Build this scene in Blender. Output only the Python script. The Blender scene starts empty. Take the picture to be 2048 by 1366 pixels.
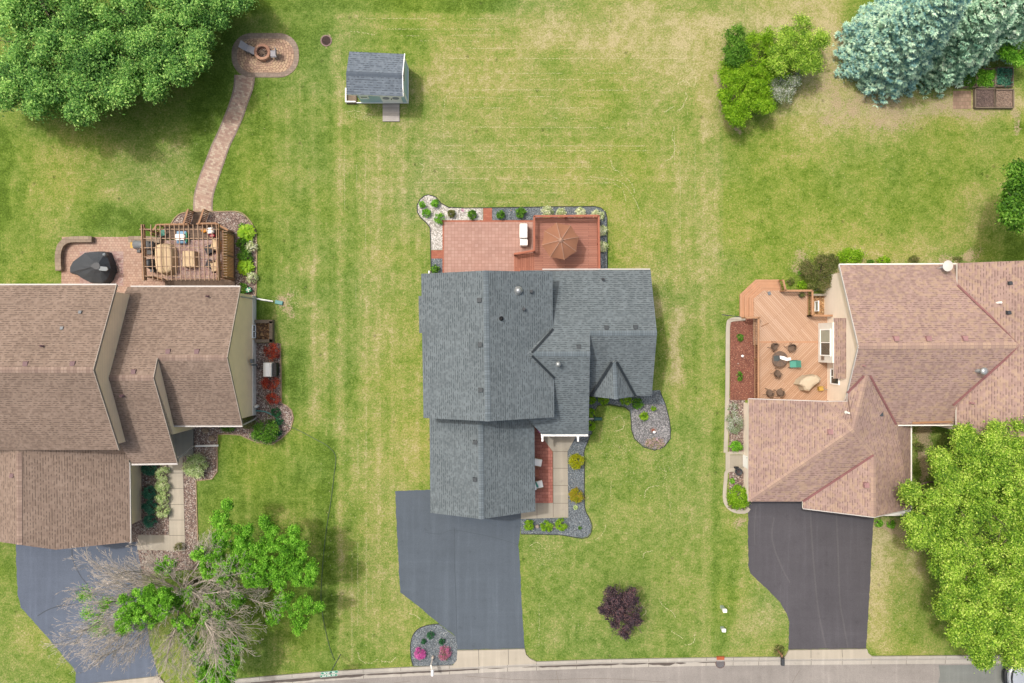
import bpy, bmesh, math, random
import numpy as np
from mathutils import Vector, Matrix

# ------------------------------------------------ camera, world, sun, exposure
SC = bpy.context.scene
H = 54.0; S = 0.04
cam_d = bpy.data.cameras.new('camera'); cam = bpy.data.objects.new('camera', cam_d)
SC.collection.objects.link(cam)
cam.location = (0, 0, H); cam.rotation_euler = (0, 0, 0)
cam_d.sensor_width = 36; cam_d.lens = 36*H/(2048*S); cam_d.clip_end = 2000; cam_d.clip_start = 0.5
SC.camera = cam
SUN_DIR = Vector((0.40, -0.30, -1.0)).normalized()      # direction the light travels
w = bpy.data.worlds.new('World'); SC.world = w; w.use_nodes = True
nt = w.node_tree; bg = nt.nodes['Background']
sky = nt.nodes.new('ShaderNodeTexSky'); sky.sky_type = 'NISHITA'; sky.sun_disc = False
sd = -SUN_DIR
sky.sun_elevation = math.asin(sd.z); sky.sun_rotation = math.atan2(sd.x, sd.y)
sky.air_density = 1.8; sky.dust_density = 10.0; sky.ozone_density = 1.2
nt.links.new(sky.outputs[0], bg.inputs[0]); bg.inputs[1].default_value = 0.15
sl = bpy.data.lights.new('sun', 'SUN'); sl.energy = 2.0; sl.angle = math.radians(2.0); sl.color = (1.0, 0.98, 0.96)
so = bpy.data.objects.new('sun', sl); SC.collection.objects.link(so)
so.rotation_euler = SUN_DIR.to_track_quat('-Z', 'Y').to_euler(); so.location = (-20, 15, 50)
SC.view_settings.view_transform = 'Standard'; SC.view_settings.look = 'None'
SC.view_settings.gamma = 1; SC.view_settings.exposure = 0.38
SC.cycles.use_denoising = True
SC.cycles.max_bounces = 6; SC.cycles.transparent_max_bounces = 4
K = 2.15        # rendered value of a flat sunlit surface = albedo * K

# ------------------------------------------------ helpers
COL = SC.collection
R = random.Random(7)
def W(px, py, z=0.0):
    k = S*(H-z)/H
    return Vector(((px-1024)*k, (683-py)*k, z))
def lin(c):
    c /= 255.0
    return c/12.92 if c <= 0.04045 else ((c+0.055)/1.055)**2.4
def C(r, g, b, k=None):
    k = k or K
    return (min(lin(r)/k, .9), min(lin(g)/k, .9), min(lin(b)/k, .9), 1)
def tag(o, label=None, cat=None, group=None, kind=None):
    if label: o['label'] = label
    if cat: o['category'] = cat
    if group: o['group'] = group
    if kind: o['kind'] = kind
    return o
def empty(name, loc, label, cat, group=None):
    o = bpy.data.objects.new(name, None); COL.objects.link(o); o.location = loc
    o.empty_display_size = .2
    return tag(o, label, cat, group)
def wloc(p):
    v = Vector((0, 0, 0))
    while p is not None:
        v = v + p.location; p = p.parent
    return v
class MB:
    def __init__(s): s.v = []; s.f = []; s.uv = []; s.mi = []
    def add(s, vs, fs, uvs=None, m=0):
        b = len(s.v); s.v += [tuple(v) for v in vs]
        for i, f in enumerate(fs):
            s.f.append([b+j for j in f]); s.mi.append(m)
            s.uv.append(uvs[i] if uvs else None)
        return s
    def box(s, c, d, rz=0, m=0, rot=None):
        M = Matrix.Rotation(rz, 3, 'Z')
        if rot is not None: M = rot
        vs = []
        for x in (-.5, .5):
            for y in (-.5, .5):
                for z in (-.5, .5):
                    vs.append(Vector(c) + M @ Vector((x*d[0], y*d[1], z*d[2])))
        return s.add(vs, [(0, 1, 3, 2), (4, 6, 7, 5), (0, 4, 5, 1), (2, 3, 7, 6), (0, 2, 6, 4), (1, 5, 7, 3)], m=m)
    def bar(s, a, b, wd, ht, m=0):           # beam between two points
        a = Vector(a); b = Vector(b); d = b-a; L = d.length
        x = d.normalized(); up = Vector((0, 0, 1)) if abs(x.z) < .95 else Vector((1, 0, 0))
        y = up.cross(x).normalized(); z = x.cross(y)
        M = Matrix((x, y, z)).transposed()
        return s.box((a+b)/2, (L, wd, ht), rot=M, m=m)
    def prism(s, pts, z0, z1, m=0):
        n = len(pts)
        a = sum(pts[i][0]*pts[(i+1) % n][1]-pts[(i+1) % n][0]*pts[i][1] for i in range(n))
        if a < 0: pts = list(pts)[::-1]
        vs = [(p[0], p[1], z0) for p in pts]+[(p[0], p[1], z1) for p in pts]
        fs = [tuple(range(n, 2*n)), tuple(range(n-1, -1, -1))]+[(i, (i+1) % n, n+(i+1) % n, n+i) for i in range(n)]
        return s.add(vs, fs, m=m)
    def poly(s, pts, m=0):
        return s.add(pts, [tuple(range(len(pts)))], m=m)
    def tube(s, pts, r0, r1=None, n=6, m=0):
        r1 = r0 if r1 is None else r1
        pts = [Vector(p) for p in pts]; k = len(pts); b = []
        vs = []; fs = []
        for i, p in enumerate(pts):
            d = (pts[min(i+1, k-1)]-pts[max(i-1, 0)])
            d = d.normalized() if d.length > 1e-6 else Vector((0, 0, 1))
            u = d.cross(Vector((0, 0, 1)) if abs(d.z) < .9 else Vector((1, 0, 0))).normalized(); t = d.cross(u)
            r = r0+(r1-r0)*i/max(1, k-1)
            for j in range(n):
                a = 2*math.pi*j/n; vs.append(p+u*math.cos(a)*r+t*math.sin(a)*r)
        for i in range(k-1):
            for j in range(n):
                fs.append((i*n+j, i*n+(j+1) % n, (i+1)*n+(j+1) % n, (i+1)*n+j))
        fs.append(tuple(range(n-1, -1, -1))); fs.append(tuple(range((k-1)*n, k*n)))
        return s.add(vs, fs, m=m)
    def lathe(s, c, prof, n=20, m=0, sx=1, sy=1):
        vs = []; fs = []; k = len(prof)
        for r, z in prof:
            for j in range(n):
                a = 2*math.pi*j/n; vs.append((c[0]+r*sx*math.cos(a), c[1]+r*sy*math.sin(a), c[2]+z))
        for i in range(k-1):
            for j in range(n): fs.append((i*n+j, i*n+(j+1) % n, (i+1)*n+(j+1) % n, (i+1)*n+j))
        fs.append(tuple(range(n-1, -1, -1))); fs.append(tuple(range((k-1)*n, k*n)))
        return s.add(vs, fs, m=m)
    def build(s, name, mats, parent=None, smooth=False, bevel=0, sub=0):
        me = bpy.data.meshes.new(name)
        off = wloc(parent) if parent is not None else Vector((0, 0, 0))
        me.from_pydata([(v[0]-off.x, v[1]-off.y, v[2]-off.z) for v in s.v], [], s.f)
        if not isinstance(mats, (list, tuple)): mats = [mats]
        for mt in mats: me.materials.append(mt)
        if len(mats) > 1: me.polygons.foreach_set('material_index', s.mi)
        if any(u is not None for u in s.uv):
            ul = me.uv_layers.new(name='UVMap'); li = 0
            for fi, f in enumerate(s.f):
                for j in range(len(f)):
                    ul.data[li].uv = s.uv[fi][j] if s.uv[fi] else (0, 0)
                    li += 1
        if smooth: me.polygons.foreach_set('use_smooth', [True]*len(me.polygons))
        me.validate()
        o = bpy.data.objects.new(name, me); COL.objects.link(o)
        if parent is not None: o.parent = parent
        if bevel:
            bm = o.modifiers.new('bevel', 'BEVEL'); bm.width = bevel; bm.segments = 2; bm.limit_method = 'ANGLE'
        if sub:
            sm = o.modifiers.new('sub', 'SUBSURF'); sm.levels = sub; sm.render_levels = sub
        return o
def copy_tree(o, parent=None):
    c = o.copy(); COL.objects.link(c)
    if parent is not None: c.parent = parent
    for ch in list(o.children): copy_tree(ch, c)
    return c
def PX(pts, z=0.0): return [W(p[0], p[1], z) for p in pts]
def smooth_loop(pts, n=6, closed=True):
    out = []; k = len(pts)
    for i in range(k if closed else k-1):
        if closed: p0, p1, p2, p3 = pts[i-1], pts[i], pts[(i+1) % k], pts[(i+2) % k]
        else: p0, p1, p2, p3 = pts[max(i-1, 0)], pts[i], pts[i+1], pts[min(i+2, k-1)]
        for j in range(n):
            t = j/n
            out.append(tuple(0.5*((2*p1[a])+(-p0[a]+p2[a])*t+(2*p0[a]-5*p1[a]+4*p2[a]-p3[a])*t*t+(-p0[a]+3*p1[a]-3*p2[a]+p3[a])*t**3) for a in range(2)))
    if not closed: out.append(tuple(pts[-1][:2]))
    return out

# ------------------------------------------------ materials
def newmat(name):
    m = bpy.data.materials.new(name); m.use_nodes = True
    nt = m.node_tree; b = nt.nodes['Principled BSDF']
    return m, nt, b
def N(nt, t, **kw):
    n = nt.nodes.new(t)
    for k, v in kw.items():
        if k in n.inputs.keys() if isinstance(k, str) and k in [i.name for i in n.inputs] else False: n.inputs[k].default_value = v
        else: setattr(n, k, v)
    return n
def coord(nt, kind='Object', rz=0, scale=(1, 1, 1)):
    tc = nt.nodes.new('ShaderNodeTexCoord'); mp = nt.nodes.new('ShaderNodeMapping')
    nt.links.new(tc.outputs[kind], mp.inputs[0]); mp.inputs['Rotation'].default_value = (0, 0, rz); mp.inputs['Scale'].default_value = scale
    return mp.outputs[0]
def noise(nt, vec, scale, detail=3, rough=.6):
    n = nt.nodes.new('ShaderNodeTexNoise'); n.inputs['Scale'].default_value = scale
    n.inputs['Detail'].default_value = detail; n.inputs['Roughness'].default_value = rough
    nt.links.new(vec, n.inputs['Vector']); return n.outputs['Fac']
def ramp(nt, fac, stops, interp='LINEAR'):
    r = nt.nodes.new('ShaderNodeValToRGB'); r.color_ramp.interpolation = interp
    e = r.color_ramp.elements
    while len(e) < len(stops): e.new(.5)
    for i, (p, c) in enumerate(stops):
        e[i].position = p; e[i].color = c if len(c) == 4 else (*c, 1)
    nt.links.new(fac, r.inputs[0]); return r.outputs[0]
def mix(nt, fac, a, b, bt='MIX'):
    m = nt.nodes.new('ShaderNodeMix'); m.data_type = 'RGBA'; m.blend_type = bt
    for sock, v in ((m.inputs[0], fac), (m.inputs[6], a), (m.inputs[7], b)):
        if isinstance(v, bpy.types.NodeSocket): nt.links.new(v, sock)
        else: sock.default_value = v
    return m.outputs[2]
def mathn(nt, op, a, b=0.0):
    m = nt.nodes.new('ShaderNodeMath'); m.operation = op
    for s_, v in ((m.inputs[0], a), (m.inputs[1], b)):
        if isinstance(v, bpy.types.NodeSocket): nt.links.new(v, s_)
        else: s_.default_value = v
    return m.outputs[0]
def bump(nt, b, h, strength=.3, dist=.02):
    n = nt.nodes.new('ShaderNodeBump'); n.inputs['Strength'].default_value = strength; n.inputs['Distance'].default_value = dist
    nt.links.new(h, n.inputs['Height']); nt.links.new(n.outputs[0], b.inputs['Normal'])
def g(v): return (v, v, v, 1)
def plain(name, col, rough=.6, var=.12, sc=3.0, metal=0, spec=.3):
    m, nt, b = newmat(name); v = coord(nt)
    f = noise(nt, v, sc, 4)
    lo = tuple(c*(1-var) for c in col[:3])+(1,); hi = tuple(min(c*(1+var), 1) for c in col[:3])+(1,)
    c = ramp(nt, f, [(.3, lo), (.7, hi)])
    nt.links.new(c, b.inputs['Base Color']); b.inputs['Roughness'].default_value = rough
    b.inputs['Metallic'].default_value = metal; b.inputs['Specular IOR Level'].default_value = spec
    return m
def shingles(name, dark, mid, light, accent=None, rough=.95, row=.168, wdt=.24):
    m, nt, b = newmat(name); v = coord(nt, 'UV')
    def brick(w_, off, seedshift, c1, c2, mortar, mc):
        mp = nt.nodes.new('ShaderNodeMapping'); nt.links.new(v, mp.inputs[0]); mp.inputs['Location'].default_value = seedshift
        t = nt.nodes.new('ShaderNodeTexBrick'); nt.links.new(mp.outputs[0], t.inputs['Vector'])
        t.inputs['Scale'].default_value = 1; t.inputs['Brick Width'].default_value = w_; t.inputs['Row Height'].default_value = row
        t.inputs['Mortar Size'].default_value = mortar; t.offset = off; t.inputs['Color1'].default_value = c1; t.inputs['Color2'].default_value = c2
        t.inputs['Mortar'].default_value = mc; t.inputs['Mortar Smooth'].default_value = .2
        return t
    b1 = brick(wdt, .37, (0, 0, 0), dark, light, .0, dark)
    b2 = brick(wdt*.62, .43, (3.17, 0, 0), g(.80), g(1.12), .0, g(.5))
    c = mix(nt, 1.0, b1.outputs[0], b2.outputs[0], 'MULTIPLY')
    c = mix(nt, .66, c, mid)
    # course shadow line at the butt edge, broken up as laminated tabs
    sx = nt.nodes.new('ShaderNodeSeparateXYZ'); nt.links.new(v, sx.inputs[0])
    fr = mathn(nt, 'FRACT', mathn(nt, 'DIVIDE', sx.outputs[1], row))
    line = mathn(nt, 'LESS_THAN', fr, .36)
    b3 = brick(wdt*.62, .37, (7.3, 0, 0), g(0), g(1), .0, g(0))
    s3 = nt.nodes.new('ShaderNodeSeparateColor'); nt.links.new(b3.outputs[0], s3.inputs[0])
    tab = mathn(nt, 'GREATER_THAN', s3.outputs[0], .50)
    lf = mathn(nt, 'MULTIPLY', line, mathn(nt, 'ADD', mathn(nt, 'MULTIPLY', tab, .50), .10))
    c = mix(nt, lf, c, tuple(x*.42 for x in dark[:3])+(1,))
    if accent:
        b4 = brick(.26, .29, (11.1, 0, 0), g(0), g(1), .0, g(0))
        s4 = nt.nodes.new('ShaderNodeSeparateColor'); nt.links.new(b4.outputs[0], s4.inputs[0])
        c = mix(nt, mathn(nt, 'MULTIPLY', mathn(nt, 'GREATER_THAN', s4.outputs[0], .7), .5), c, accent)
    f = noise(nt, v, .35, 3); c = mix(nt, 1, c, ramp(nt, f, [(.3, g(.92)), (.7, g(1.07))]), 'MULTIPLY')
    mp5 = nt.nodes.new('ShaderNodeMapping'); nt.links.new(v, mp5.inputs[0]); mp5.inputs['Scale'].default_value = (1.6, .14, 1)
    f5 = noise(nt, mp5.outputs[0], 1.0, 4, .7); c = mix(nt, 1, c, ramp(nt, f5, [(.35, g(.94)), (.5, g(1)), (.7, g(1.05))]), 'MULTIPLY')
    f2 = noise(nt, v, 60, 2); c = mix(nt, 1, c, ramp(nt, f2, [(.3, g(.9)), (.7, g(1.1))]), 'MULTIPLY')
    nt.links.new(c, b.inputs['Base Color']); b.inputs['Roughness'].default_value = rough; b.inputs['Specular IOR Level'].default_value = .15
    bump(nt, b, fr, .35, .012)
    return m
def siding(name, col, step=.2, line=.55):
    m, nt, b = newmat(name); v = coord(nt)
    sx = nt.nodes.new('ShaderNodeSeparateXYZ'); nt.links.new(v, sx.inputs[0])
    fr = mathn(nt, 'FRACT', mathn(nt, 'DIVIDE', sx.outputs[2], step))
    c = mix(nt, mathn(nt, 'MULTIPLY', mathn(nt, 'LESS_THAN', fr, .16), .35), col, tuple(x*line for x in col[:3])+(1,))
    f = noise(nt, v, .8, 4); c = mix(nt, 1, c, ramp(nt, f, [(.3, g(.93)), (.7, g(1.05))]), 'MULTIPLY')
    nt.links.new(c, b.inputs['Base Color']); b.inputs['Roughness'].default_value = .6
    bump(nt, b, fr, .5, .02)
    return m
def pavers(name, cols, mortar, bw, bh, ms=.008, rz=0, offset=.5, kind='Object', rough=.9, big=.1):
    m, nt, b = newmat(name); v = coord(nt, kind, rz)
    t = nt.nodes.new('ShaderNodeTexBrick'); nt.links.new(v, t.inputs['Vector'])
    t.inputs['Scale'].default_value = 1; t.inputs['Brick Width'].default_value = bw; t.inputs['Row Height'].default_value = bh
    t.inputs['Mortar Size'].default_value = ms; t.inputs['Mortar Smooth'].default_value = .1; t.offset = offset
    t.inputs['Color1'].default_value = g(0); t.inputs['Color2'].default_value = g(1); t.inputs['Mortar'].default_value = g(.5)
    s3 = nt.nodes.new('ShaderNodeSeparateColor'); nt.links.new(t.outputs[0], s3.inputs[0])
    k = len(cols); c = ramp(nt, s3.outputs[0], [((i+.0)/(max(1, k-1)), cc) for i, cc in enumerate(cols)])
    f = noise(nt, v, .6, 4); c = mix(nt, 1, c, ramp(nt, f, [(.3, g(1-big)), (.7, g(1+big))]), 'MULTIPLY')
    f2 = noise(nt, v, 25, 3); c = mix(nt, 1, c, ramp(nt, f2, [(.3, g(.9)), (.7, g(1.1))]), 'MULTIPLY')
    c = mix(nt, t.outputs['Fac'], c, mortar)
    nt.links.new(c, b.inputs['Base Color']); b.inputs['Roughness'].default_value = rough
    bump(nt, b, mathn(nt, 'SUBTRACT', 1, t.outputs['Fac']), .4, .01)
    return m
def rocks(name, stops, scale=14, rough=.9, bigvar=.12):
    m, nt, b = newmat(name); v = coord(nt)
    t = nt.nodes.new('ShaderNodeTexVoronoi'); t.inputs['Scale'].default_value = scale; nt.links.new(v, t.inputs['Vector'])
    s3 = nt.nodes.new('ShaderNodeSeparateColor'); nt.links.new(t.outputs['Color'], s3.inputs[0])
    c = ramp(nt, s3.outputs[0], stops)
    d = ramp(nt, t.outputs['Distance'], [(.3, g(1.22)), (.8, g(.7))])
    c = mix(nt, 1, c, d, 'MULTIPLY')
    f = noise(nt, v, 1.2, 4); c = mix(nt, 1, c, ramp(nt, f, [(.3, g(1-bigvar)), (.7, g(1+bigvar))]), 'MULTIPLY')
    nt.links.new(c, b.inputs['Base Color']); b.inputs['Roughness'].default_value = rough
    bump(nt, b, mathn(nt, 'SUBTRACT', 1, t.outputs['Distance']), .8, .04)
    return m
def asphalt(name, col, streak=None, var=.08, fine=.16):
    m, nt, b = newmat(name); v = coord(nt)
    f = noise(nt, v, .25, 5); f2 = noise(nt, v, 30, 3); f3 = noise(nt, coord(nt, 'Object', 0, (2.2, .12, 1)), 1.0, 4)
    c = mix(nt, 1, col, ramp(nt, f, [(.3, g(1-var)), (.7, g(1+var))]), 'MULTIPLY')
    c = mix(nt, 1, c, ramp(nt, f2, [(.3, g(1-fine)), (.7, g(1+fine))]), 'MULTIPLY')
    f6 = noise(nt, coord(nt, 'Object', 0, (.10, 1.6, 1)), 1.0, 4); c = mix(nt, 1, c, ramp(nt, f6, [(.4, g(.97)), (.6, g(1.0)), (.72, g(1.09))]), 'MULTIPLY')
    f7 = noise(nt, v, 1.1, 5, .75); c = mix(nt, 1, c, ramp(nt, f7, [(.28, g(.80)), (.40, g(1.0)), (.7, g(1.05))]), 'MULTIPLY')
    c = mix(nt, 1, c, ramp(nt, f3, [(.35, g(.95)), (.55, g(1.0)), (.7, g(1.14))]), 'MULTIPLY')
    nt.links.new(c, b.inputs['Base Color']); b.inputs['Roughness'].default_value = .9; b.inputs['Specular IOR Level'].default_value = .2
    bump(nt, b, f2, .3, .01)
    return m
def leafmat(name, cols, trans=.45, rough=.6, k=K*.62):
    m, nt, b = newmat(name)
    at = nt.nodes.new('ShaderNodeAttribute'); at.attribute_name = 'tone'
    c = ramp(nt, at.outputs['Fac'], [(i/(len(cols)-1), C(*cc, k=k)) for i, cc in enumerate(cols)])
    nt.links.new(c, b.inputs['Base Color']); b.inputs['Roughness'].default_value = rough; b.inputs['Specular IOR Level'].default_value = .25
    tr = nt.nodes.new('ShaderNodeBsdfTranslucent'); nt.links.new(c, tr.inputs[0])
    mx = nt.nodes.new('ShaderNodeMixShader'); mx.inputs[0].default_value = trans
    nt.links.new(b.outputs[0], mx.inputs[1]); nt.links.new(tr.outputs[0], mx.inputs[2])
    nt.links.new(mx.outputs[0], nt.nodes['Material Output'].inputs[0])
    return m

M = {}
M['roofC'] = shingles('slate_grey_shingles', C(104, 115, 121), C(130, 141, 147), C(151, 162, 168))
M['roofL'] = shingles('brown_shingles', C(138, 119, 107), C(170, 149, 135), C(194, 173, 158))
M['roofR'] = shingles('pinkish_brown_shingles', C(172, 142, 136), C(196, 166, 156), C(212, 186, 172), accent=C(212, 184, 156))
M['roofS'] = shingles('blue_grey_shingles', C(108, 120, 134), C(136, 148, 161), C(164, 176, 188), row=.18, wdt=.22)
M['capC'] = pavers('slate_ridge_shingle', [C(112, 126, 134), C(134, 147, 156)], C(96, 108, 116), .17, 3, .012, kind='UV', big=.04)
M['capL'] = pavers('brown_ridge_shingle', [C(156, 132, 120), C(190, 166, 150)], C(134, 110, 100), .22, 3, .01, kind='UV', big=.03)
M['capR'] = pavers('tan_ridge_shingle', [C(188, 158, 146), C(212, 182, 158)], C(170, 142, 130), .3, 3, .01, kind='UV', big=.03)
M['flashC'] = plain('dark_valley_metal', C(50, 58, 64), .5)
M['flashR'] = plain('rusty_rose_flashing', C(158, 108, 108), .6, .2)
M['sidL'] = siding('tan_lap_siding', (.90, .70, .50, 1))
M['sidL2'] = siding('tan_shaded_siding', C(196, 166, 122))
M['sidR'] = siding('cream_lap_siding', C(234, 220, 204, K*.5), .25, .8)
M['sidC'] = siding('grey_lap_siding', C(190, 194, 196, K*.7))
M['sidS'] = siding('pale_blue_shed_siding', C(176, 202, 214, K*.5), .3, .8)
M['white'] = plain('white_trim_paint', C(242, 242, 240, K*.52), .5, .03)
M['offwhite'] = plain('weathered_white_paint', C(226, 222, 214, K*.58), .6, .06)
M['foundation'] = plain('painted_foundation', C(206, 202, 196, K*.5), .9, .08)
M['gutterL'] = plain('grey_white_gutter', C(214, 210, 206, K*.8), .5, .06)
M['vergeL'] = plain('taupe_verge_trim', C(196, 184, 172), .6)
M['glass'] = plain('dark_window_glass', C(92, 98, 92), .08, .2, 2, 0, .8)
M['glass2'] = plain('pale_window_blind', C(196, 206, 190), .1, .05, 2, 0, .8)
M['ventC'] = plain('grey_roof_vent', C(76, 84, 90), .6)
M['ventL'] = plain('maroon_roof_vent', C(136, 104, 108), .6)
M['ventR'] = plain('rose_roof_vent', C(190, 146, 146), .6)
M['black'] = plain('black_plastic', C(46, 48, 52), .5)
M['dkgrey'] = plain('dark_grey_metal', C(78, 82, 88), .5)
M['grey'] = plain('mid_grey_metal', C(140, 146, 152), .45)
M['chrome'] = plain('bright_metal', C(215, 220, 222), .3, .05, 3, .5)
M['asphC'] = asphalt('sealed_driveway_asphalt', C(105, 116, 128))
M['asphL'] = asphalt('old_driveway_asphalt', C(116, 127, 146))
M['asphR'] = asphalt('dark_driveway_asphalt', C(101, 99, 105))
M['street'] = asphalt('weathered_street_asphalt', C(174, 168, 163), var=.14, fine=.26)
M['patch'] = asphalt('newer_asphalt_patch', C(146, 150, 146), fine=.1)
M['concrete'] = asphalt('pale_concrete', C(212, 203, 186), var=.06, fine=.08)
M['concrete2'] = asphalt('walk_concrete', C(192, 184, 168), var=.08, fine=.08)
M['concrete3'] = asphalt('stoop_concrete', C(172, 170, 160), var=.08, fine=.08)
M['kerb'] = asphalt('kerb_concrete', C(210, 204, 194), var=.07, fine=.1)
M['joint'] = plain('dark_joint', C(120, 112, 102), .9)
M['wet'] = plain('damp_gutter_stain', C(108, 98, 92), .6, .25, 2)
M['crack'] = plain('tar_crack_filler', C(78, 86, 98), .6)
M['paveP'] = pavers('path_pavers', [C(184, 150, 136), C(206, 174, 154), C(214, 190, 168), C(226, 208, 186)], C(182, 156, 138), .24, .16, .008, rz=.3)
M['paveL'] = pavers('tan_patio_pavers', [C(196, 160, 142), C(210, 176, 156), C(216, 186, 166)], C(160, 126, 110), .24, .2, .010)
M['paveL2'] = pavers('rose_patio_pavers', [C(180, 142, 138), C(206, 172, 164), C(216, 194, 186)], C(176, 146, 140), .2, .1, .007)
M['paveB'] = pavers('border_pavers', [C(160, 142, 128), C(184, 164, 146)], C(110, 96, 84), .3, .2, .006)
M['paveF'] = pavers('circle_pavers', [C(168, 136, 116), C(214, 178, 144), C(226, 196, 156)], C(140, 112, 92), .16, .14, .008)
M['paveC'] = pavers('red_patio_slabs', [C(198, 156, 142), C(206, 164, 150), C(214, 174, 160)], C(172, 128, 114), .27, .26, .010, offset=.0, big=.08)
M['paveC2'] = pavers('red_front_slabs', [C(184, 112, 96), C(198, 126, 110), C(206, 136, 120)], C(140, 80, 68), .44, .25, .012, big=.08)
M['redbrick'] = pavers('red_brick_edge', [C(186, 112, 88), C(204, 130, 104)], C(160, 90, 70), .3, .14, .006)
M['wall'] = pavers('seat_wall_block', [C(160, 142, 124), C(186, 168, 146)], C(110, 94, 80), .4, .3, .008)
M['deckC'] = pavers('red_brown_deck_boards', [C(182, 124, 106), C(196, 136, 116), C(204, 146, 126)], C(136, 86, 72), 3.6, .142, .010, big=.06)
M['deckCv'] = pavers('red_brown_step_boards', [C(182, 118, 96), C(198, 132, 108)], C(128, 74, 58), 3.6, .142, .010, rz=math.pi/2)
M['railC'] = plain('red_brown_stained_rail', C(196, 120, 94), .7)
M['deckR1'] = pavers('tan_deck_boards_diagonal', [C(214, 174, 144), C(224, 186, 156), C(232, 196, 168)], C(176, 128, 94), 4, .142, .010, rz=math.radians(48), big=.05)
M['deckR2'] = pavers('tan_deck_boards_other_diagonal', [C(210, 168, 136), C(220, 180, 148), C(228, 190, 160)], C(172, 122, 88), 4, .142, .010, rz=math.radians(-45), big=.05)
M['stepR'] = plain('tan_step_boards', C(222, 170, 134), .8, .08)
M['railR'] = plain('tan_stained_rail', C(208, 160, 122), .7, .1)
M['woodR'] = plain('brown_baluster', C(190, 142, 104), .7, .1)
M['woodL'] = plain('brown_stained_timber', C(174, 134, 102, K*.8), .8, .14)
M['woodL2'] = plain('light_brown_slat', C(200, 168, 140), .8, .12)
M['deckL'] = pavers('weathered_deck_boards', [C(112, 92, 78), C(138, 116, 98)], C(80, 62, 52), 3.6, .14, .010)
M['lattice'] = pavers('golden_brown_lattice', [C(206, 146, 96, K*.42), C(226, 164, 112, K*.42)], C(160, 110, 70), 3, .07, .012, rz=math.radians(48))
M['timber'] = plain('grey_landscape_timber', C(150, 134, 116), .9, .14)
M['mulchR'] = rocks('red_wood_mulch', [(.0, C(128, 76, 62)), (.5, C(152, 94, 76)), (.92, C(172, 114, 92)), (1, C(206, 164, 136))], 20)
M['river'] = rocks('river_rock', [(.0, C(96, 78, 74)), (.4, C(152, 126, 116)), (.75, C(182, 160, 148)), (.93, C(206, 196, 184)), (1, C(236, 230, 222))], 14)
M['whiterock'] = rocks('white_rock', [(.0, C(176, 170, 160)), (.5, C(220, 216, 208)), (1, C(244, 240, 234, K*.9))], 11)
M['slate'] = rocks('grey_slate_chips', [(.0, C(84, 94, 102)), (.5, C(122, 132, 140)), (.92, C(150, 160, 166)), (1, C(196, 200, 200))], 19)
M['slate2'] = rocks('pale_grey_gravel', [(.0, C(110, 110, 112)), (.5, C(146, 146, 148)), (1, C(188, 186, 186))], 13)
M['soil'] = rocks('dry_soil', [(.0, C(160, 138, 116)), (1, C(206, 184, 158))], 6)
M['darksoil'] = rocks('dark_bed_soil', [(.0, C(92, 74, 68)), (1, C(140, 118, 108))], 14)
M['palesoil'] = rocks('crumbly_brown_soil', [(.0, C(128, 104, 90)), (1, C(182, 158, 138))], 16)
M['edging'] = plain('black_bed_edging', C(66, 70, 70), .6)
M['edgeL'] = plain('tan_concrete_edging', C(196, 172, 140), .9)
M['terra'] = plain('rusty_castings', C(196, 104, 66), .8, .2)
M['rust'] = plain('rust_grate', C(120, 84, 76), .8, .2, 8)
M['manhole'] = plain('pinkish_iron_cover', C(158, 134, 128), .8, .08, 6)
M['brownfab'] = plain('brown_canvas', C(176, 124, 96), .8, .05)
M['tanfab'] = plain('tan_canvas_cover', C(222, 196, 158, K*.7), .85, .06)
M['creamfab'] = plain('cream_canvas_cover', C(236, 218, 190), .85, .05)
M['charfab'] = plain('charcoal_canvas_cover', C(74, 80, 88), .5, .14, 1.2)
M['ltfab'] = plain('pale_grey_panel', C(150, 160, 168), .5, .1)
M['whitefab'] = plain('white_fabric', C(250, 248, 244, K*.6), .8, .03)
M['teal'] = plain('teal_fabric', C(104, 188, 168), .7, .06)
M['tealp'] = plain('teal_plastic', C(110, 176, 172), .5, .06)
M['dkteal'] = plain('dark_teal_plastic', C(52, 110, 104), .5, .06)
M['blue'] = plain('blue_plastic', C(110, 176, 222), .4, .05)
M['green'] = plain('green_plastic', C(26, 160, 110), .4, .05)
M['red'] = plain('red_plastic', C(180, 30, 56), .4, .05)
M['yellow'] = plain('yellow_wood', C(232, 190, 90), .6, .08)
M['orange'] = plain('orange_plastic', C(236, 160, 60), .5, .08)
M['pillow'] = plain('dark_grey_cushion', C(84, 84, 90), .85, .1)
M['wicker'] = plain('brown_grey_wicker', C(134, 112, 96), .85, .25, 30)
M['sling'] = plain('grey_sling_fabric', C(190, 188, 196), .7, .08)
M['carpaint'] = plain('silver_white_car_paint', C(214, 222, 232), .25, .02, 2, .3, .6)
M['signgreen'] = plain('teal_green_sign', C(40, 176, 140), .5, .05)
M['utility'] = plain('pale_green_utility_paint', C(206, 226, 214), .5, .04)
M['bark'] = plain('grey_brown_bark', C(126, 110, 96), .95, .2, 8)
M['twig'] = plain('dead_grey_twig', C(226, 214, 200, K*.92), .95, .12, 8)
M['straw'] = plain('dried_clippings', C(226, 218, 172), .9, .1)
M['hose'] = plain('dark_green_hose', C(100, 120, 92), .5)
M['stone'] = plain('pale_boulder', C(200, 182, 170), .9, .15, 10)
M['ash'] = rocks('fire_pit_ash', [(.0, C(60, 48, 44)), (.6, C(120, 100, 92)), (1, C(200, 180, 170))], 12)
M['pinkfl'] = plain('pink_petal', C(236, 120, 190), .7, .2, 20)
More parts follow.
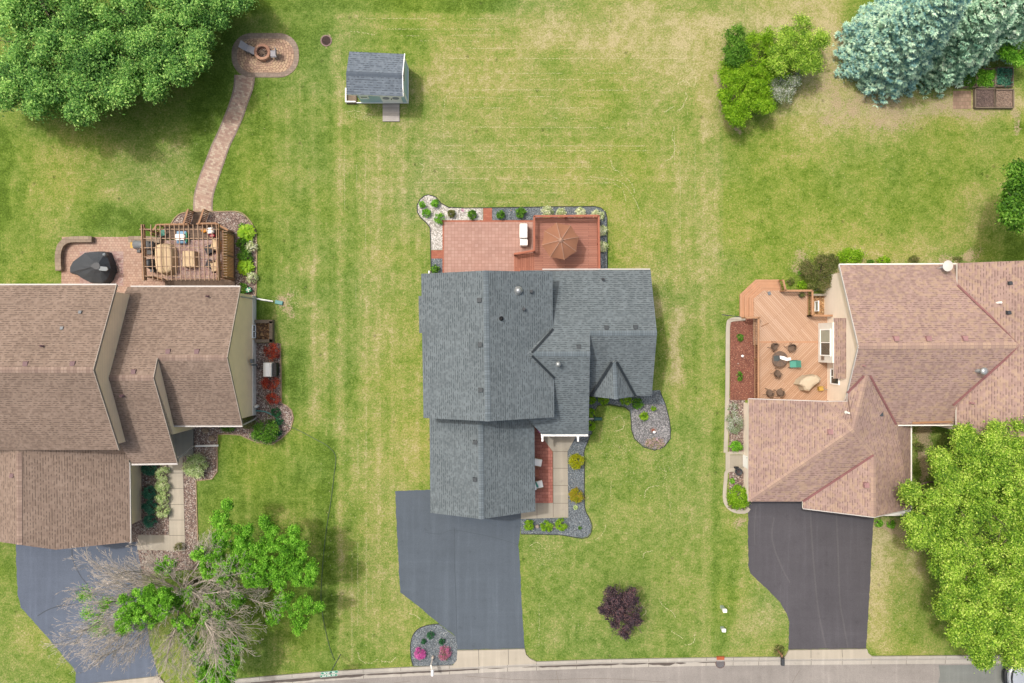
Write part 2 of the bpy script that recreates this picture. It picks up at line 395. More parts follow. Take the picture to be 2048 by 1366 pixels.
# leaves: dark .. light tones
M['lfMaple'] = leafmat('mid_green_leaves', [(54, 92, 44), (92, 138, 64), (128, 170, 86), (172, 204, 116)], .5, k=K*.36)
M['lfLime'] = leafmat('yellow_green_leaves', [(74, 112, 34), (122, 162, 48), (168, 202, 72), (212, 230, 118)], .5, k=K*.46)
M['lfBright'] = leafmat('bright_green_leaves', [(60, 112, 22), (98, 158, 34), (128, 192, 54), (170, 222, 90)], k=K*.5)
M['lfGreen'] = leafmat('shrub_green_leaves', [(54, 100, 24), (88, 142, 38), (116, 170, 52), (150, 196, 80)])
M['lfLimeS'] = leafmat('lime_shrub_leaves', [(92, 140, 10), (132, 182, 26), (158, 204, 44), (190, 222, 72)])
M['lfTeal'] = leafmat('blue_green_leaves', [(44, 100, 82), (64, 128, 102), (90, 150, 122), (124, 174, 142)], k=K*.5)
M['lfDark'] = leafmat('dark_green_leaves', [(30, 84, 52), (44, 108, 66), (64, 132, 80), (90, 154, 96)])
M['lfVar'] = leafmat('cream_edged_leaves', [(130, 166, 90), (180, 204, 134), (216, 228, 172), (238, 240, 206)], k=K*.5)
M['lfWhiteV'] = leafmat('white_variegated_leaves', [(96, 130, 64), (176, 188, 132), (230, 232, 196), (252, 250, 230)], k=K*.45)
M['lfGold'] = leafmat('gold_green_leaves', [(150, 150, 10), (176, 182, 16), (190, 200, 30), (214, 214, 60)])
M['lfRust'] = leafmat('rust_tipped_leaves', [(140, 152, 20), (172, 180, 30), (190, 152, 56), (204, 186, 66)])
M['lfRed'] = leafmat('dark_red_leaves', [(120, 42, 34), (156, 56, 44), (182, 74, 56), (196, 116, 66)], k=K*.45)
M['lfPurple'] = leafmat('dark_purple_leaves', [(44, 34, 42), (72, 58, 68), (100, 82, 92), (140, 100, 100)], .15, k=K*.8)
M['lfOlive'] = leafmat('olive_green_leaves', [(84, 96, 40), (112, 124, 60), (136, 142, 84), (160, 140, 104)])
M['lfSpruceB'] = leafmat('blue_spruce_needles', [(70, 112, 116), (112, 150, 148), (154, 186, 162), (194, 214, 192)], .35, k=K*.36)
M['lfSpruceG'] = leafmat('grey_green_needles', [(74, 110, 94), (112, 148, 124), (158, 190, 162), (198, 220, 192)], .35, k=K*.34)
M['lfMagenta'] = leafmat('magenta_blossom', [(190, 50, 140), (222, 84, 178), (240, 120, 206), (248, 160, 222)])
M['lfPinkG'] = leafmat('pink_and_green_blossom', [(110, 140, 70), (200, 110, 150), (236, 120, 180), (246, 160, 206)])
M['lfPaleP'] = leafmat('pale_pink_flowers', [(120, 130, 80), (150, 150, 100), (206, 166, 186), (230, 200, 220)], k=K*.45)
M['lfWhiteF'] = leafmat('white_flower_specks', [(110, 140, 80), (150, 170, 120), (210, 216, 206), (248, 248, 246)])

# ------------------------------------------------ the ground: one lawn sheet with patches of dry grass and bare soil
def fbm(x, y, scale, seed, octv=4):
    rs = np.random.RandomState(seed); out = np.zeros_like(x); amp = 1; tot = 0
    for o in range(octv):
        G = rs.rand(128, 128); u = x/scale; v = y/scale
        iu = np.floor(u).astype(int); iv = np.floor(v).astype(int); fu = u-iu; fv = v-iv
        fu = fu*fu*(3-2*fu); fv = fv*fv*(3-2*fv)
        a = G[iu % 128, iv % 128]; b = G[(iu+1) % 128, iv % 128]; c = G[iu % 128, (iv+1) % 128]; d = G[(iu+1) % 128, (iv+1) % 128]
        out += amp*((a*(1-fu)+b*fu)*(1-fv)+(c*(1-fu)+d*fu)*fv); tot += amp; amp *= .55; scale = scale/2.03
    return out/tot
def sstep(a, b, x):
    t = np.clip((x-a)/(b-a), 0, 1); return t*t*(3-2*t)
def region(px, py, x0, x1, y0, y1, e=14):
    return sstep(x0-e, x0+e, px)*(1-sstep(x1-e, x1+e, px))*sstep(y0-e, y0+e, py)*(1-sstep(y1-e, y1+e, py))
def ground():
    xs = np.concatenate([[-500, -200, -80], np.arange(-48, 48.01, .16), [80, 200, 500]])
    ys = np.concatenate([[-500, -200, -60], np.arange(-34, 34.01, .16), [60, 200, 500]])
    X, Y = np.meshgrid(xs, ys, indexing='ij'); nx, ny = X.shape
    px = X/S+1024; py = 683-Y/S
    wx = (fbm(X, Y, 3.5, 3, 5)-.5)*70; wy = (fbm(X, Y, 3.5, 4, 5)-.5)*70
    qx = px+wx; qy = py+wy
    dry = np.full_like(X, .36)
    def put(x0, x1, y0, y1, val, e=14, hard=False):
        nonlocal dry
        m = region(px if hard else qx, py if hard else qy, x0, x1, y0, y1, e); dry = dry*(1-m)+val*m
    put(662, 1445, 24, 420, .56, 10, True)
    put(860, 1440, 60, 180, .68, 40); put(1050, 1440, -40, 110, .80, 40); put(1380, 1450, 60, 260, .74, 20)
    put(840, 1100, 90, 150, .66, 30); put(1040, 1250, 60, 100, .86, 18); put(1330, 1445, 20, 150, .86, 30)
    put(700, 860, 30, 150, .40, 20); put(1050, 1250, 100, 250, .50, 40); put(860, 1050, 220, 330, .52, 40)
    put(660, 1010, -60, 24, .16, 10, True); put(400, 664, -60, 24, .10, 10, True); put(1010, 1450, -60, 24, .55, 12)
    put(590, 664, 24, 150, .20, 10); put(590, 664, 150, 360, .30, 14)
    put(480, 600, 150, 500, .42, 25); put(470, 560, 150, 330, .30, 25); put(500, 600, 330, 500, .40, 25)
    put(0, 390, 235, 475, .42, 20); put(60, 340, 300, 420, .50, 25); put(395, 470, 0, 430, .12, 22)
    put(180, 520, 425, 470, .12, 12); put(-40, 22, 270, 600, .10, 12); put(30, 60, 300, 460, .30, 8); put(0, 110, 450, 600, .34, 20)
    put(560, 640, 430, 600, .44, 20); put(590, 640, 500, 620, .58, 20); put(560, 700, 560, 900, .40, 20)
    put(512, 560, 430, 640, .20, 16); put(548, 600, 690, 800, .20, 14); put(620, 660, 600, 860, .60, 16)
    put(666, 860, 400, 1340, .52, 8, True); put(690, 740, 600, 800, .62, 10, True); put(745, 800, 430, 900, .58, 10, True)
    put(690, 712, 350, 1330, .30, 6, True); put(700, 800, 880, 1000, .62, 24); put(735, 850, 1000, 1090, .58, 20)
    put(690, 790, 1150, 1250, .60, 22); put(820, 850, 840, 985, .66, 12); put(660, 860, 1290, 1345, .34, 12)
    put(400, 665, 870, 1345, .20, 16); put(450, 640, 880, 1000, .32, 22); put(640, 672, 880, 1345, .16, 6, True)
    put(560, 640, 1000, 1100, .40, 14); put(480, 640, 1250, 1340, .34, 18)
    put(-80, 150, 1090, 1420, .44, 12); put(-80, 40, 1090, 1160, .22, 12); put(20, 90, 1220, 1300, .60, 18)
    put(1050, 1445, 880, 1330, .40, 12); put(1186, 1260, 812, 900, .40, 12); put(1050, 1160, 1080, 1170, .46, 20)
    put(1340, 1400, 820, 1300, .46, 10, True); put(1300, 1345, 900, 1300, .40, 10)
    put(1400, 1440, 520, 1300, .52, 12, True); put(1425, 1452, 820, 1310, .20, 8, True)
    put(1330, 1440, 550, 830, .50, 15); put(1340, 1370, 600, 760, .86, 12); put(1300, 1330, 580, 620, .78, 10)
    put(1220, 1445, 410, 560, .60, 16); put(1320, 1345, 440, 600, .5, 6)
    put(1445, 2100, 220, 540, .40, 14, True); put(1445, 1540, 250, 540, .34, 20); put(1600, 1800, 300, 420, .33, 40)
    put(1760, 1900, 330, 450, .28, 30); put(1560, 1780, 420, 470, .46, 20); put(1650, 1900, 480, 530, .68, 14); put(1880, 1960, 380, 500, .55, 20)
    put(1445, 1640, 560, 600, .4); put(1445, 1475, 20, 260, .80, 14); put(1445, 1680, -60, 60, .70, 14); put(1560, 1680, 130, 330, .62, 25)
    put(1600, 1700, 200, 260, .5, 20); put(1450, 1600, 250, 300, .34, 16)
    put(1440, 1500, 820, 1030, .46, 10, True); put(1440, 1580, 1030, 1315, .48, 8, True); put(1470, 1560, 1180, 1290, .58, 20); put(1440, 1475, 1060, 1310, .30, 8)
    put(1735, 1860, 1040, 1315, .68, 10); put(1735, 1775, 1060, 1300, .80, 10); put(1790, 1900, 1180, 1310, .44, 20)
    put(1860, 2100, 1000, 1315, .4, 14); put(1445, 1500, 420, 600, .42, 14)
    put(2028, 2100, 190, 260, .12, 6, True); put(2010, 2100, 470, 530, .08, 8, True)
    put(1590, 1720, 60, 230, .84, 40); put(1560, 1820, 200, 270, .72, 45); put(1690, 2100, 180, 235, .86, 26); put(1640, 1690, -40, 120, .9, 20); put(1450, 1660, 35, 60, .82, 10); put(1500, 1600, 20, 50, .86, 10)
    # mowing stripes
    vs = region(px, py, 470, 862, 150, 1345, 20)+region(px, py, 1060, 1445, 840, 1330, 14)*.5+region(px, py, 1330, 1445, 250, 840, 20)
    dry += vs*.045*np.sin(px/26*2*np.pi+1)+vs*.035*np.sin(px/61*2*np.pi)+vs*.03*np.sin(px/13*2*np.pi)+vs*(fbm(X, Y*.06, .55, 31)-.5)*.24
    hs = region(px, py, 664, 1400, 24, 420, 16)
    dry += hs*.025*np.sin(py/22*2*np.pi)+hs*(fbm(X*.07, Y, .6, 33)-.5)*.22
    dry += (fbm(X, Y, 1.7, 11, 5)-.5)*.40+(fbm(X, Y, .5, 12, 3)-.5)*.46-.01
    # bare soil
    soil = np.zeros_like(X)
    for (x, y, rx, ry, a) in ((1770, 225, 84, 46, .80), (1880, 215, 60, 24, .7), (1700, 205, 60, 30, .8), (1720, 192, 90, 26, .72), (1680, 100, 40, 60, .66), (1650, 170, 55, 55, .66), (1690, 225, 60, 36, .62), (1600, 300, 30, 20, .4), (1950, 225, 60, 18, .6), (1820, 192, 70, 22, .7), (1640, 25, 30, 60, .35),
                              (2030, 240, 14, 46, .8), (1436, 165, 8, 20, 1.), (1442, 205, 6, 12, 1), (1474, 252, 14, 8, 1.), (1505, 135, 30, 40, .9),
                              (1900, 510, 40, 12, .7), (1955, 505, 18, 14, .8), (1600, 530, 30, 30, .8), (1352, 720, 8, 26, .7), (1322, 650, 8, 20, .55),
                              (1580, 1050, 10, 20, 0), (1480, 1040, 22, 14, .8), (1745, 1180, 5, 110, .5), (1840, 870, 22, 40, 1.), (1835, 940, 12, 60, .8),
                              (1790, 1060, 60, 14, .85), (1830, 1090, 30, 40, .6), (575, 610, 24, 18, .75), (596, 594, 14, 12, .7), (1555, 1215, 20, 12, .3),
                              (652, 82, 16, 16, .7), (1360, 755, 8, 10, .6), (800, 1130, 4, 60, .0), (1990, 190, 60, 30, .6), (1850, 200, 60, 20, .6), (1690, 560, 50, 40, .7),
                              (1620, 1278, 10, 6, 0), (1805, 1250, 12, 10, .4), (1085, 1330, 0.1, 0.1, 0), (1300, 930, 8, 14, .2)):
        if a > 0: soil = np.maximum(soil, a*np.exp(-(((qx-x)/rx)**2+((qy-y)/ry)**2)**1.4))
    soil = np.clip(soil+(fbm(X, Y, .7, 17, 3)-.55)*.8*(soil > .12)*np.minimum(1, soil*2), 0, 1)
    lush = np.clip(.5+(fbm(X, Y, 7, 51)-.5)*1.6, 0, 1)        # hue drift: blue green to yellow green
    cool = region(px, py, 1050, 1430, 820, 1330, 30)*.5+region(px, py, 540, 640, 430, 860, 20)*.3
    lush = np.clip(lush*(1-cool), 0, 1)
    lush = np.where(region(px, py, 1445, 2100, 230, 520, 8) > .5, np.clip(lush+.35, 0, 1), lush)
    v = np.stack([X.ravel(), Y.ravel(), np.zeros(nx*ny)], 1)
    i = np.arange(nx-1)[:, None]*ny+np.arange(ny-1)[None, :]
    f = np.stack([i, i+ny, i+ny+1, i+1], -1).reshape(-1, 4)
    me = bpy.data.meshes.new('lawn'); me.vertices.add(len(v)); me.vertices.foreach_set('co', v.ravel())
    me.loops.add(f.size); me.loops.foreach_set('vertex_index', f.ravel().astype(np.int32))
    me.polygons.add(len(f)); me.polygons.foreach_set('loop_start', np.arange(0, f.size, 4, dtype=np.int32))
    me.update()
    for nm, arr in (('dry', dry), ('bare', soil), ('hue', lush)):
        a = me.attributes.new(nm, 'FLOAT', 'POINT'); a.data.foreach_set('value', arr.ravel().astype(np.float32))
    m, nt, b = newmat('mown_grass'); vv = coord(nt)
    def att(n):
        a = nt.nodes.new('ShaderNodeAttribute'); a.attribute_name = n; return a.outputs['Fac']
    n1 = noise(nt, vv, 6.5, 5, .8); n2 = noise(nt, vv, 2.2, 5, .75)
    d = mathn(nt, 'ADD', att('dry'), mathn(nt, 'MULTIPLY', mathn(nt, 'SUBTRACT', n1, .5), 2.0))
    d = mathn(nt, 'ADD', d, mathn(nt, 'MULTIPLY', mathn(nt, 'SUBTRACT', n2, .5), 1.0))
    d = mathn(nt, 'ADD', mathn(nt, 'MULTIPLY', d, .77), .23)
    yel = ramp(nt, d, [(0, C(84, 112, 30)), (.23, C(104, 132, 40)), (.42, C(128, 157, 58)), (.62, C(160, 172, 82)), (.81, C(184, 180, 108)), (1, C(210, 196, 146))])
    blu = ramp(nt, d, [(0, C(76, 106, 38)), (.23, C(96, 126, 50)), (.42, C(118, 149, 68)), (.62, C(148, 166, 92)), (.81, C(180, 180, 120)), (1, C(212, 202, 158))])
    c = mix(nt, att('hue'), blu, yel)
    n3 = noise(nt, vv, 24, 2, .7)
    so_ = ramp(nt, n3, [(.3, C(168, 146, 112)), (.55, C(204, 186, 150)), (.75, C(228, 214, 182))])
    sf = ramp(nt, mathn(nt, 'ADD', att('bare'), mathn(nt, 'MULTIPLY', mathn(nt, 'SUBTRACT', n1, .5), 2.6)), [(.45, g(0)), (.75, g(1))])
    c = mix(nt, sf, c, so_)
    vo = nt.nodes.new('ShaderNodeTexVoronoi'); vo.inputs['Scale'].default_value = .55; nt.links.new(vv, vo.inputs['Vector'])
    wd_ = ramp(nt, mathn(nt, 'ADD', vo.outputs['Distance'], mathn(nt, 'MULTIPLY', n1, .12)), [(.10, g(.62)), (.16, g(1.0))]); c = mix(nt, 1, c, wd_, 'MULTIPLY')
    n4 = noise(nt, vv, 14, 3, .8); c = mix(nt, 1, c, ramp(nt, n4, [(.30, g(.55)), (.5, g(1.0)), (.70, g(1.45))]), 'MULTIPLY')
    nt.links.new(c, b.inputs['Base Color']); b.inputs['Roughness'].default_value = .95; b.inputs['Specular IOR Level'].default_value = .1
    bump(nt, b, n1, .55, .06)
    me.materials.append(m)
    o = bpy.data.objects.new('lawn', me); COL.objects.link(o)
    tag(o, 'mown lawn with green and straw coloured patches', 'lawn', kind='structure')
ground()

def sheet(name, pts, z, mat, label=None, cat=None, smooth=0, thick=None, kind='structure', parent=None):
    if smooth: pts = smooth_loop(pts, smooth)
    mb = MB(); mb.prism([(p.x, p.y) for p in PX(pts)], z-(thick or .05), z, 0)
    o = mb.build(name, mat, parent)
    if parent is None: tag(o, label, cat, kind=kind)
    return o
def ribbon_pts(px, width):             # offset polyline (pixels) by +-width/2
    L = []; Rr = []
    for i, p in enumerate(px):
        a = px[max(0, i-1)]; b = px[min(len(px)-1, i+1)]
        d = Vector((b[0]-a[0], b[1]-a[1])).normalized(); n = Vector((-d.y, d.x))*width/2
        L.append((p[0]+n.x, p[1]+n.y)); Rr.append((p[0]-n.x, p[1]-n.y))
    return L, Rr
def line_strip(mb, px, width, z, m=0):
    L, Rr = ribbon_pts(px, width)
    for i in range(len(px)-1):
        q = PX([L[i], L[i+1], Rr[i+1], Rr[i]], z)
        if (q[1]-q[0]).cross(q[2]-q[0]).z < 0: q = q[::-1]
        mb.poly(q, m)
def rough(pts, amp=.7, step=7, seed=1):
    rs = random.Random(seed); out = []
    for i in range(len(pts)):
        a_, b_ = pts[i], pts[(i+1) % len(pts)]; L_ = math.hypot(b_[0]-a_[0], b_[1]-a_[1]); n = max(1, int(L_/step))
        for k in range(n): out.append((a_[0]+(b_[0]-a_[0])*k/n+rs.uniform(-amp, amp), a_[1]+(b_[1]-a_[1])*k/n+rs.uniform(-amp, amp)*.6))
    return out
def edging(name, px, mat, r=.045, z=.03, closed=True, smooth=0, label=None, cat=None):
    if smooth: px = smooth_loop(px, smooth, closed)
    pts = PX(px, z); 
    if closed: pts.append(pts[0])
    o = MB().tube(pts, r, r, 5).build(name, mat, None, True)
    return tag(o, label, cat or 'edging')

# kerb and street
back = [(-300, 1440), (150, 1400), (300, 1379), (430, 1361), (540, 1351), (640, 1343), (720, 1338), (850, 1332), (1000, 1325), (1200, 1318), (1440, 1314), (1566, 1313), (1800, 1311), (2048, 1309), (2400, 1308)]
def frontk(p): return (p[0]+1, p[1]+19.5-2.5*max(0, min(1, (p[0]-600)/900)))
front = [frontk(p) for p in back]
mb = MB(); far = [(p[0], 2400) for p in front]
for i in range(len(front)-1):
    q = PX([front[i], front[i+1], far[i+1], far[i]], .010)
    if (q[1]-q[0]).cross(q[2]-q[0]).z < 0: q = q[::-1]
    mb.poly(q)
st = mb.build('road', M['street']); tag(st, 'worn grey residential street along the bottom edge', 'road', kind='structure')
mb = MB(); prof = [(0, .0), (0, .13), (.30, .12), (.55, .03), (1.0, .018)]
for i in range(len(back)-1):
    for j in range(len(prof)-1):
        q = []
        for (p, f_, k) in ((back[i], front[i], prof[j]), (back[i+1], front[i+1], prof[j]), (back[i+1], front[i+1], prof[j+1]), (back[i], front[i], prof[j+1])):
            v = W(p[0]+(f_[0]-p[0])*k[0], p[1]+(f_[1]-p[1])*k[0], 0); v.z = k[1]; q.append(v)
        if j and (q[1]-q[0]).cross(q[2]-q[0]).z < 0: q = q[::-1]
        mb.poly(q)
kb = mb.build('kerb', M['kerb']); tag(kb, 'pale concrete kerb and gutter beside the street', 'kerb', kind='structure')
mb = MB()
def onk(x, t):
    for i in range(len(back)-1):
        if back[i][0] <= x <= back[i+1][0]:
            u = (x-back[i][0])/(back[i+1][0]-back[i][0]); y = back[i][1]+(back[i+1][1]-back[i][1])*u
            return (x, y+(frontk((x, y))[1]-y)*t)
for x in [440, 520, 585, 650, 727, 802, 899, 957, 1015, 1073, 1153, 1222, 1297, 1412, 1466, 1517, 1566, 1622, 1684, 1742, 1812, 1890, 1960, 2030]:
    a = W(*onk(x, .0)); b = W(*onk(x, 1.0)); mb.bar((a.x, a.y, .128), ((a.x*.68+b.x*.32), (a.y*.68+b.y*.32), .121), .03, .012); mb.bar((a.x*.45+b.x*.55, a.y*.45+b.y*.55, .032), (b.x, b.y, .022), .03, .012)
o = mb.build('kerb_joint', M['joint'], kb)
mb = MB(); rr = random.Random(3)
for x0, x1, wd in ((430, 730, 7.5), (730, 960, 3.8), (975, 1010, 1.6), (1045, 1080, 2.0), (1076, 1240, 4.5), (1240, 1296, 3), (1296, 1350, 9), (1350, 1372, 4), (1395, 1440, 1.5)):
    P_ = [onk(x, .62+rr.uniform(-.03, .03)) for x in np.linspace(x0, x1, max(3, int((x1-x0)/9)))]
    L = []; Rr = []
    for k, p in enumerate(P_):
        e = 1 if 0 < k < len(P_)-1 else .15
        h = wd*1.35*e*rr.uniform(.35, .6); L.append((p[0], p[1]-h)); Rr.append((p[0], p[1]+h*.7))
    for k in range(len(P_)-1): mb.poly(PX([L[k], Rr[k], Rr[k+1], L[k+1]], .046))
mb.build('damp_stain', M['wet'], kb)
sheet('asphalt_patch', [(1877, 1330), (2300, 1327), (2300, 1440), (1884, 1440), (1880, 1400), (1876, 1366), (1880, 1350)], .016, M['patch'], 'smooth greenish grey asphalt patch in the street', 'road patch')

# driveways
dc = sheet('driveway', rough([(790.4, 982), (905, 978), (1044, 978), (1043, 1028), (1040, 1060), (1037, 1091), (1040, 1130), (1042, 1180), (1045, 1230), (1049.5, 1296.5), (915, 1299.5), (914, 1285), (911, 1272), (895, 1260), (878, 1247), (840, 1215), (801, 1184.4), (798, 1150), (797, 1120), (795, 1079), (792.5, 1030)]), .014, M['asphC'], 'dark sealed asphalt driveway in front of the grey roofed garage', 'driveway')
mb = MB()
for p in ([(909, 1055), (909, 1120), (912, 1200), (914, 1285)], [(849, 1064), (880, 1068), (905, 1060), (945, 1066), (1000, 1078), (1037, 1090)]):
    line_strip(mb, smooth_loop(p, 4, False), 1.3 if p[0][0] == 909 else .8, .019)
mb.build('seam', plain('asphalt_seam', C(90, 100, 110), .9), dc)
sheet('driveway', rough([(30, 1030), (275, 1030), (277, 1101), (281, 1125), (289, 1200), (300, 1290), (318, 1353), (250, 1361), (176, 1370), (150, 1376), (152, 1345), (146, 1335), (125, 1310), (90, 1268), (42, 1215), (36, 1190), (33, 1130)]), .014, M['asphL'], 'bluish grey driveway with tar crack lines beneath the bare tree', 'driveway')
mb = MB()
for p in ([(144, 1098), (146, 1120), (160, 1150), (175, 1170), (182, 1185), (176, 1200)], [(75, 1232), (95, 1220), (120, 1212), (155, 1208)], [(262, 1170), (266, 1155), (270, 1150)]):
    line_strip(mb, smooth_loop(p, 4, False), 1.7, .021)
o = mb.build('tar_crack', M['crack']); tag(o, 'dark tar filled crack lines on the bluish driveway', 'crack', kind='structure')
sheet('driveway', rough([(1497, 990), (1748, 990), (1747.5, 1034), (1744, 1080), (1741, 1150), (1736, 1240), (1732.5, 1296.5), (1577, 1298.5), (1578, 1245), (1573, 1226), (1560, 1205), (1532, 1176), (1500, 1146), (1496.5, 1130), (1496, 1060)]), .014, M['asphR'], 'near black driveway in front of the pinkish roofed garage', 'driveway')
sheet('driveway_apron', [(915, 1300), (1049.5, 1297), (1052, 1308), (1060, 1316), (1073, 1322), (1073, 1325.5), (899, 1334.5), (906, 1330), (914, 1319)], .135, M['concrete'], 'pale concrete apron at the foot of the middle driveway', 'driveway apron', thick=.2)
sheet('driveway_apron', [(1577, 1299), (1732.5, 1297), (1735, 1305), (1743, 1311.5), (1743, 1315), (1566, 1317), (1572, 1308)], .135, M['concrete'], 'pale concrete apron at the foot of the right driveway', 'driveway apron', thick=.2)
sheet('driveway_apron', [(176, 1367), (318, 1351), (330, 1364), (320, 1380), (180, 1400)], .134, M['concrete'], 'pale concrete apron at the foot of the left driveway', 'driveway apron', thick=.2)
mb = MB()
for p in ([(957, 1299), (958, 1332)], [(1016.5, 1298), (1017, 1329)], [(1622, 1299), (1622, 1316)], [(1684, 1298), (1685, 1315)]): line_strip(mb, p, .9, .139)
o = mb.build('apron_joint', M['joint']); tag(o, 'thin dark joints across the concrete aprons', 'joint', kind='structure')

mb = MB()
for p, wd in (([(1620, 1005), (1624, 1080), (1632, 1180), (1640, 1240), (1652, 1296)], 3.2), ([(1672, 1015), (1676, 1100), (1680, 1200), (1688, 1250), (1696, 1296)], 3.0), ([(1548, 1035), (1544, 1070), (1550, 1100), (1566, 1140), (1580, 1165)], 3.0), ([(1512, 1010), (1509, 1060), (1510, 1090)], 2.0)):
    line_strip(mb, smooth_loop(p, 6, False), wd, .0185)
o = mb.build('tyre_mark', asphalt('rubbed_asphalt', C(110, 108, 112), var=.1, fine=.2)); tag(o, 'faint lighter tyre marks along the near black driveway', 'tyre marks', kind='structure')
mb = MB()
for p in ([(1112, 1341), (1116, 1360), (1122, 1380)], [(1600, 1340), (1590, 1356), (1578, 1380)], [(930, 1352), (1060, 1360), (1200, 1357), (1330, 1364)], [(700, 1362), (760, 1368), (820, 1362)]): line_strip(mb, smooth_loop(p, 5, False), .9, .015)
o = mb.build('street_crack', plain('faded_crack', C(150, 140, 132), .9)); tag(o, 'thin cracks in the worn street surface', 'crack', kind='structure')

# left yard: path, circle, patio, beds, walk
path = [(470, 150), (468, 176), (460, 205), (449, 234), (436.5, 264), (423, 293), (412, 322), (400.5, 351), (391, 381), (388, 402), (387.5, 430)]
pathr = [(509, 150), (505, 176), (495, 205), (485, 234), (472, 264), (458, 293), (448, 322), (438, 351), (428, 381), (424, 402), (424, 430)]
pl = smooth_loop([((a[0]+b[0])/2-9, (a[1]+b[1])/2) for a, b in zip(path, pathr)], 6, False)
L, Rr = ribbon_pts(pl, 34)
pth = sheet('path', smooth_loop([(p[0]+9-0, p[1]) for p in [((a[0]+b[0])/2-9-17, (a[1]+b[1])/2) for a, b in zip(path, pathr)]], 6, False)[:0] + smooth_loop([(a[0]-1, a[1]) for a in path], 6, False)+smooth_loop([(b[0]+1, b[1]) for b in pathr], 6, False)[::-1], .026, M['paveP'], 'curved block paved path from the fire circle to the pergola', 'path')
mb = MB(); line_strip(mb, smooth_loop(path, 6, False), 3.2, .031); line_strip(mb, smooth_loop(pathr, 6, False), 3.2, .031)
mb.build('path_border', M['paveB'], pth)
def rrect(x0, x1, y0, y1, r, n=10):
    out = []
    for cx, cy, a0 in ((x1-r, y0+r, -90), (x1-r, y1-r, 0), (x0+r, y1-r, 90), (x0+r, y0+r, 180)):
        for k in range(n+1):
            a = math.radians(a0+90*k/n); out.append((cx+r*math.cos(a), cy+r*math.sin(a)))
    return out
fc = sheet('fire_circle_paving', rrect(463.5, 598, 66.5, 155, 40), .036, M['paveB'], 'rounded block paved fire pit terrace with a brown border', 'paving')
# radial paving inside: rings of blocks as one sheet with polar UVs
mb = MB(); inner = rrect(474, 588, 77, 145, 32, 12); cW = W(528, 108)
ii = PX(inner, .042); n_ = len(ii)
for k in range(n_):
    a, b = ii[k], ii[(k+1) % n_]
    ang = lambda p: math.atan2(p.y-cW.y, p.x-cW.x)
    a0 = ang(a); a1 = ang(b)
    if a1-a0 > math.pi: a1 -= 2*math.pi
    if a0-a1 > math.pi: a1 += 2*math.pi
    for j in range(8):
        t0, t1 = (j+.0)/8, (j+1)/8
        c0 = Vector((cW.x, cW.y, .042))
        q = [c0.lerp(a, t0), c0.lerp(a, t1), c0.lerp(b, t1), c0.lerp(b, t0)]
        uv = [(a0*1.2, (a-c0).length*t0), (a0*1.2, (a-c0).length*t1), (a1*1.2, (b-c0).length*t1), (a1*1.2, (b-c0).length*t0)]
        if (q[2]-q[0]).cross(q[3]-q[1]).z < 0: q = q[::-1]; uv = uv[::-1]
        mb.add(q, [(0, 1, 2, 3)], [uv])
mfan = pavers('fan_pavers', [C(184, 150, 130), C(212, 176, 148), C(226, 196, 160)], C(146, 116, 98), .26, .20, .016, kind='UV')
mb.build('circle_paving', mfan, fc)
sheet('patio', [(124, 474), (285, 474), (455, 500), (455, 580), (455, 640), (124, 640), (123, 560)], .022, M['paveL'], 'tan block paved patio behind the left house', 'patio')
sheet('patio_inset', [(160, 503), (247, 503), (247, 572), (160, 572)], .027, M['paveL2'], 'pinkish paver square under the dark covered grill', 'patio')
sheet('gravel_bed', [(340, 452), (348, 437), (360, 428), (380, 424), (440, 424), (478, 426), (496, 440), (507, 458), (512, 480), (512, 560), (510, 585), (509, 600), (470, 600), (452, 560), (350, 470)], .012, M['river'], 'river rock bed curving around the pergola', 'gravel bed', smooth=4)
edging('bed_edging', [(343, 448), (350, 436), (362, 427), (382, 423.5), (440, 423), (478, 424), (497, 438), (509, 458), (513, 480), (513, 560), (511, 597)], M['edgeL'], .05, .03, False, 4, 'tan concrete edging around the river rock bed by the pergola')
sheet('gravel_bed', [(508, 686), (559, 686), (561, 740), (562, 806), (573, 812), (582, 820), (586, 836), (580, 858), (563, 876), (544, 888), (515, 884), (500, 878), (480, 869), (450, 867), (434, 868), (434, 943), (424, 957), (391, 961), (393, 1030), (395, 1083), (395, 1140), (366, 1140), (368, 1101), (366, 930), (350, 905), (350, 840), (500, 840), (505, 760)], .012, M['river'], 'river rock bed wrapping the corner of the left house', 'gravel bed')
edging('bed_edging', [(560.5, 687), (562, 740), (562.5, 806), (573, 811), (583, 820), (587, 836), (581, 859), (563, 877), (544, 889), (515, 885), (500, 879), (480, 870), (450, 868), (435, 869), (434.5, 900), (434.5, 943), (424, 958), (392, 962), (394, 1030), (396, 1083), (396, 1130)], M['edgeL'], .05, .03, False, 0, 'tan concrete edging along the river rock bed at the left house corner')
sheet('gravel_bed', [(258, 925), (338, 925), (338, 1072), (262, 1085)], .017, M['river'], 'river rock planting bed between garage wall and walk', 'gravel bed')
sheet('gravel_bed', [(275, 1098), (371, 1101), (370, 1140), (285, 1150)], .016, M['river'], 'river rock strip below the left walk under the bare tree', 'gravel bed')
lw = sheet('walkway', [(337, 905), (366, 905), (366, 930), (368, 1000), (371, 1102), (275, 1099), (277, 1070), (339, 1070), (338, 1000)], .040, M['concrete'], 'pale concrete front walk beside the left garage', 'walkway', thick=.08)
mb = MB()
for y in (946, 977, 1009, 1040, 1071): line_strip(mb, [(338, y), (369, y)], .8, .045)
mb.build('walk_joint', M['joint'], lw)
sheet('stoop', [(335, 850), (388, 850), (388, 912), (335, 912)], .17, M['concrete3'], 'grey concrete entrance stoop of the left house', 'stoop', thick=.17)

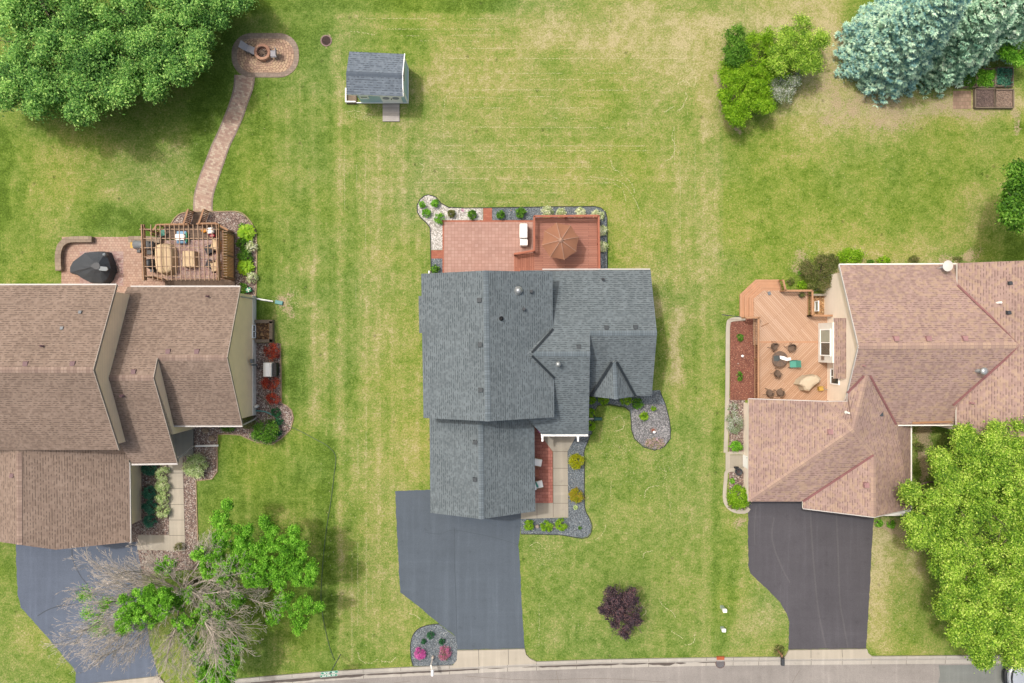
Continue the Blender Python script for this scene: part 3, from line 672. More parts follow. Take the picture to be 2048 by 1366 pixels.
# middle yard
wb = [(835, 411), (840.5, 399), (848, 393), (857, 390.5), (871, 394.6), (881.5, 407), (898, 416), (930, 416.7), (966, 416.7), (966, 443), (888, 443), (888, 500), (862.6, 500), (861.5, 475), (860, 455), (853, 444), (842, 434), (836, 425)]
sheet('rock_bed', wb, .014, M['whiterock'], 'white rock bed at the corner of the red patio', 'gravel bed')
sb_ = [(984, 416.5), (1100, 414.5), (1190, 414), (1202, 417), (1210, 424), (1213, 436), (1214, 560), (1060, 560), (1060, 443), (984, 443)]
sheet('slate_bed', sb_, .013, M['slate'], 'dark slate chip bed wrapping the red deck', 'gravel bed')
edging('bed_edging', [(862.6, 560), (861.5, 500), (861, 475), (860, 455), (852, 445), (841, 435), (835, 425), (834, 411), (840, 399), (848, 392), (857, 389.5), (871, 393.6), (881.5, 406), (898, 415), (930, 416), (984, 415.5), (1100, 413.5), (1190, 413), (1202, 416), (1211, 424), (1214, 436), (1215, 545)], M['edging'], .04, .02, False, 0, 'black edging around the white rock and slate beds behind the grey house')
sheet('patio', [(888, 444), (1068, 443), (1068, 560), (888, 560)], .045, M['paveC'], 'salmon red slab patio behind the grey roofed house', 'patio', thick=.1)
sheet('patio_border', [(885, 443), (888, 443), (888, 560), (885, 560)], .049, M['redbrick'], 'red brick border strip at the left of the salmon patio', 'patio border')
sheet('patio_border', [(884, 440.5), (1066, 440.5), (1066, 444), (884, 444)], .051, M['redbrick'], 'red brick border strip at the back of the salmon patio', 'patio border')
sheet('patio_step', [(966.5, 416), (984, 416), (984, 441), (966.5, 441)], .036, M['redbrick'], 'red paver stepping strip between white rock and slate', 'paving')
sheet('patio_step', [(862.6, 500.5), (886, 500.5), (886, 517), (862.6, 517)], .036, M['redbrick'], 'red paver strip at the left end of the white rock bed', 'paving')
sheet('slate_bed', [(863, 517), (886, 517), (886, 565), (863, 565)], .014, M['slate'], 'small square of slate chips left of the patio', 'gravel bed')
fb = [(1041.7, 1036), (1041.7, 1067), (1117, 1068.7), (1143, 1072.6), (1164, 1075.5), (1175, 1073), (1181, 1065), (1183, 1051.5), (1178, 1037), (1169.5, 1020), (1167.7, 991), (1168, 943), (1167, 904), (1174, 885), (1180, 868), (1150, 850), (1130, 850), (1130, 905), (1134, 1036)]
sheet('slate_bed', fb, .013, M['slate'], 'slate chip bed beside the front walk with gold shrubs', 'gravel bed')
edging('bed_edging', [(1041.7, 1068), (1117, 1069.7), (1143, 1073.6), (1164, 1076.5), (1176, 1074), (1182, 1065), (1184, 1051.5), (1179, 1037), (1170.5, 1020), (1168.7, 991), (1169, 943), (1168, 904), (1175, 885), (1181, 868)], M['edging'], .035, .02, False, 3, 'black edging around the front slate bed')
ib = [(1172, 790), (1320, 780), (1330, 809), (1338, 840), (1340, 859), (1339.6, 877), (1328, 892), (1309, 899), (1288, 893), (1270, 877), (1264, 859), (1263, 838), (1261, 822), (1250, 813), (1219.6, 808), (1195, 810), (1188, 822), (1186, 845), (1182, 869), (1165, 869)]
sheet('slate_bed', ib, .013, M['slate'], 'dark slate strip along the wall beside the island bed', 'gravel bed')
sheet('island_bed', [(1290, 808), (1330, 809), (1338, 840), (1340, 859), (1339.6, 877), (1328, 892), (1309, 899), (1288, 893), (1270, 877), (1264, 859), (1263, 838), (1263, 822), (1275, 811)], .019, M['slate2'], 'rounded pale grey gravel bed on the front lawn', 'gravel bed')
edging('bed_edging', [(1321, 785), (1331, 809), (1339, 840), (1341, 859), (1340.6, 877), (1329, 893), (1309, 900.5), (1287, 894), (1269, 878), (1263, 859), (1262, 838), (1260, 823), (1250, 814.5), (1219.6, 809.5), (1196, 811), (1189, 823), (1187, 845), (1183, 869)], M['edging'], .035, .02, False, 0, 'black edging around the rounded gravel bed on the front lawn')
rb = [(826, 1332), (822, 1315), (821, 1290), (826, 1270), (838, 1257), (858, 1250), (878, 1248), (895, 1261), (911, 1273), (914.5, 1290), (915, 1316), (911, 1325), (903, 1330), (886, 1331)]
sheet('slate_bed', rb, .020, M['slate'], 'slate chip bed with pink shrubs beside the driveway mouth', 'gravel bed')
edging('bed_edging', rb[:7], M['edging'], .035, .02, False, 3, 'black edging around the bed with pink shrubs')
fw = sheet('walkway', [(1105.5, 902.6), (1084, 874), (1088, 852), (1150, 852), (1151, 874), (1135, 902.6), (1136.6, 1034.4), (1041.7, 1037.5), (1042, 1006), (1106, 1006)], .060, M['concrete2'], 'concrete front walk widening towards the grey house door', 'walkway', thick=.1)
mb = MB()
for y in (903, 936.5, 971, 1006.5): line_strip(mb, [(1106, y), (1136, y)], .8, .065)
line_strip(mb, [(1106, 902), (1106.5, 1034)], .8, .066); line_strip(mb, [(1074, 1007), (1074, 1036)], .8, .065)
mb.build('walk_joint', M['joint'], fw)
sheet('front_patio', [(1040, 835), (1084, 835), (1084, 874), (1105, 902.6), (1105.5, 1005.5), (1040, 1005.5)], .054, M['paveC2'], 'brick red slab patio beside the garage of the grey house', 'patio', thick=.09)
sheet('stoop', [(1084, 835), (1152, 835), (1152, 868), (1084, 868)], .16, M['redbrick'], 'red brick entrance stoop of the grey house', 'stoop', thick=.16)

# right yard
mb_pts = [(1460, 800), (1460, 650), (1463, 640), (1472, 636), (1522, 636), (1522, 800)]
sheet('mulch_bed', mb_pts, .030, M['mulchR'], 'red brown mulch bed between the concrete border and tan deck', 'mulch bed')
sheet('gravel_bed', [(1458, 796), (1490, 796), (1490, 905), (1458, 905)], .022, M['river'], 'pebble and weed bed beside the right garage', 'gravel bed')
sheet('gravel_bed', [(1458, 940), (1490, 940), (1497, 1018), (1480, 1022), (1462, 1015), (1458, 1000)], .022, M['river'], 'pebble bed with low conifer at the right garage corner', 'gravel bed')
sheet('walkway', [(1459, 910), (1488, 910), (1488, 938), (1459, 938)], .05, M['concrete2'], 'square concrete pad outside the side door of the right garage', 'walkway', thick=.08)
sheet('walkway', [(1451, 905), (1459, 905), (1459, 942), (1451, 942)], .045, M['concrete'], 'narrow concrete strip joining the pad to the lawn border', 'walkway', thick=.08)
bd = smooth_loop([(1490, 637), (1478, 638), (1462, 640), (1456, 650), (1455, 700), (1454, 800), (1451, 905)], 5, False)
L, Rr = ribbon_pts(bd, 8)
sheet('border', L+Rr[::-1], .07, M['concrete'], 'long pale concrete border beside the mulch bed', 'garden border', thick=.1)
bd = smooth_loop([(1488, 906), (1460, 906), (1453, 909)], 4, False); L, Rr = ribbon_pts(bd, 6)
sheet('border', L+Rr[::-1], .072, M['concrete'], 'short concrete border above the square pad', 'garden border', thick=.1)
bd = smooth_loop([(1490, 940), (1456, 941), (1451, 960), (1449, 995), (1455, 1012), (1470, 1022), (1490, 1023), (1498, 1016)], 5, False); L, Rr = ribbon_pts(bd, 7)
sheet('border', L+Rr[::-1], .07, M['concrete'], 'curved concrete border around the low conifer', 'garden border', thick=.1)

# lines of dried clippings left by the mower
def clippings():
    rs = random.Random(5); mb = MB()
    def dash(x, y, a, L_, wd, z=.005):
        c = W(x, y, z); L_ *= S; wd *= S
        dx, dy = math.cos(a)*L_/2, math.sin(a)*L_/2; nx_, ny_ = -math.sin(a)*wd/2, math.cos(a)*wd/2
        mb.add([(c.x-dx-nx_, c.y-dy-ny_, z), (c.x+dx-nx_*.5, c.y+dy-ny_*.5, z+.003), (c.x+dx+nx_*.5, c.y+dy+ny_*.5, z), (c.x-dx+nx_, c.y-dy+ny_, z+.003)], [(0, 1, 2, 3)])
    def run(pts, dens=.6, wd=.7, jit=.5):
        pts = smooth_loop(pts, 8, False) if len(pts) > 2 else pts
        on = True
        for i in range(len(pts)-1):
            (x0, y0), (x1, y1) = pts[i], pts[i+1]; L_ = math.hypot(x1-x0, y1-y0); n = max(1, int(L_/2.2)); a = math.atan2(-(y1-y0), x1-x0)
            for k in range(n):
                if rs.random() < .10: on = rs.random() < dens
                if not on: continue
                t = (k+rs.random())/n
                dash(x0+(x1-x0)*t+rs.gauss(0, jit), y0+(y1-y0)*t+rs.gauss(0, jit), a+rs.gauss(0, .25), rs.uniform(1.2, 4), wd*rs.uniform(.5, 1.3))
    for (y, x0, x1, d) in ((37, 730, 1010, .4), (58, 770, 1000, .6), (72, 800, 1000, .5), (81, 840, 960, .5), (97, 940, 1370, .6), (117, 900, 1380, .6), (147, 920, 1280, .6), (158, 955, 1250, .5),
                         (179, 930, 1300, .6), (195, 900, 1160, .6), (197, 940, 1060, .4), (216, 960, 1280, .6), (236, 990, 1160, .5), (254, 940, 1260, .7), (272, 870, 1260, .6), (291, 880, 1290, .6),
                         (302, 900, 1300, .6), (323, 900, 1180, .5), (335, 870, 1220, .7), (357, 890, 1200, .5), (365, 830, 1220, .8), (385, 930, 1210, .6), (404, 980, 1200, .7)):
        sg = rs.uniform(-3, 3)
        run([(x0, y), ((x0+x1)/2, y+sg*.5), (x1, y+sg)], d)
    for (x, y0, y1, d) in ((731, 300, 560, .4), (733, 600, 1320, .3), (753, 300, 420, .35), (713, 330, 480, .4), (712, 560, 760, .25), (716, 880, 1330, .35), (704, 1100, 1325, .5), (689, 300, 420, .4), (745, 1180, 1300, .3), (760, 640, 900, .15),
                         (1390, 280, 420, .5), (1376, 300, 380, .4), (1360, 300, 560, .3), (1349, 260, 330, .5), (1378, 880, 1200, .12), (1222, 960, 1060, .2), (1078, 1090, 1290, .3), (1340, 1000, 1220, .08)):
        run([(x, y0), (x+rs.uniform(-1, 1), (y0+y1)/2), (x, y1)], d, .55, .35)
    for p in ([(1356, 168), (1366, 162), (1376, 165), (1380, 172)], [(1371, 185), (1374, 194), (1370, 202)], [(1368, 206), (1364, 216), (1354, 222)], [(1330, 224), (1340, 217), (1348, 213)],
              [(1348, 255), (1344, 275), (1350, 290), (1349, 305), (1342, 316), (1330, 321)], [(1222, 320), (1226, 335), (1240, 345), (1262, 366), (1270, 385)], [(1200, 365), (1225, 366), (1245, 380), (1252, 400)],
              [(1180, 353), (1215, 358), (1245, 366), (1270, 400), (1282, 430)], [(700, 62), (730, 66), (750, 70)], [(1372, 142), (1385, 138), (1392, 160), (1388, 172)], [(890, 200), (886, 230), (888, 250)], [(888, 200), (900, 186), (920, 180)],
              [(1289, 996), (1292, 980), (1305, 973), (1318, 971)], [(1285, 1116), (1290, 1106), (1304, 1102)], [(1318, 1200), (1330, 1215), (1342, 1222), (1352, 1234)], [(1342, 1262), (1356, 1270), (1366, 1278)], [(1370, 1290), (1386, 1286), (1390, 1266)],
              [(1226, 840), (1240, 832), (1248, 845), (1244, 858), (1230, 862)], [(716, 1306), (722, 1320), (740, 1327), (756, 1318)], [(762, 1322), (780, 1324), (792, 1314)], [(1060, 1092), (1075, 1085), (1092, 1100)], [(1190, 1080), (1205, 1068), (1212, 1050)],
              [(820, 1228), (834, 1232), (842, 1240)], [(1284, 1210), (1292, 1224), (1285, 1232)], [(840, 326), (848, 334), (842, 345)], [(690, 225), (710, 222), (730, 226), (748, 230)], [(700, 232), (720, 236), (740, 228)]):
        run(p, .95, .95, .6)
    for (x, y, rx, ry, n) in ((1350, 700, 22, 40, 160), (590, 600, 22, 22, 120), (1320, 570, 30, 30, 90), (1330, 540, 60, 14, 80), (1240, 900, 40, 30, 150), (1330, 940, 40, 30, 140), (1100, 1110, 40, 40, 200), (730, 232, 26, 10, 70), (1380, 130, 30, 60, 200),
                              (1250, 950, 120, 120, 250), (1650, 500, 60, 20, 120), (1740, 220, 60, 40, 240), (700, 1000, 60, 300, 260), (1100, 1250, 120, 60, 200), (1000, 200, 300, 160, 420), (300, 360, 200, 100, 160), (1600, 350, 300, 120, 300), (1500, 1200, 60, 90, 140), (1790, 1200, 40, 90, 180)):
        for _ in range(n): dash(x+rs.gauss(0, rx*.6), y+rs.gauss(0, ry*.6), rs.uniform(0, 6.28), rs.uniform(1, 3), rs.uniform(.3, .8))
    o = mb.build('grass_clippings', M['straw']); tag(o, 'pale dried grass clippings in mower lines on the lawn', 'grass clippings', kind='stuff')
clippings()

# ------------------------------------------------ houses
def roof_plane(mb, P, drop=.14, uvshift=0):
    P = [W(*p) for p in P]
    n = Vector((0, 0, 0))
    for i in range(len(P)): n += P[i].cross(P[(i+1) % len(P)])
    if n.z < 0: P = P[::-1]; n = -n
    n.normalize()
    up = (Vector((0, 0, 1))-n*n.z); up = up.normalized() if up.length > 1e-4 else Vector((0, 1, 0))
    al = up.cross(n).normalized()
    uv = [(p.dot(al)+uvshift, p.dot(up)) for p in P]
    k = len(P); lo = [p-Vector((0, 0, drop)) for p in P]
    mb.add(P, [tuple(range(k))], [uv], 0)
    mb.add(lo, [tuple(range(k-1, -1, -1))], None, 1)
    for i in range(k):
        j = (i+1) % k
        mb.add([P[i], lo[i], lo[j], P[j]], [(0, 1, 2, 3)], None, 1)
def cap(mb, a, b, wd=.30, m=0, lift=.015):      # ridge cap: two flaps either side of the ridge
    a = W(*a)+Vector((0, 0, lift)); b = W(*b)+Vector((0, 0, lift)); d = (b-a).normalized(); s = d.cross(Vector((0, 0, 1))).normalized()*wd/2; dz = Vector((0, 0, -wd*.22+.03))
    L = (b-a).length
    for sg in (1, -1):
        q = [a, b, b+s*sg+dz, a+s*sg+dz]; uv = [(0, 0), (L, 0), (L, .15), (0, .15)]
        if (q[1]-q[0]).cross(q[2]-q[0]).z < 0: q = q[::-1]; uv = uv[::-1]
        mb.add(q, [(0, 1, 2, 3)], [uv], m)
def beam(mb, a, b, wd, ht, m=0): mb.bar(W(*a), W(*b), wd, ht, m)
def beams(name, mat, parent, lst, wd, ht):
    for a, b in lst: k = MB(); beam(k, a, b, wd, ht); k.build(name, mat, parent)
def gable_walls(mb, x0, x1, y0, y1, ze, zr, yr, axis='x', z0=0, m=0):
    """closed block with gable ends; ridge along axis. world metres"""
    if axis == 'x':
        pr = [(y0, z0), (y1, z0), (y1, ze), (yr, zr), (y0, ze)]
        A = [(x0, p[0], p[1]) for p in pr]; B = [(x1, p[0], p[1]) for p in pr]
    else:
        pr = [(x0, z0), (x1, z0), (x1, ze), (yr, zr), (x0, ze)]
        A = [(p[0], y0, p[1]) for p in pr]; B = [(p[0], y1, p[1]) for p in pr]
    n = 5; vs = A+B
    mb.add(vs, [tuple(range(n)), tuple(range(2*n-1, n-1, -1))]+[(i, n+i, n+(i+1) % n, (i+1) % n) for i in range(n)], None, m)
def roof_vent(parent, p, z, wd, mat, shape='box', az=0):
    c = W(p[0], p[1], z)
    mb = MB()
    if shape == 'box':
        s = wd; M2 = Matrix.Rotation(az, 3, 'Z')
        vs = [c+M2 @ Vector(v) for v in ((-s, -s, -.1), (s, -s, -.1), (s, s, -.1), (-s, s, -.1), (-s*.8, -s*.9, .16), (s*.8, -s*.9, .16), (s*.9, s*.8, .10), (-s*.9, s*.8, .10))]
        mb.add(vs, [(3, 2, 1, 0), (4, 5, 6, 7), (0, 1, 5, 4), (1, 2, 6, 5), (2, 3, 7, 6), (3, 0, 4, 7)])
        return mb.build('roof_vent', mat, parent)
    if shape == 'pipe':
        mb.lathe(c, [(wd*2.0, -.12), (wd*1.5, -.02), (wd, .02), (wd, .38), (wd*.7, .38), (wd*.7, .3)], 12)
        return mb.build('vent_pipe', mat, parent, True)
    if shape == 'cap':
        mb.lathe(c, [(wd, -.1), (wd, .42), (wd*1.5, .42), (wd*1.5, .56), (wd*.4, .64)], 16); return mb.build('chimney_cap', mat, parent, True)
    if shape == 'dome':
        mb.lathe(c, [(wd*1.25, -.06), (wd*1.25, .0), (wd, .02), (wd*.95, .12), (wd*.7, .22), (wd*.3, .27), (0.01, .28)], 20); return mb.build('sun_tunnel', mat, parent, True)
def window(parent, c, wd, ht, axis, out, frame='white', pane='glass', mull=True):
    """axis 'x': wall runs along x; out = +-1 outward normal sign"""
    c = Vector(c); fr = MB(); t = .09
    def bx(mb, du, dz, su, sz, th=.08, o=0.03):
        if axis == 'x': mb.box((c.x+du, c.y+out*o, c.z+dz), (su, th, sz))
        else: mb.box((c.x+out*o, c.y+du, c.z+dz), (th, su, sz))
    bx(fr, 0, ht/2, wd+t, t); bx(fr, 0, -ht/2, wd+t, t); bx(fr, -wd/2, 0, t, ht-t); bx(fr, wd/2, 0, t, ht-t)
    if mull: bx(fr, 0, 0, t*.7, ht-t)
    f = fr.build('window', M[frame], parent)
    pn = MB(); bx(pn, 0, 0, wd-t*.9, ht-t*.9, .02, .012); pn.build('pane', M[pane], f)
    return f
def door(parent, c, wd, ht, axis, out, mat):
    mb = MB()
    if axis == 'x': mb.box((c[0], c[1]+out*.03, c[2]+ht/2), (wd, .08, ht))
    else: mb.box((c[0]+out*.03, c[1], c[2]+ht/2), (.08, wd, ht))
    d = mb.build('door', mat, parent, bevel=.01)
    k = MB(); off = wd*.4
    k.lathe((c[0]+(off if axis == 'x' else out*.09), c[1]+(out*.09 if axis == 'x' else off), c[2]+1.0), [(.03, -.03), (.04, 0), (.03, .03)], 8); k.build('handle', M['chrome'], d)
    return d
def downspout(parent, pts, mat, r=.045, name='downspout'):
    return MB().tube(pts, r, r, 4).build(name, mat, parent)

# ---- grey roofed middle house
zA, zM = 3.2, 5.2
h = empty('house', W(1040, 740), 'house with slate grey shingle roofs in the middle of the photo', 'house')
# heights: eave 3.2, B ridge 5.3, A ridge 6.1, main eave 5.2, main ridge 7.3
rm = MB()
roof_plane(rm, [(842.3, 547.5, 5.2), (971.5, 541, 7.3), (975.5, 842.8, 7.3), (847, 835.8, 5.2)])
roof_plane(rm, [(971.5, 541, 7.3), (1105, 544, 5.2), (1105.5, 657, 5.2), (1064, 707.8, 5.85), (1108.5, 755, 5.2), (1108.5, 834.4, 5.2), (975.5, 842.8, 7.3)], uvshift=.1)
roofm = rm.build('roof', [M['roofC'], M['offwhite']], h)
rc = MB(); cap(rc, (971.5, 541, 7.3), (975.5, 842.8, 7.3), .36); rc.build('ridge_cap', M['capC'], roofm)
re = MB()
roof_plane(re, [(1040, 541, 3.2), (1301, 539.5, 3.2), (1314, 666, 5.3), (1180, 666, 5.3), (1180, 707.8, 6.05), (1050, 707.8, 6.05), (1040, 655, 5.1)])
roof_plane(re, [(1050, 707.8, 6.05), (1180, 707.8, 6.05), (1177, 869, 3.25), (1084, 869, 3.25), (1050, 832, 3.9)])
roof_plane(re, [(1178, 666.4, 5.3), (1314, 666.4, 5.3), (1303.5, 791.3, 3.2), (1168, 791.3, 3.2)])
roofe = re.build('roof', [M['roofC'], M['offwhite']], h)
rc = MB(); cap(rc, (1066, 707.8, 6.05), (1180.5, 707.8, 6.05), .36); cap(rc, (1180, 666.2, 5.3), (1314, 666.2, 5.3), .36); rc.build('ridge_cap', M['capC'], roofe)
rd = MB()
roof_plane(rd, [(1228.5, 722, 4.42), (1231.8, 798.5, 4.42), (1182, 792.5, 3.22)])
roof_plane(rd, [(1228.5, 722, 4.42), (1231.8, 798.5, 4.42), (1271, 792.5, 3.22)])
roofd = rd.build('roof', [M['roofC'], M['offwhite']], h)
rc = MB(); cap(rc, (1228.5, 724, 4.42), (1231.8, 798.5, 4.42), .3); rc.build('ridge_cap', M['capC'], roofd)
vl = []
for a, b in (((1106, 658, 5.22), (1064, 705, 5.95)), ((1064, 711.5, 5.95), (1108.5, 756, 5.22)), ((1223.5, 724.5, 4.42), (1181.7, 792, 3.26)), ((1233.7, 724.5, 4.42), (1270.8, 792, 3.26))): vl.append((a, b))
beams('valley_flashing', M['flashC'], h, [((a[0], a[1], a[2]+.09), (b[0], b[1], b[2]+.09)) for a, b in vl], .16, .14)
rg = MB()
roof_plane(rg, [(859, 830, 3.0), (961.3, 830, 4.9), (962.6, 1038.4, 4.9), (860.6, 1025.7, 3.0)])
roof_plane(rg, [(961.3, 830, 4.9), (1068.5, 830, 3.0), (1070.7, 1022.5, 3.0), (962.6, 1038.4, 4.9)])
roofg = rg.build('roof', [M['roofC'], M['offwhite']], h)
rc = MB(); cap(rc, (961.3, 842, 4.9), (962.6, 1038.4, 4.9), .36); rc.build('ridge_cap', M['capC'], roofg)
rb_ = MB(); roof_plane(rb_, [(837, 592, 4.6), (848, 592, 4.9), (848, 666, 4.9), (838.5, 666, 4.6)]); roofb = rb_.build('roof', [M['roofC'], M['offwhite']], h)
wl = MB()
a = W(842.3, 547.5, 5.2); b = W(1105, 544, 5.2); c_ = W(847, 835.8, 5.2); rx = W(973.5, 600, 7.3).x
gable_walls(wl, a.x+.45, b.x-.45, c_.y+.35, a.y-.35, 5.20, 7.10, rx, 'y')
a = W(1301, 539.5, 3.2); b = W(1303.5, 791.3, 3.2); gable_walls(wl, b.x-8.5, a.x-.35, b.y+.4, a.y-.4, 3.2, 5.12, W(1, 666, 5.3).y, 'x')
a = W(1178, 869, 3.25); bb = W(1180, 666, 5.3)
gable_walls(wl, W(1090, 0, 3).x, a.x-.3, W(0, 835, 3.3).y, W(0, 560, 3.3).y, 3.5, 5.85, W(0, 707.8, 6.05).y, 'x')
a = W(860, 1030, 3.0); b = W(1070, 1024, 3.0); gable_walls(wl, a.x+.4, b.x-.4, W(0, 1024, 3).y+.5, W(0, 820, 3).y, 3.0, 4.72, W(962, 0, 4.9).x, 'y')
a = W(1182, 792, 3.2); b = W(1271, 792, 3.2); gable_walls(wl, a.x+.35, b.x-.35, W(0, 789, 3.2).y+.15, W(0, 760, 3.2).y, 3.05, 4.22, W(1230, 0, 4.4).x, 'y')
a = W(838, 594, 4.6); wl.box(((a.x+.35)+.3, (W(0, 594, 4.6).y+W(0, 664, 4.6).y)/2, 2.2), (.9, abs(W(0, 594, 4.6).y-W(0, 664, 4.6).y)-.2, 4.4))
wl.build('wall', M['sidC'], h)
beams('gutter', M['gutterL'], h, [((1085, 538.6, 3.12), (1300, 538.2, 3.12))], .08, .10)
gt = MB(); beam(gt, (1084, 870.5, 3.13), (1176, 870.5, 3.13), .13, .12); go = gt.build('gutter', M['white'], h)
for x in (1085, 1110, 1135, 1160, 1175): beams('gutter_strap', M['white'], go, [((x, 868, 3.2), (x, 872, 3.2))], .05, .04)
for x in (1084.5, 1156):
    t_ = W(x, 873, 3.0); q = W(x, 872, 3.0); k = MB(); k.box((t_.x, t_.y-.02, 2.9), (.16, .16, .25)); k.box((t_.x+.02, t_.y-.22, 2.78), (.13, .36, .13)); k.build('porch_bracket', M['white'], h)
    pb = W(x, 872, 2.9); pm = MB(); pm.lathe((pb.x, pb.y+.12, .16), [(.12, 0), (.12, .12), (.08, .16), (.07, 2.6), (.11, 2.7), (.11, 2.8)], 12); pm.build('porch_post', M['white'], h, True)
for p, z, az in (((958.5, 600.5), 7.1, 0), ((960, 689.5), 7.1, 0), ((961, 780), 7.1, 0)): roof_vent(roofm, p, z, .17, M['ventC'], az=math.pi/2)
for p, z in (((1213, 655), 5.1), ((1271, 654), 5.1), ((1157.5, 694), 5.75)): roof_vent(roofe, p, z, .17, M['ventC'])
for p in ((950, 884.5), (949.5, 959)): roof_vent(roofg, p, 4.7, .16, M['ventC'], az=math.pi/2)
roof_vent(roofm, (1036.5, 581), 6.4, .24, M['chrome'], 'dome'); roof_vent(roofm, (1063, 583), 6.05, .10, M['dkgrey'], 'box'); roof_vent(roofm, (1048, 618), 6.3, .10, M['dkgrey'], 'box')
roof_vent(roofm, (1002, 637), 6.95, .09, M['black'], 'pipe'); roof_vent(roofe, (1206, 559.5), 3.55, .09, M['dkgrey'], 'pipe'); roof_vent(roofe, (1115.5, 728), 5.75, .12, M['chrome'], 'cap')
yg = W(0, 1024, 3).y+.5; xg = W(962, 0, 4.9).x
gd = MB(); gd.box((xg-.1, yg-.03, 1.1), (4.9, .06, 2.15)); gdo = gd.build('garage_door', M['white'], h)
p_ = MB(); [p_.box((xg-.1+dx, yg-.07, z), (1.0, .02, .38)) for dx in (-1.8, -.6, .6, 1.8) for z in (.35, .87, 1.39, 1.91)]; p_.build('door_panel', M['offwhite'], gdo)
yA = W(0, 835, 3.3).y; door(h, (W(1120, 0, 1).x, yA, .16), .95, 2.05, 'x', -1, M['redbrick'])
window(h, (W(1100, 0, 1).x, yA, 1.4), .6, 1.3, 'x', -1); 
yN = W(0, 539.5, 3.2).y-.4
for x in (1130, 1240): window(h, (W(x, 0, 2).x, yN, 1.6), 1.5, 1.2, 'x', 1)
yB = W(0, 791.3, 3.2).y+.4; window(h, (W(1290, 0, 2).x, yB, 1.5), .6, 1.2, 'x', -1, mull=False)
window(h, (W(1230, 0, 2).x, W(0, 789, 3.2).y+.15, 1.6), 1.7, 1.3, 'x', -1)
xE = W(1301, 0, 3.2).x-.35
for y in (600, 720): window(h, (xE, W(0, y, 2).y, 1.6), 1.1, 1.2, 'y', 1)
xW_ = W(842.3, 0, 5.2).x+.45
for y in (560, 720, 800): window(h, (xW_, W(0, y, 3).y, 3.4), 1.1, 1.2, 'y', -1)
d1 = W(1187, 837.5, .1); downspout(h, [(W(1176, 0, 3.1).x-.3, W(0, 838, 2).y, 1.5), (W(1176, 0, 3).x-.28, d1.y, .14), (d1.x, d1.y, .12)], M['white'], name='downspout')
o = MB().box((d1.x+.36, d1.y, .16), (.62, .24, .16)).box((d1.x+.1, d1.y, .17), (.14, .3, .2)).build('splash_block', M['dkteal'], None, bevel=.03); tag(o, 'dark green downspout extension beside the grey roofed house', 'splash block')

# ---- brown roofed left house with tan siding
h = empty('house', W(220, 760), 'tan sided house with brown shingle roofs at the left edge', 'house')
r1 = MB()
roof_plane(r1, [(-70, 570.5, 5.5), (234, 570, 5.5), (187.3, 740, 8.0), (-70, 740, 8.0)])
roof_plane(r1, [(-70, 740, 8.0), (187.3, 740, 8.0), (239, 899.5, 5.5), (-70, 901, 5.5)])
R1 = r1.build('roof', [M['roofL'], M['gutterL']], h)
rc = MB(); cap(rc, (-70, 740, 8.0), (187.3, 740, 8.0), .42); rc.build('ridge_cap', M['capL'], R1)
zf = lambda y: 3.4+(6.3-3.4)*(y-573.8)/(756-573.8)
r2 = MB()
roof_plane(r2, [(255, 573.8, 3.4), (481, 573.8, 3.4), (454.7, 715.6, 5.66), (315, 715.6, 5.66), (307.5, 756, 6.3), (205, 756, 6.3), (205, 700, 5.41), (225, 640, 4.45)])
roof_plane(r2, [(205, 756, 6.3), (307.5, 756, 6.3), (355.6, 926, 3.5), (264, 927.5, 3.5), (240, 890, 4.1), (205, 800, 5.57)])
roof_plane(r2, [(309, 715.9, 5.66), (454.7, 715.9, 5.66), (485, 851, 3.4), (335, 851, 3.4), (309, 770, 4.75)])
R2 = r2.build('roof', [M['roofL'], M['gutterL']], h)
rc = MB(); cap(rc, (216, 756, 6.3), (307.5, 756, 6.3), .42); cap(rc, (316, 715.8, 5.66), (454.7, 715.8, 5.66), .42); rc.build('ridge_cap', M['capL'], R2)
r3 = MB()
roof_plane(r3, [(37, 885, 5.30), (255, 885, 2.8), (258.5, 930, 2.8), (260.5, 1084, 2.8), (112, 1099.5, 4.5), (38, 1089.5, 5.30)])
roof_plane(r3, [(-90, 885, 3.8), (37, 885, 5.30), (38, 1089.5, 5.30), (-90, 1070, 3.8)])
R3 = r3.build('roof', [M['roofL'], M['gutterL']], h)
rc = MB(); cap(rc, (37, 905, 5.3), (38, 1089.5, 5.3), .42); rc.build('ridge_cap', M['capL'], R3)
wl = MB()
e1 = W(187.3, 740, 8.0); x1 = W(234, 0, 5.5).x-.12
yn = W(0, 570, 5.5).y-.5; ys_ = W(0, 900, 5.5).y+.4
gable_walls(wl, -50, x1, ys_, yn, 5.5, 7.8, W(0, 740, 8).y, 'x')
yn2 = W(0, 573.8, 3.4).y-.45; x3 = W(511, 0, 0).x; ys3 = W(0, 851, 3.4).y+.45
gable_walls(wl, x1-.5, x3, ys3, yn2, 3.42, 5.50, W(0, 715.8, 5.66).y, 'x')
x2 = W(355.6, 0, 3.5).x-.35; ys2 = W(0, 868, 3.3).y
gable_walls(wl, x1-.5, x2, ys2, yn2, 3.45, 6.1, W(0, 756, 6.3).y, 'x')
xg1 = W(283, 0, 0).x; yg1 = -14.25
gable_walls(wl, -48, xg1, yg1, W(0, 900, 0).y, 2.72, 4.9, W(38, 0, 5.3).x, 'y')
wl.build('wall', M['sidL'], h)
fd = MB(); fd.box((x3-2+.03, (yn2+W(0, 648, 0).y)/2, .32), (4.06, yn2-W(0, 648, 0).y, .64)); fd.box((x3-2+.03, (W(0, 679, 0).y+ys3)/2, .32), (4.06, W(0, 679, 0).y-ys3, .64))
fd.build('foundation', M['foundation'], h)
gt = []
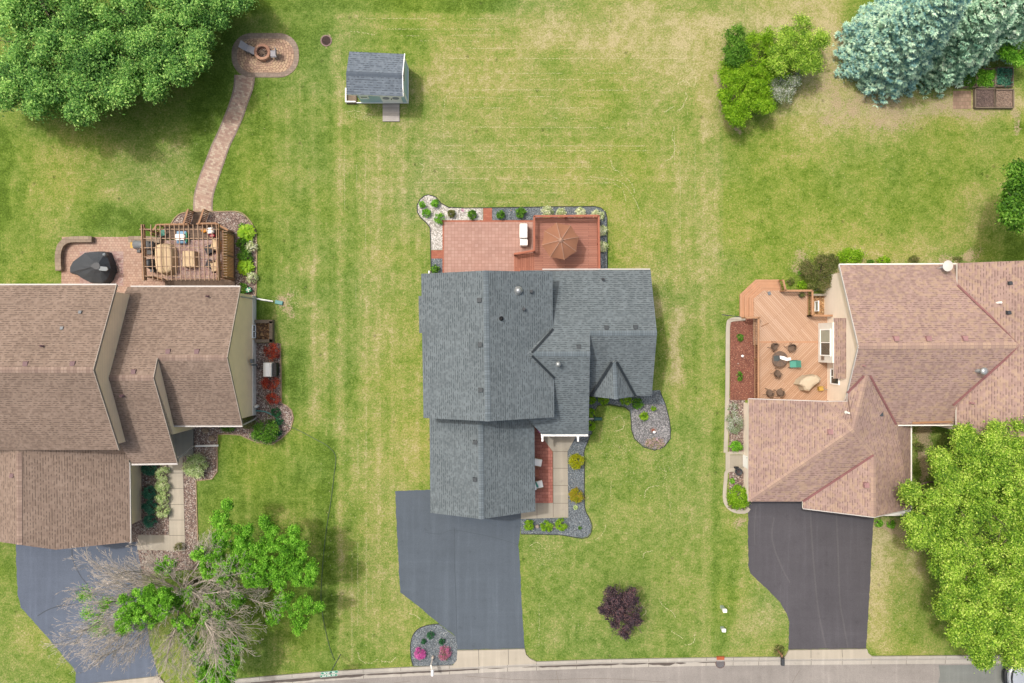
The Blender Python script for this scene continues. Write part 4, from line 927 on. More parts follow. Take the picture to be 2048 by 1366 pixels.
for a, b in (((-70, 569.6, 5.42), (234, 569.2, 5.42)), ((262, 573, 3.32), (481, 573, 3.32)), ((343, 852, 3.3), (485.5, 852, 3.3)), ((264, 928.6, 3.4), (356, 927.4, 3.4)), ((259.5, 925, 2.72), (261.5, 1085, 2.72))): gt.append((a, b))
beams('gutter', M['gutterL'], h, gt, .13, .12)
tr = []
for a, b in (((234, 570, 5.46), (187.6, 740, 7.96)), ((187.6, 740, 7.96), (239, 899.5, 5.46)), ((481.3, 574, 3.36), (455, 715.8, 5.62)), ((455, 715.8, 5.62), (485.2, 851, 3.36)), ((307.8, 756, 6.26), (355.8, 926, 3.46)), ((315.6, 717, 5.7), (308, 755, 6.26))): tr.append((a, b))
beams('fascia', M['vergeL'], h, tr, .05, .17)
for p in ((52.5, 727.5), (146.5, 727)): roof_vent(R1, p, 7.75, .19, M['ventL'])
for p in ((337, 703), (394.5, 703)): roof_vent(R2, p, 5.4, .19, M['ventL'])
roof_vent(R2, (268, 743.5), 6.05, .19, M['ventL']); roof_vent(R3, (25, 950.5), 5.1, .16, M['ventL'])
for p in ((161.5, 624), (125, 656)): roof_vent(R1, p, 6.3+(p[1]-624)*.014, .12, M['grey'], 'box')
roof_vent(R1, (88, 692), 7.25, .07, M['ventL'], 'pipe'); roof_vent(R2, (417, 593), 3.7, .07, M['ventL'], 'pipe'); roof_vent(R2, (247, 791), 5.7, .10, M['ventL'], 'pipe'); roof_vent(R2, (223, 796.5), 5.7, .07, M['offwhite'], 'pipe')
# basement window, meter, downspouts
wy = W(0, 663, 0).y
window(h, (x3+.02, wy, .45), 1.0, .55, 'y', 1)
mt_ = MB(); mt_.box((W(502, 0, 1.4).x+.1, W(0, 722, 1.4).y, 1.4), (.2, .32, .42)); mt_.box((W(502, 0, 1.4).x+.1, W(0, 730, 1.2).y, 1.0), (.14, .14, .9)); mt_.build('electric_meter', M['grey'], h, bevel=.02)
downspout(h, [W(482, 593, 3.2), W(506, 597, .8), W(511, 597, .25), W(514, 597.5, .18)], M['gutterL'], .06)
downspout(h, [W(484, 852, 3.2), W(486, 850, 3.0), W(507, 840, .9), W(512, 836, .22)], M['gutterL'], .06)
downspout(h, [W(356, 924, 3.2), W(356, 918, 2.9), W(386, 893, .5), W(390, 892, .2)], M['gutterL'], .06)
o = MB().tube(PX([(514, 597.5), (546, 603)], .13), .06, .06, 4).build('downspout_extension', M['white']); tag(o, 'long white downspout extension lying on the lawn by the tan house', 'downspout extension')
e_ = W(558, 605, .1); o = MB().box(e_, (.62, .3, .14), rz=-.2).build('drain_end', M['tealp'], o, bevel=.03); tag(o, 'teal flared end')
o = MB().tube([*PX([(390, 892), (436.5, 891)], .14)], .075, .075, 4).build('downspout_extension', M['white']); tag(o, 'straight white downspout extension crossing the river rock bed', 'downspout extension')
o = MB().tube(PX([(512, 821), (530, 823), (548, 831), (555, 838)], .12), .06, .06, 5).build('downspout_extension', M['tealp']); tag(o, 'bent pale teal drain pipe between the red shrubs and round shrub', 'downspout extension')
door(h, (x2+1.2, ys3, .17), .95, 2.05, 'x', -1, M['brownfab'])
window(h, (W(435, 0, 2).x, ys3, 1.8), 1.6, 1.2, 'x', -1)
for x in (330, 420): window(h, (W(x, 0, 2).x, yn2, 2.1), 1.6, 1.2, 'x', 1)
gd = MB(); gd.box((W(150, 0, 1).x, yg1-.03, 1.1), (4.9, .06, 2.15)); gdo = gd.build('garage_door', M['offwhite'], h)
p_ = MB(); [p_.box((W(150, 0, 1).x+dx, yg1-.07, z), (1.0, .02, .38)) for dx in (-1.8, -.6, .6, 1.8) for z in (.35, .87, 1.39, 1.91)]; p_.build('door_panel', M['white'], gdo)
door(h, (W(175, 0, 3).x, yn, .05), .95, 2.05, 'x', 1, M['white'])

# ---- right house with cream siding
h = empty('house', W(1780, 780), 'cream sided house with pinkish brown hip and gable roofs at the right', 'house')
r1 = MB()
roof_plane(r1, [(1678, 529.5, 3.5), (1940, 528.6, 3.5), (1940, 590, 4.46), (2060, 691, 6.1), (1716.4, 692.5, 6.1)])
roof_plane(r1, [(1716.4, 692.5, 6.1), (2060, 691, 6.1), (1930, 820, 4.0), (1930, 849, 3.52), (1793, 849.5, 3.5), (1690, 849.5, 3.5), (1690, 800, 4.3), (1694.4, 786, 4.56)])
R1 = r1.build('roof', [M['roofR'], M['offwhite']], h)
rc = MB(); cap(rc, (1716.4, 692.3, 6.1), (2042, 690.6, 6.1), .44); rc.build('ridge_cap', M['capR'], R1)
r2 = MB()
roof_plane(r2, [(1915, 526, 4.12), (2110, 519, 7.2), (2110, 880, 7.2), (1913, 872, 4.12)])
roof_plane(r2, [(2110, 519, 7.2), (2330, 526, 4.1), (2330, 872, 4.1), (2110, 880, 7.2)])
R2 = r2.build('roof', [M['roofR'], M['offwhite']], h)
A_ = (1497, 797.6, 2.5); Cc = (1496.5, 1003, 2.5); P_ = (1707, 859, 4.9); D_ = (1605.7, 1003, 2.5); Q_ = (1747.4, 909.6, 4.05); E_ = (1605.7, 1017, 2.5); F_ = (1747.4, 1034.5, 4.05); G_ = (1821, 1017, 2.5); H_ = (1821, 845, 2.5)
T_ = (1733, 751, 5.18); N1 = (1652, 803, 4.27); B_ = (1695, 803, 4.45)
r3 = MB()
roof_plane(r3, [A_, N1, P_, Cc])
roof_plane(r3, [N1, B_, (1695, 784, 4.60), T_, P_])
roof_plane(r3, [Cc, P_, Q_, D_])
roof_plane(r3, [E_, D_, Q_, F_])
roof_plane(r3, [P_, T_, (1792, 845, 3.62), H_, G_, F_, Q_])
R3 = r3.build('roof', [M['roofR'], M['offwhite']], h)
rc = MB(); cap(rc, (1500, 1001, 2.54), P_, .38); cap(rc, (1652, 803, 4.27), P_, .38); cap(rc, P_, Q_, .38); cap(rc, P_, T_, .38); cap(rc, Q_, F_, .38); rc.build('ridge_cap', M['capR'], R3)
fl = []
for a, b in (((1915, 570, 4.2), (2041, 689.5, 6.12)), ((2041, 691.5, 6.12), (1906, 811, 4.2)), ((1728, 752, 5.2), (1694.6, 786, 4.66)), ((1740, 751, 5.15), (1792.5, 849, 3.62)), ((1747, 910, 4.08), (1606, 1003, 2.56))): fl.append((a, b))
beams('valley_flashing', M['flashR'], h, fl, .15, .06)
gt = []
for a, b in (((1678, 528.6, 3.42), (1913, 527.6, 3.42)), ((1793, 850.6, 3.4), (1913, 850, 3.4)), ((1822, 850, 2.42), (1822, 1018, 2.42)), ((1914, 530, 3.98), (1914, 570, 3.98)), ((1912.5, 807, 3.98), (1912.5, 850, 3.98))): gt.append((a, b))
beams('gutter', M['offwhite'], h, gt, .09, .12)
ru = MB(); beam(ru, (1825, 846, 3.62), (1905, 843, 3.62), .14, .02); ru.build('rust_stain_strip', M['woodR'], R1)
tr = []
for a, b in (((1677.5, 530, 3.44), (1716, 692.5, 6.04)), ((1716, 692.5, 6.04), (1694, 786, 4.55)), ((1694, 786, 4.55), (1694, 803, 4.35)), ((1497, 797.2, 2.46), (1652, 802.4, 4.2)), ((1652, 802.4, 4.2), (1695, 802.5, 4.36)), (E_, F_), (F_, (1821, 1017.5, 2.44))):
    tr.append((a, b))
beams('fascia', M['gutterL'], h, tr, .05, .16)
for p in ((1792, 677), (1856.5, 677), (1929.5, 676.5)): roof_vent(R1, p, 5.9, .2, M['ventR'])
roof_vent(R3, (1660, 863.5), 4.35, .2, M['ventR']); roof_vent(R3, (1732.5, 970), 3.95, .2, M['ventR'])
roof_vent(R3, (1761, 828), 4.1, .17, M['dkgrey']); roof_vent(R3, (1693, 825), 4.72, .07, M['offwhite'], 'pipe')
for p in ((2019.5, 566), (2017, 625)): roof_vent(R2, p, 5.8, .14, M['dkgrey'], 'box')
roof_vent(R2, (1995, 605.5), 5.4, .08, M['offwhite'], 'pipe'); roof_vent(R2, (1942, 806), 4.6, .07, M['ventR'], 'pipe'); roof_vent(R1, (1725, 731.5), 5.4, .06, M['ventR'], 'pipe')
ck = MB(); b0 = W(1946, 741, 5.0); t0 = W(1958, 741, 6.0); ck.tube([b0-Vector((0, 0, .3)), b0+Vector((.12, 0, .9))], .14, .14, 14); ck.lathe(b0+Vector((.12, 0, .85)), [(.18, 0), (.26, .06), (.26, .2), (.1, .28)], 18); ck.build('flue', M['chrome'], R1, True)
# satellite dish
dz = 3.6; pb = W(1886, 537, dz); pt_ = W(1896, 533, 4.2)
md = MB(); md.tube([pb, pb+Vector((.25, .0, .5)), pt_], .035, .035, 8); md.box(pb, (.4, .3, .04)); md.tube([pb+Vector((-.5, 0, .12)), pt_], .02, .02, 6); sdh = md.build('dish_mast', M['chrome'], h)
dd = MB(); nv = Vector((-.55, .15, .82)).normalized(); u = nv.cross(Vector((0, 1, 0))).normalized(); v_ = nv.cross(u); vs = []; rings = 6; seg = 24
for i in range(rings+1):
    r_ = .36*i/rings
    for j in range(seg):
        a = 2*math.pi*j/seg; vs.append(pt_+nv*(.15+.25*r_*r_*2)+u*math.cos(a)*r_*.9+v_*math.sin(a)*r_*1.15)
fs = [(i*seg+j, i*seg+(j+1) % seg, (i+1)*seg+(j+1) % seg, (i+1)*seg+j) for i in range(rings) for j in range(seg)]
dd.add(vs, fs); dd.build('satellite_dish', M['gutterL'], sdh, True)
# walls
wl = MB(); x0 = W(1648, 0, 0).x; yn = W(0, 529.5, 3.5).y-.5; ys_ = W(0, 849, 3.5).y+.5
gable_walls(wl, x0, 45, ys_, yn, 3.52, 5.92, W(0, 692.3, 6.1).y, 'x')
gable_walls(wl, W(1914, 0, 4.12).x+.4, 54, W(0, 876, 4.1).y+.5, W(0, 524, 4.1).y-.4, 4.15, 6.9, W(2110, 0, 7.2).x, 'y')
xa, xb = W(1487, 0, 0).x, W(1821, 0, 2.5).x-.4; ya, yb = W(0, 803, 0).y, W(0, 990, 0).y+.2
wl.box(((xa+xb)/2, (ya+yb)/2-.1, 1.18), (xb-xa, ya-yb, 2.36))
xc_ = W(1688, 0, 4.3).x
wl.add([(xa, ya+.02, 2.3), (xc_, ya+.02, 2.3), (xc_, ya+.02, 4.15), (W(1652, 0, 4.27).x, ya+.02, 4.05), (xa, ya-.6, 2.3), (xc_, ya-.6, 2.3), (xc_, ya-.6, 4.15), (W(1652, 0, 4.27).x, ya-.6, 4.05)], [(0, 1, 2, 3), (4, 7, 6, 5), (0, 3, 7, 4), (3, 2, 6, 7), (0, 4, 5, 1), (1, 5, 6, 2)])
wl.build('wall', M['sidR'], h)
ga = MB(); gy = W(0, 1017, 2.5).y+.3; ga.add([(W(1610, 0, 2.5).x, gy, 2.3), (W(1818, 0, 2.5).x, gy, 2.3), (W(1747.4, 0, 4.05).x, gy, 3.85), (W(1610, 0, 2.5).x, gy+.3, 2.3), (W(1818, 0, 2.5).x, gy+.3, 2.3), (W(1747.4, 0, 4.05).x, gy+.3, 3.85)], [(0, 1, 2), (5, 4, 3), (0, 3, 4, 1), (1, 4, 5, 2), (2, 5, 3, 0)])
ga.build('gable_end', M['white'], h)
so2 = MB(); so2.poly([W(1757, 1032, 2.3), W(1822, 1031, 2.3), W(1822, 1016, 2.3), W(1790, 1016, 2.3)][::-1]); s_ = W(1822, 1031, 2.3)
so2.v = so2.v; so2.box((W(1792, 0, 2.2).x, W(0, 1026.5, 2.2).y, 2.2), (abs(W(1762, 0, 2.2).x-W(1821, 0, 2.2).x), .38, .06)); so2.build('soffit_return', M['offwhite'], h)
# bay box with sash window and its own little roof
by0, by1 = W(0, 646, 1.6).y, W(0, 725, 1.6).y; bx = W(1634.5, 0, 2.2).x
bx = 24.25; x0 = W(1648, 0, 0).x
bay = MB(); bay.box(((bx+x0)/2+.1, (by0+by1)/2, 1.72), (x0-bx+.2, by0-by1, 2.4)); byo = bay.build('bay', M['offwhite'], h)
br = MB(); roof_plane(br, [(1667.5, 636, 2.9), (1696, 636, 3.7), (1696, 757, 3.7), (1667.5, 757, 2.9)], .1); br.build('bay_roof', [M['roofR'], M['offwhite']], byo)
wb_ = window(byo, (bx, (W(0, 657, 1.8).y+W(0, 713, 1.8).y)/2, 1.83), 2.0, 1.66, 'y', -1, 'white', 'glass')
k = MB(); k.box((bx-.032, (W(0, 657, 1.8).y+W(0, 713, 1.8).y)/2+.5, 1.83), (.02, .9, 1.56)); k.build('pane', M['glass2'], wb_)
cxx = W(1677, 0, 1.7).x
window(h, (x0-.02, W(0, 753, 1.7).y, 1.9), 1.15, 1.3, 'y', -1, 'white', 'glass')
mbx = MB(); mbx.box((bx-.08, W(0, 716, 1.5).y, 1.5), (.14, .3, .2)); mbx.build('wall_outlet_box', M['wicker'], byo)
window(h, (W(1637, 0, .6).x, W(0, 612, .6).y, .35), .75, .6, 'y', -1, 'white', 'glass2', False)
door(h, (xa, W(0, 925, 1).y, .06), .95, 2.05, 'y', -1, M['white'])
ml = MB(); ml.box((xa-.06, W(0, 893, 1.8).y, 1.8), (.1, .1, .3)); ml.build('wall_lamp', M['black'], h)
gd = MB(); gd.box((W(1560, 0, 1).x, yb-.13, 1.1), (3.6, .06, 2.15)); gd.build('garage_door', M['white'], h)
window(h, (x0+3, yn, 1.7), 1.6, 1.2, 'x', 1); window(h, (x0+7, yn, 1.7), 1.6, 1.2, 'x', 1)

# ---- shed
s = empty('shed', W(760, 172), 'pale blue garden shed with blue grey shingle roof', 'shed')
r = MB()
roof_plane(r, [(698.6, 103, 2.6), (809, 108, 2.6), (804.8, 151, 2.98), (692.3, 146.5, 2.98)])
roof_plane(r, [(692.3, 146.5, 2.98), (804.8, 151, 2.98), (805.9, 193, 2.6), (692.7, 188.7, 2.6)])
SR = r.build('roof', [M['roofS'], M['white']], s)
rc = MB(); cap(rc, (692.3, 146.5, 2.98), (804.8, 151, 2.98), .34); rc.build('ridge_cap', plain('blue_grey_ridge', C(104, 116, 130), .9), SR)
x0_, x1_ = W(713.5, 0, 0).x, W(816.5, 0, 0).x; y0_, y1_ = W(0, 206.5, 0).y, W(0, 137, 0).y
wl = MB(); ch = .65
foot = [(x1_, y0_), (x1_, y1_), (x0_, y1_), (x0_, y0_+ch), (x0_+ch*.6, y0_)]
wl.prism(foot, .12, 2.45)
yr_ = W(0, 149, 2.98).y
wl.add([(x1_-.12, y0_+.1, 2.4), (x1_-.12, y1_-.1, 2.4), (x1_-.12, yr_, 2.82), (x0_+.1, y0_+ch, 2.4), (x0_+.1, y1_-.1, 2.4), (x0_+.1, yr_, 2.82)], [(0, 1, 2), (5, 4, 3), (1, 4, 5, 2), (0, 2, 5, 3), (0, 3, 4, 1)])
wl.build('wall', M['sidS'], s)
tr = MB(); tr.box((x1_, y0_, 1.25), (.1, .1, 2.3)); tr.box((x1_, y1_, 1.25), (.1, .1, 2.3)); tr.box(((x0_+x1_)/2, y0_-.0, .1), (x1_-x0_, .06, .12)); tr.box((x1_+.01, (y0_+y1_)/2, .1), (.06, y1_-y0_, .12)); beam(tr, (809.5, 108, 2.54), (805.3, 151, 2.93), .06, .12); beam(tr, (805.3, 151, 2.93), (806.3, 193, 2.54), .06, .12)
tr.build('corner_trim', M['white'], s)
dr = MB(); xd = W(783, 0, 1).x; dr.box((xd, y0_-.03, 1.15), (1.6, .06, 2.0)); dro = dr.build('double_door', M['white'], s)
for dx in (-.38, .38):
    k = MB(); c0 = (xd+dx, y0_-.075, 1.3); k.tube([(xd+dx, y0_-.07, 1.3), (xd+dx, y0_-.085, 1.3)], .27, .27, 20); k.build('oval_panel', plain('lilac_grey_panel', C(196, 200, 214), .6), dro)
k = MB(); k.box((xd+.02, y0_-.09, 1.15), (.05, .04, .18)); k.build('handle', M['black'], dro)
window(s, (W(729, 0, 1.3).x, y0_, 1.45), .6, .5, 'x', -1, 'white', 'glass2', False)
k = MB(); k.box((x1_+.03, W(0, 147, 2.4).y-.02, 2.3), (.05, 1.0, .16)); k.build('gable_vent', plain('cream_gable_vent', C(216, 210, 178), .7), s)
pr = MB(); px0 = W(692.5, 0, 0).x; pr.box((px0+.05, W(0, 193, 0).y, .35), (.09, 1.1, .09)); pr.box((px0+.42, W(0, 206.5, 0).y, .35), (.8, .09, .09)); pr.box((px0+.05, W(0, 206.5, 0).y, .2), (.09, .09, .4)); pr.build('corner_rail', M['white'], s)
pr = MB(); pr.box((px0+.45, W(0, 197, 0).y, .1), (.8, .9, .12)); pr.build('corner_deck', M['timber'], s)
o = MB().box((W(782.5, 0, 0).x, W(0, 226, 0).y, .06), (1.34, 1.4, .07)).build('ramp', pavers('grey_ramp_boards', [C(198, 190, 182), C(216, 208, 200)], C(160, 152, 144), 3, .16, .008)); tag(o, 'grey board ramp in front of the shed double door', 'ramp')

# ------------------------------------------------ vegetation
NR = np.random.RandomState(11)
def unit(v): return v/np.maximum(np.linalg.norm(v, axis=1, keepdims=True), 1e-6)
def leaves(name, P, Nn, size, tone, mat, parent=None, aspect=.5, T=None):
    n = len(P); off = np.array(wloc(parent)) if parent is not None else np.zeros(3)
    if T is None: T = unit(np.cross(Nn, unit(NR.randn(n, 3))))
    B = np.cross(Nn, T); s = size[:, None]
    V = np.stack([P-T*s, P-B*s*aspect+Nn*s*.12, P+T*s, P+B*s*aspect+Nn*s*.12], 1).reshape(-1, 3)-off
    me = bpy.data.meshes.new(name); me.vertices.add(4*n); me.vertices.foreach_set('co', V.astype(np.float32).ravel())
    me.loops.add(4*n); me.loops.foreach_set('vertex_index', np.arange(4*n, dtype=np.int32))
    me.polygons.add(n); me.polygons.foreach_set('loop_start', np.arange(0, 4*n, 4, dtype=np.int32)); me.update()
    a = me.attributes.new('tone', 'FLOAT', 'FACE'); a.data.foreach_set('value', np.clip(tone, 0, 1).astype(np.float32))
    me.materials.append(mat)
    o = bpy.data.objects.new(name, me); COL.objects.link(o)
    if parent is not None: o.parent = parent
    return o
def clump_leaves(cl, n, size, up=.45, tonevar=.18, flat=.75, var=.35, scatter=.24, uneven=0):
    cl = np.array(cl); w_ = cl[:, 3]**2*(1-uneven+uneven*1.6*NR.rand(len(cl))**1.5); idx = NR.choice(len(cl), n, p=w_/w_.sum())
    d = unit(NR.randn(n, 3)); d[:, 2] = np.where(d[:, 2] < -.2, -d[:, 2]*.6, d[:, 2])
    rr = cl[idx, 3]*(.25+.95*NR.rand(n)**.8)
    P = cl[idx, :3]+d*rr[:, None]*np.array([1, 1, flat])+NR.randn(n, 3)*cl[idx, 3][:, None]*scatter
    Nn = unit(d*.5+NR.randn(n, 3)*.55+np.array([-.12, .09, up+.30]))
    ct = NR.rand(len(cl)); tone = .45+(ct[idx]-.5)*.55+NR.randn(n)*tonevar*1.35
    sz = size*(1-var+2*var*NR.rand(n))
    return P, Nn, sz, tone
def crown_clumps(c, R_, Rz, n, rmin, rmax, shape=None, inner=.25, low=-.35):
    out = []
    while len(out) < n:
        d = NR.randn(3); d /= np.linalg.norm(d)
        if d[2] < low: continue
        k = 1 if NR.rand() > inner else .3+.6*NR.rand()
        a = math.atan2(d[1], d[0]); s = shape(a) if shape else 1
        s *= .86+.2*NR.rand()
        out.append((c[0]+d[0]*R_*s*k, c[1]+d[1]*R_*s*k, c[2]+d[2]*Rz*k*(.9+.15*NR.rand()), rmin+(rmax-rmin)*NR.rand()))
    return out
def limbs(mb, base, clumps, r0, n, hub=.45, seed=1, r1=.02, m=0):
    rs = random.Random(seed); top = Vector(np.array(clumps)[:, :3].mean(0)); hubp = Vector(base).lerp(top, hub)
    mb.tube([base, Vector(base).lerp(hubp, .5)+Vector((rs.uniform(-.1, .1), rs.uniform(-.1, .1), 0)), hubp], r0, r0*.7, 9, m)
    for q in rs.sample(list(clumps), min(n, len(clumps))):
        e = Vector(q[:3]); mid = hubp.lerp(e, .5)+Vector((rs.uniform(-.3, .3), rs.uniform(-.3, .3), -.2))
        mb.tube([hubp-Vector((0, 0, .1)), mid, e], r0*.4, r1, 5, m)
        for _ in range(2):
            e2 = e+Vector((rs.uniform(-.8, .8), rs.uniform(-.8, .8), rs.uniform(-.1, .6))); mb.tube([mid.lerp(e, .4), e2], r0*.16, r1*.6, 4, m)
def lobes(seed, amp=.12, ks=(2, 3, 5, 7)):
    rs = random.Random(seed); ph = [(k, rs.uniform(0, 6.28), rs.uniform(.4, 1)*amp) for k in ks]
    return lambda a: 1+sum(am*math.sin(k*a+p) for k, p, am in ph)
def tree(label, cx, cy, zc, R_, Rz, mat, nclump, nleaf, size, seed, rc=(.5, .9), group=None, cat='tree', name='tree', shape=None, trunk=.22, up=.45, extra=None, inner=.25, low=-.35, bark='bark', nl=14):
    c = W(cx, cy, zc); t = empty(name, (c.x, c.y, 0), label, cat, group)
    cl = crown_clumps(c, R_, Rz, nclump, rc[0], rc[1], shape or lobes(seed), inner, low)
    if extra: cl += extra
    leaves('crown', *clump_leaves(cl, nleaf, size, up), mat, t)
    mb = MB(); limbs(mb, (c.x, c.y, 0), cl, trunk, nl, seed=seed); mb.build('trunk', M[bark], t, True)
    return t, cl
def spots(pts, z, zr, r, n):                    # clumps scattered round picture measured spots (px, py, radius px)
    out = []
    for x, y, rp in pts:
        for _ in range(n):
            a = NR.rand()*6.28; q = math.sqrt(NR.rand())*rp; zz = z+(NR.rand()-.5)*zr
            p = W(x+q*math.cos(a), y+q*math.sin(a), zz); out.append((p.x, p.y, p.z, r*(.7+.6*NR.rand())))
    return out
def tree_spots(label, base, pts, z, zr, r, n, mat, nleaf, size, seed, group=None, name='tree', cat='tree', trunk=.2, up=.45, nl=22, hub=.45, bark='bark'):
    b = W(*base, 0); t = empty(name, b, label, cat, group); cl = spots(pts, z, zr, r, n)
    leaves('crown', *clump_leaves(cl, nleaf, size, up, .22, .8, .45, .24 if r < .25 else .55, .9), mat, t)
    mb = MB(); limbs(mb, b, cl, trunk, nl, hub, seed); mb.build('trunk', M[bark], t, True)
    return t

# big trees, upper left
tree_spots('broad mid green tree filling the top left corner of the photo', (190, 150), [(60, 60, 60), (30, 150, 44), (120, 130, 56), (90, 190, 40), (160, 60, 60), (200, 130, 50), (170, 190, 44), (230, 180, 26), (60, -20, 60), (150, -20, 50), (160, 222, 14), (10, 190, 18)], 3.9, 3.0, .36, 56, M['lfMaple'], 150000, .088, 3, nl=40, trunk=.34)
tree_spots('leafy green tree top left whose branches reach towards the fire pit terrace', (330, 90), [(300, 30, 56), (350, 90, 38), (280, 110, 44), (330, 130, 34), (380, 20, 30), (400, 80, 14), (395, 118, 10), (240, 40, 44), (310, 176, 14), (250, 160, 26), (360, -20, 60), (365, 145, 10)], 3.5, 2.6, .34, 44, M['lfMaple'], 105000, .085, 4, nl=34, trunk=.3)
tree_spots('small green tree at the top edge right of the corner trees', (440, -30), [(430, 10, 26), (470, 4, 20), (410, 36, 14), (440, 38, 10), (490, -8, 10), (440, -40, 40)], 2.6, 1.6, .32, 26, M['lfMaple'], 28000, .085, 5, nl=14)
# lime tree lower right
LT = [(1940, 900, 30), (1990, 880, 30), (2040, 870, 24), (1960, 950, 40), (1900, 960, 26), (2020, 940, 40), (1870, 1010, 30), (1930, 1020, 44), (1990, 1020, 40), (1850, 1060, 24), (1900, 1080, 34), (2040, 1010, 36), (1930, 870, 18), (1880, 920, 14), (1835, 1075, 12), (1830, 1045, 12), (1820, 985, 12)]
tree_spots('big yellow green leafy tree beside the right house', (1890, 960), LT, 5.2, 2.8, .30, 48, M['lfLime'], 140000, .070, 6, nl=40, trunk=.3)
LB = [(1900, 1140, 34), (1960, 1120, 40), (2020, 1110, 40), (1920, 1190, 36), (1980, 1190, 40), (2040, 1190, 40), (1940, 1240, 30), (1990, 1260, 34), (2040, 1260, 34), (1885, 1100, 16), (1960, 1290, 18), (2030, 1308, 20), (1965, 1318, 7), (1915, 1270, 10), (1890, 1215, 12), (2060, 1060, 40)]
tree_spots('yellow green tree at the lower right hanging over the kerb and parked car', (1930, 1130), LB, 5.0, 2.8, .30, 48, M['lfLime'], 140000, .070, 7, nl=40, trunk=.3)
# tree at the right edge, middle
tree_spots('green tree poking in at the right edge beyond the lawn', (2075, 420), [(2040, 350, 22), (2030, 385, 16), (2044, 420, 26), (2035, 405, 18), (2024, 440, 12), (2070, 390, 40), (2080, 440, 30), (2020, 415, 8)], 5.6, 2.6, .36, 14, M['lfGreen'], 15000, .10, 8, nl=14)
# purple tree
tree_spots('small round dark purple leaved tree alone on the front lawn', (1232, 1200), [(1240, 1196, 26), (1238, 1240, 26), (1262, 1218, 20), (1220, 1212, 20), (1226, 1202, 18), (1252, 1202, 18), (1228, 1226, 20), (1256, 1230, 22), (1244, 1246, 20), (1210, 1216, 11), (1272, 1240, 9), (1254, 1262, 12), (1220, 1188, 14), (1264, 1190, 13), (1240, 1220, 34)], 2.2, 1.2, .22, 22, M['lfPurple'], 19000, .052, 9, nl=20, trunk=.08)

# spruces: whorls of boughs carrying short needle sprays
def spruce(label, base, hgt, rad, mat, seed, tiers=15, dens=1.0):
    rs = np.random.RandomState(seed); b = W(*base, 0); t = empty('spruce', b, label, 'tree', 'spruce trees in the top right corner')
    P = []; Nn = []; T = []; sz = []; tone = []; mb = MB()
    mb.tube([b, b+Vector((0, 0, hgt*.97))], .22, .03, 8)
    for k in range(tiers):
        f = k/(tiers-1); z = .4+(hgt-.7)*f**.95; rr = rad*(1-f)**.75+.2
        nb = max(5, int(2*math.pi*rr/.62*dens))
        for j in range(nb):
            a = 2*math.pi*(j+rs.rand()*.8)/nb+k*.7; L = rr*(.80+.32*rs.rand()); tn = .25+rs.rand()*.4
            dirv = np.array([math.cos(a), math.sin(a), 0]); side = np.array([-math.sin(a), math.cos(a), 0]); zb = z+rs.randn()*.12
            mb.tube([(b.x, b.y, zb+.1), (b.x+dirv[0]*L, b.y+dirv[1]*L, zb-.12*L)], .03, .008, 3)
            ns = max(2, int(min(L, 1.9)/.34))
            for q in range(ns):
                u = L-.34*q; zz = zb-.16*u+.02*q+.04*rs.randn()
                for sgn in ((-1, 0, 1) if q else (-.6, 0, .6)):
                    c = np.array([b.x, b.y, zz])+dirv*(u-abs(sgn)*.14)+side*sgn*(.12+.07*q)+rs.randn(3)*np.array([.04, .04, .05])
                    ax = dirv+side*sgn*.7; ax /= np.linalg.norm(ax); sd_ = np.array([-ax[1], ax[0], 0]); tt = tn+.2*rs.randn()
                    for w_ in range(15):
                        an = (w_/14-.5)*2.1+rs.randn()*.12; v = ax*math.cos(an)+sd_*math.sin(an)+np.array([0, 0, .10+rs.randn()*.16]); v /= np.linalg.norm(v)
                        l_ = .085+.05*rs.rand(); off_ = rs.rand()*.16
                        n_ = np.array([-.1, .08, 1.])+rs.randn(3)*.22; n_ -= v*n_.dot(v); n_ /= np.linalg.norm(n_)
                        P.append(c+v*(l_*.8+off_)); T.append(v); Nn.append(n_); sz.append(l_); tone.append(tt+.55*(off_/.16-.4)+.10*rs.randn())
    leaves('crown', np.array(P), np.array(Nn), np.array(sz), np.array(tone), mat, t, .30, np.array(T))
    mb.build('trunk', M['bark'], t, True)
    return t
spruce('large blue spruce with pale silvery blue needles, top right', (1757, 110), 10.5, 3.5, M['lfSpruceB'], 21, 19)
spruce('grey green spruce right of the blue one, above the raised beds', (1868, 96), 9.0, 3.5, M['lfSpruceG'], 22, 17)
spruce('grey green spruce furthest right at the top edge', (1950, 60), 8.0, 3.2, M['lfSpruceG'], 23, 15)

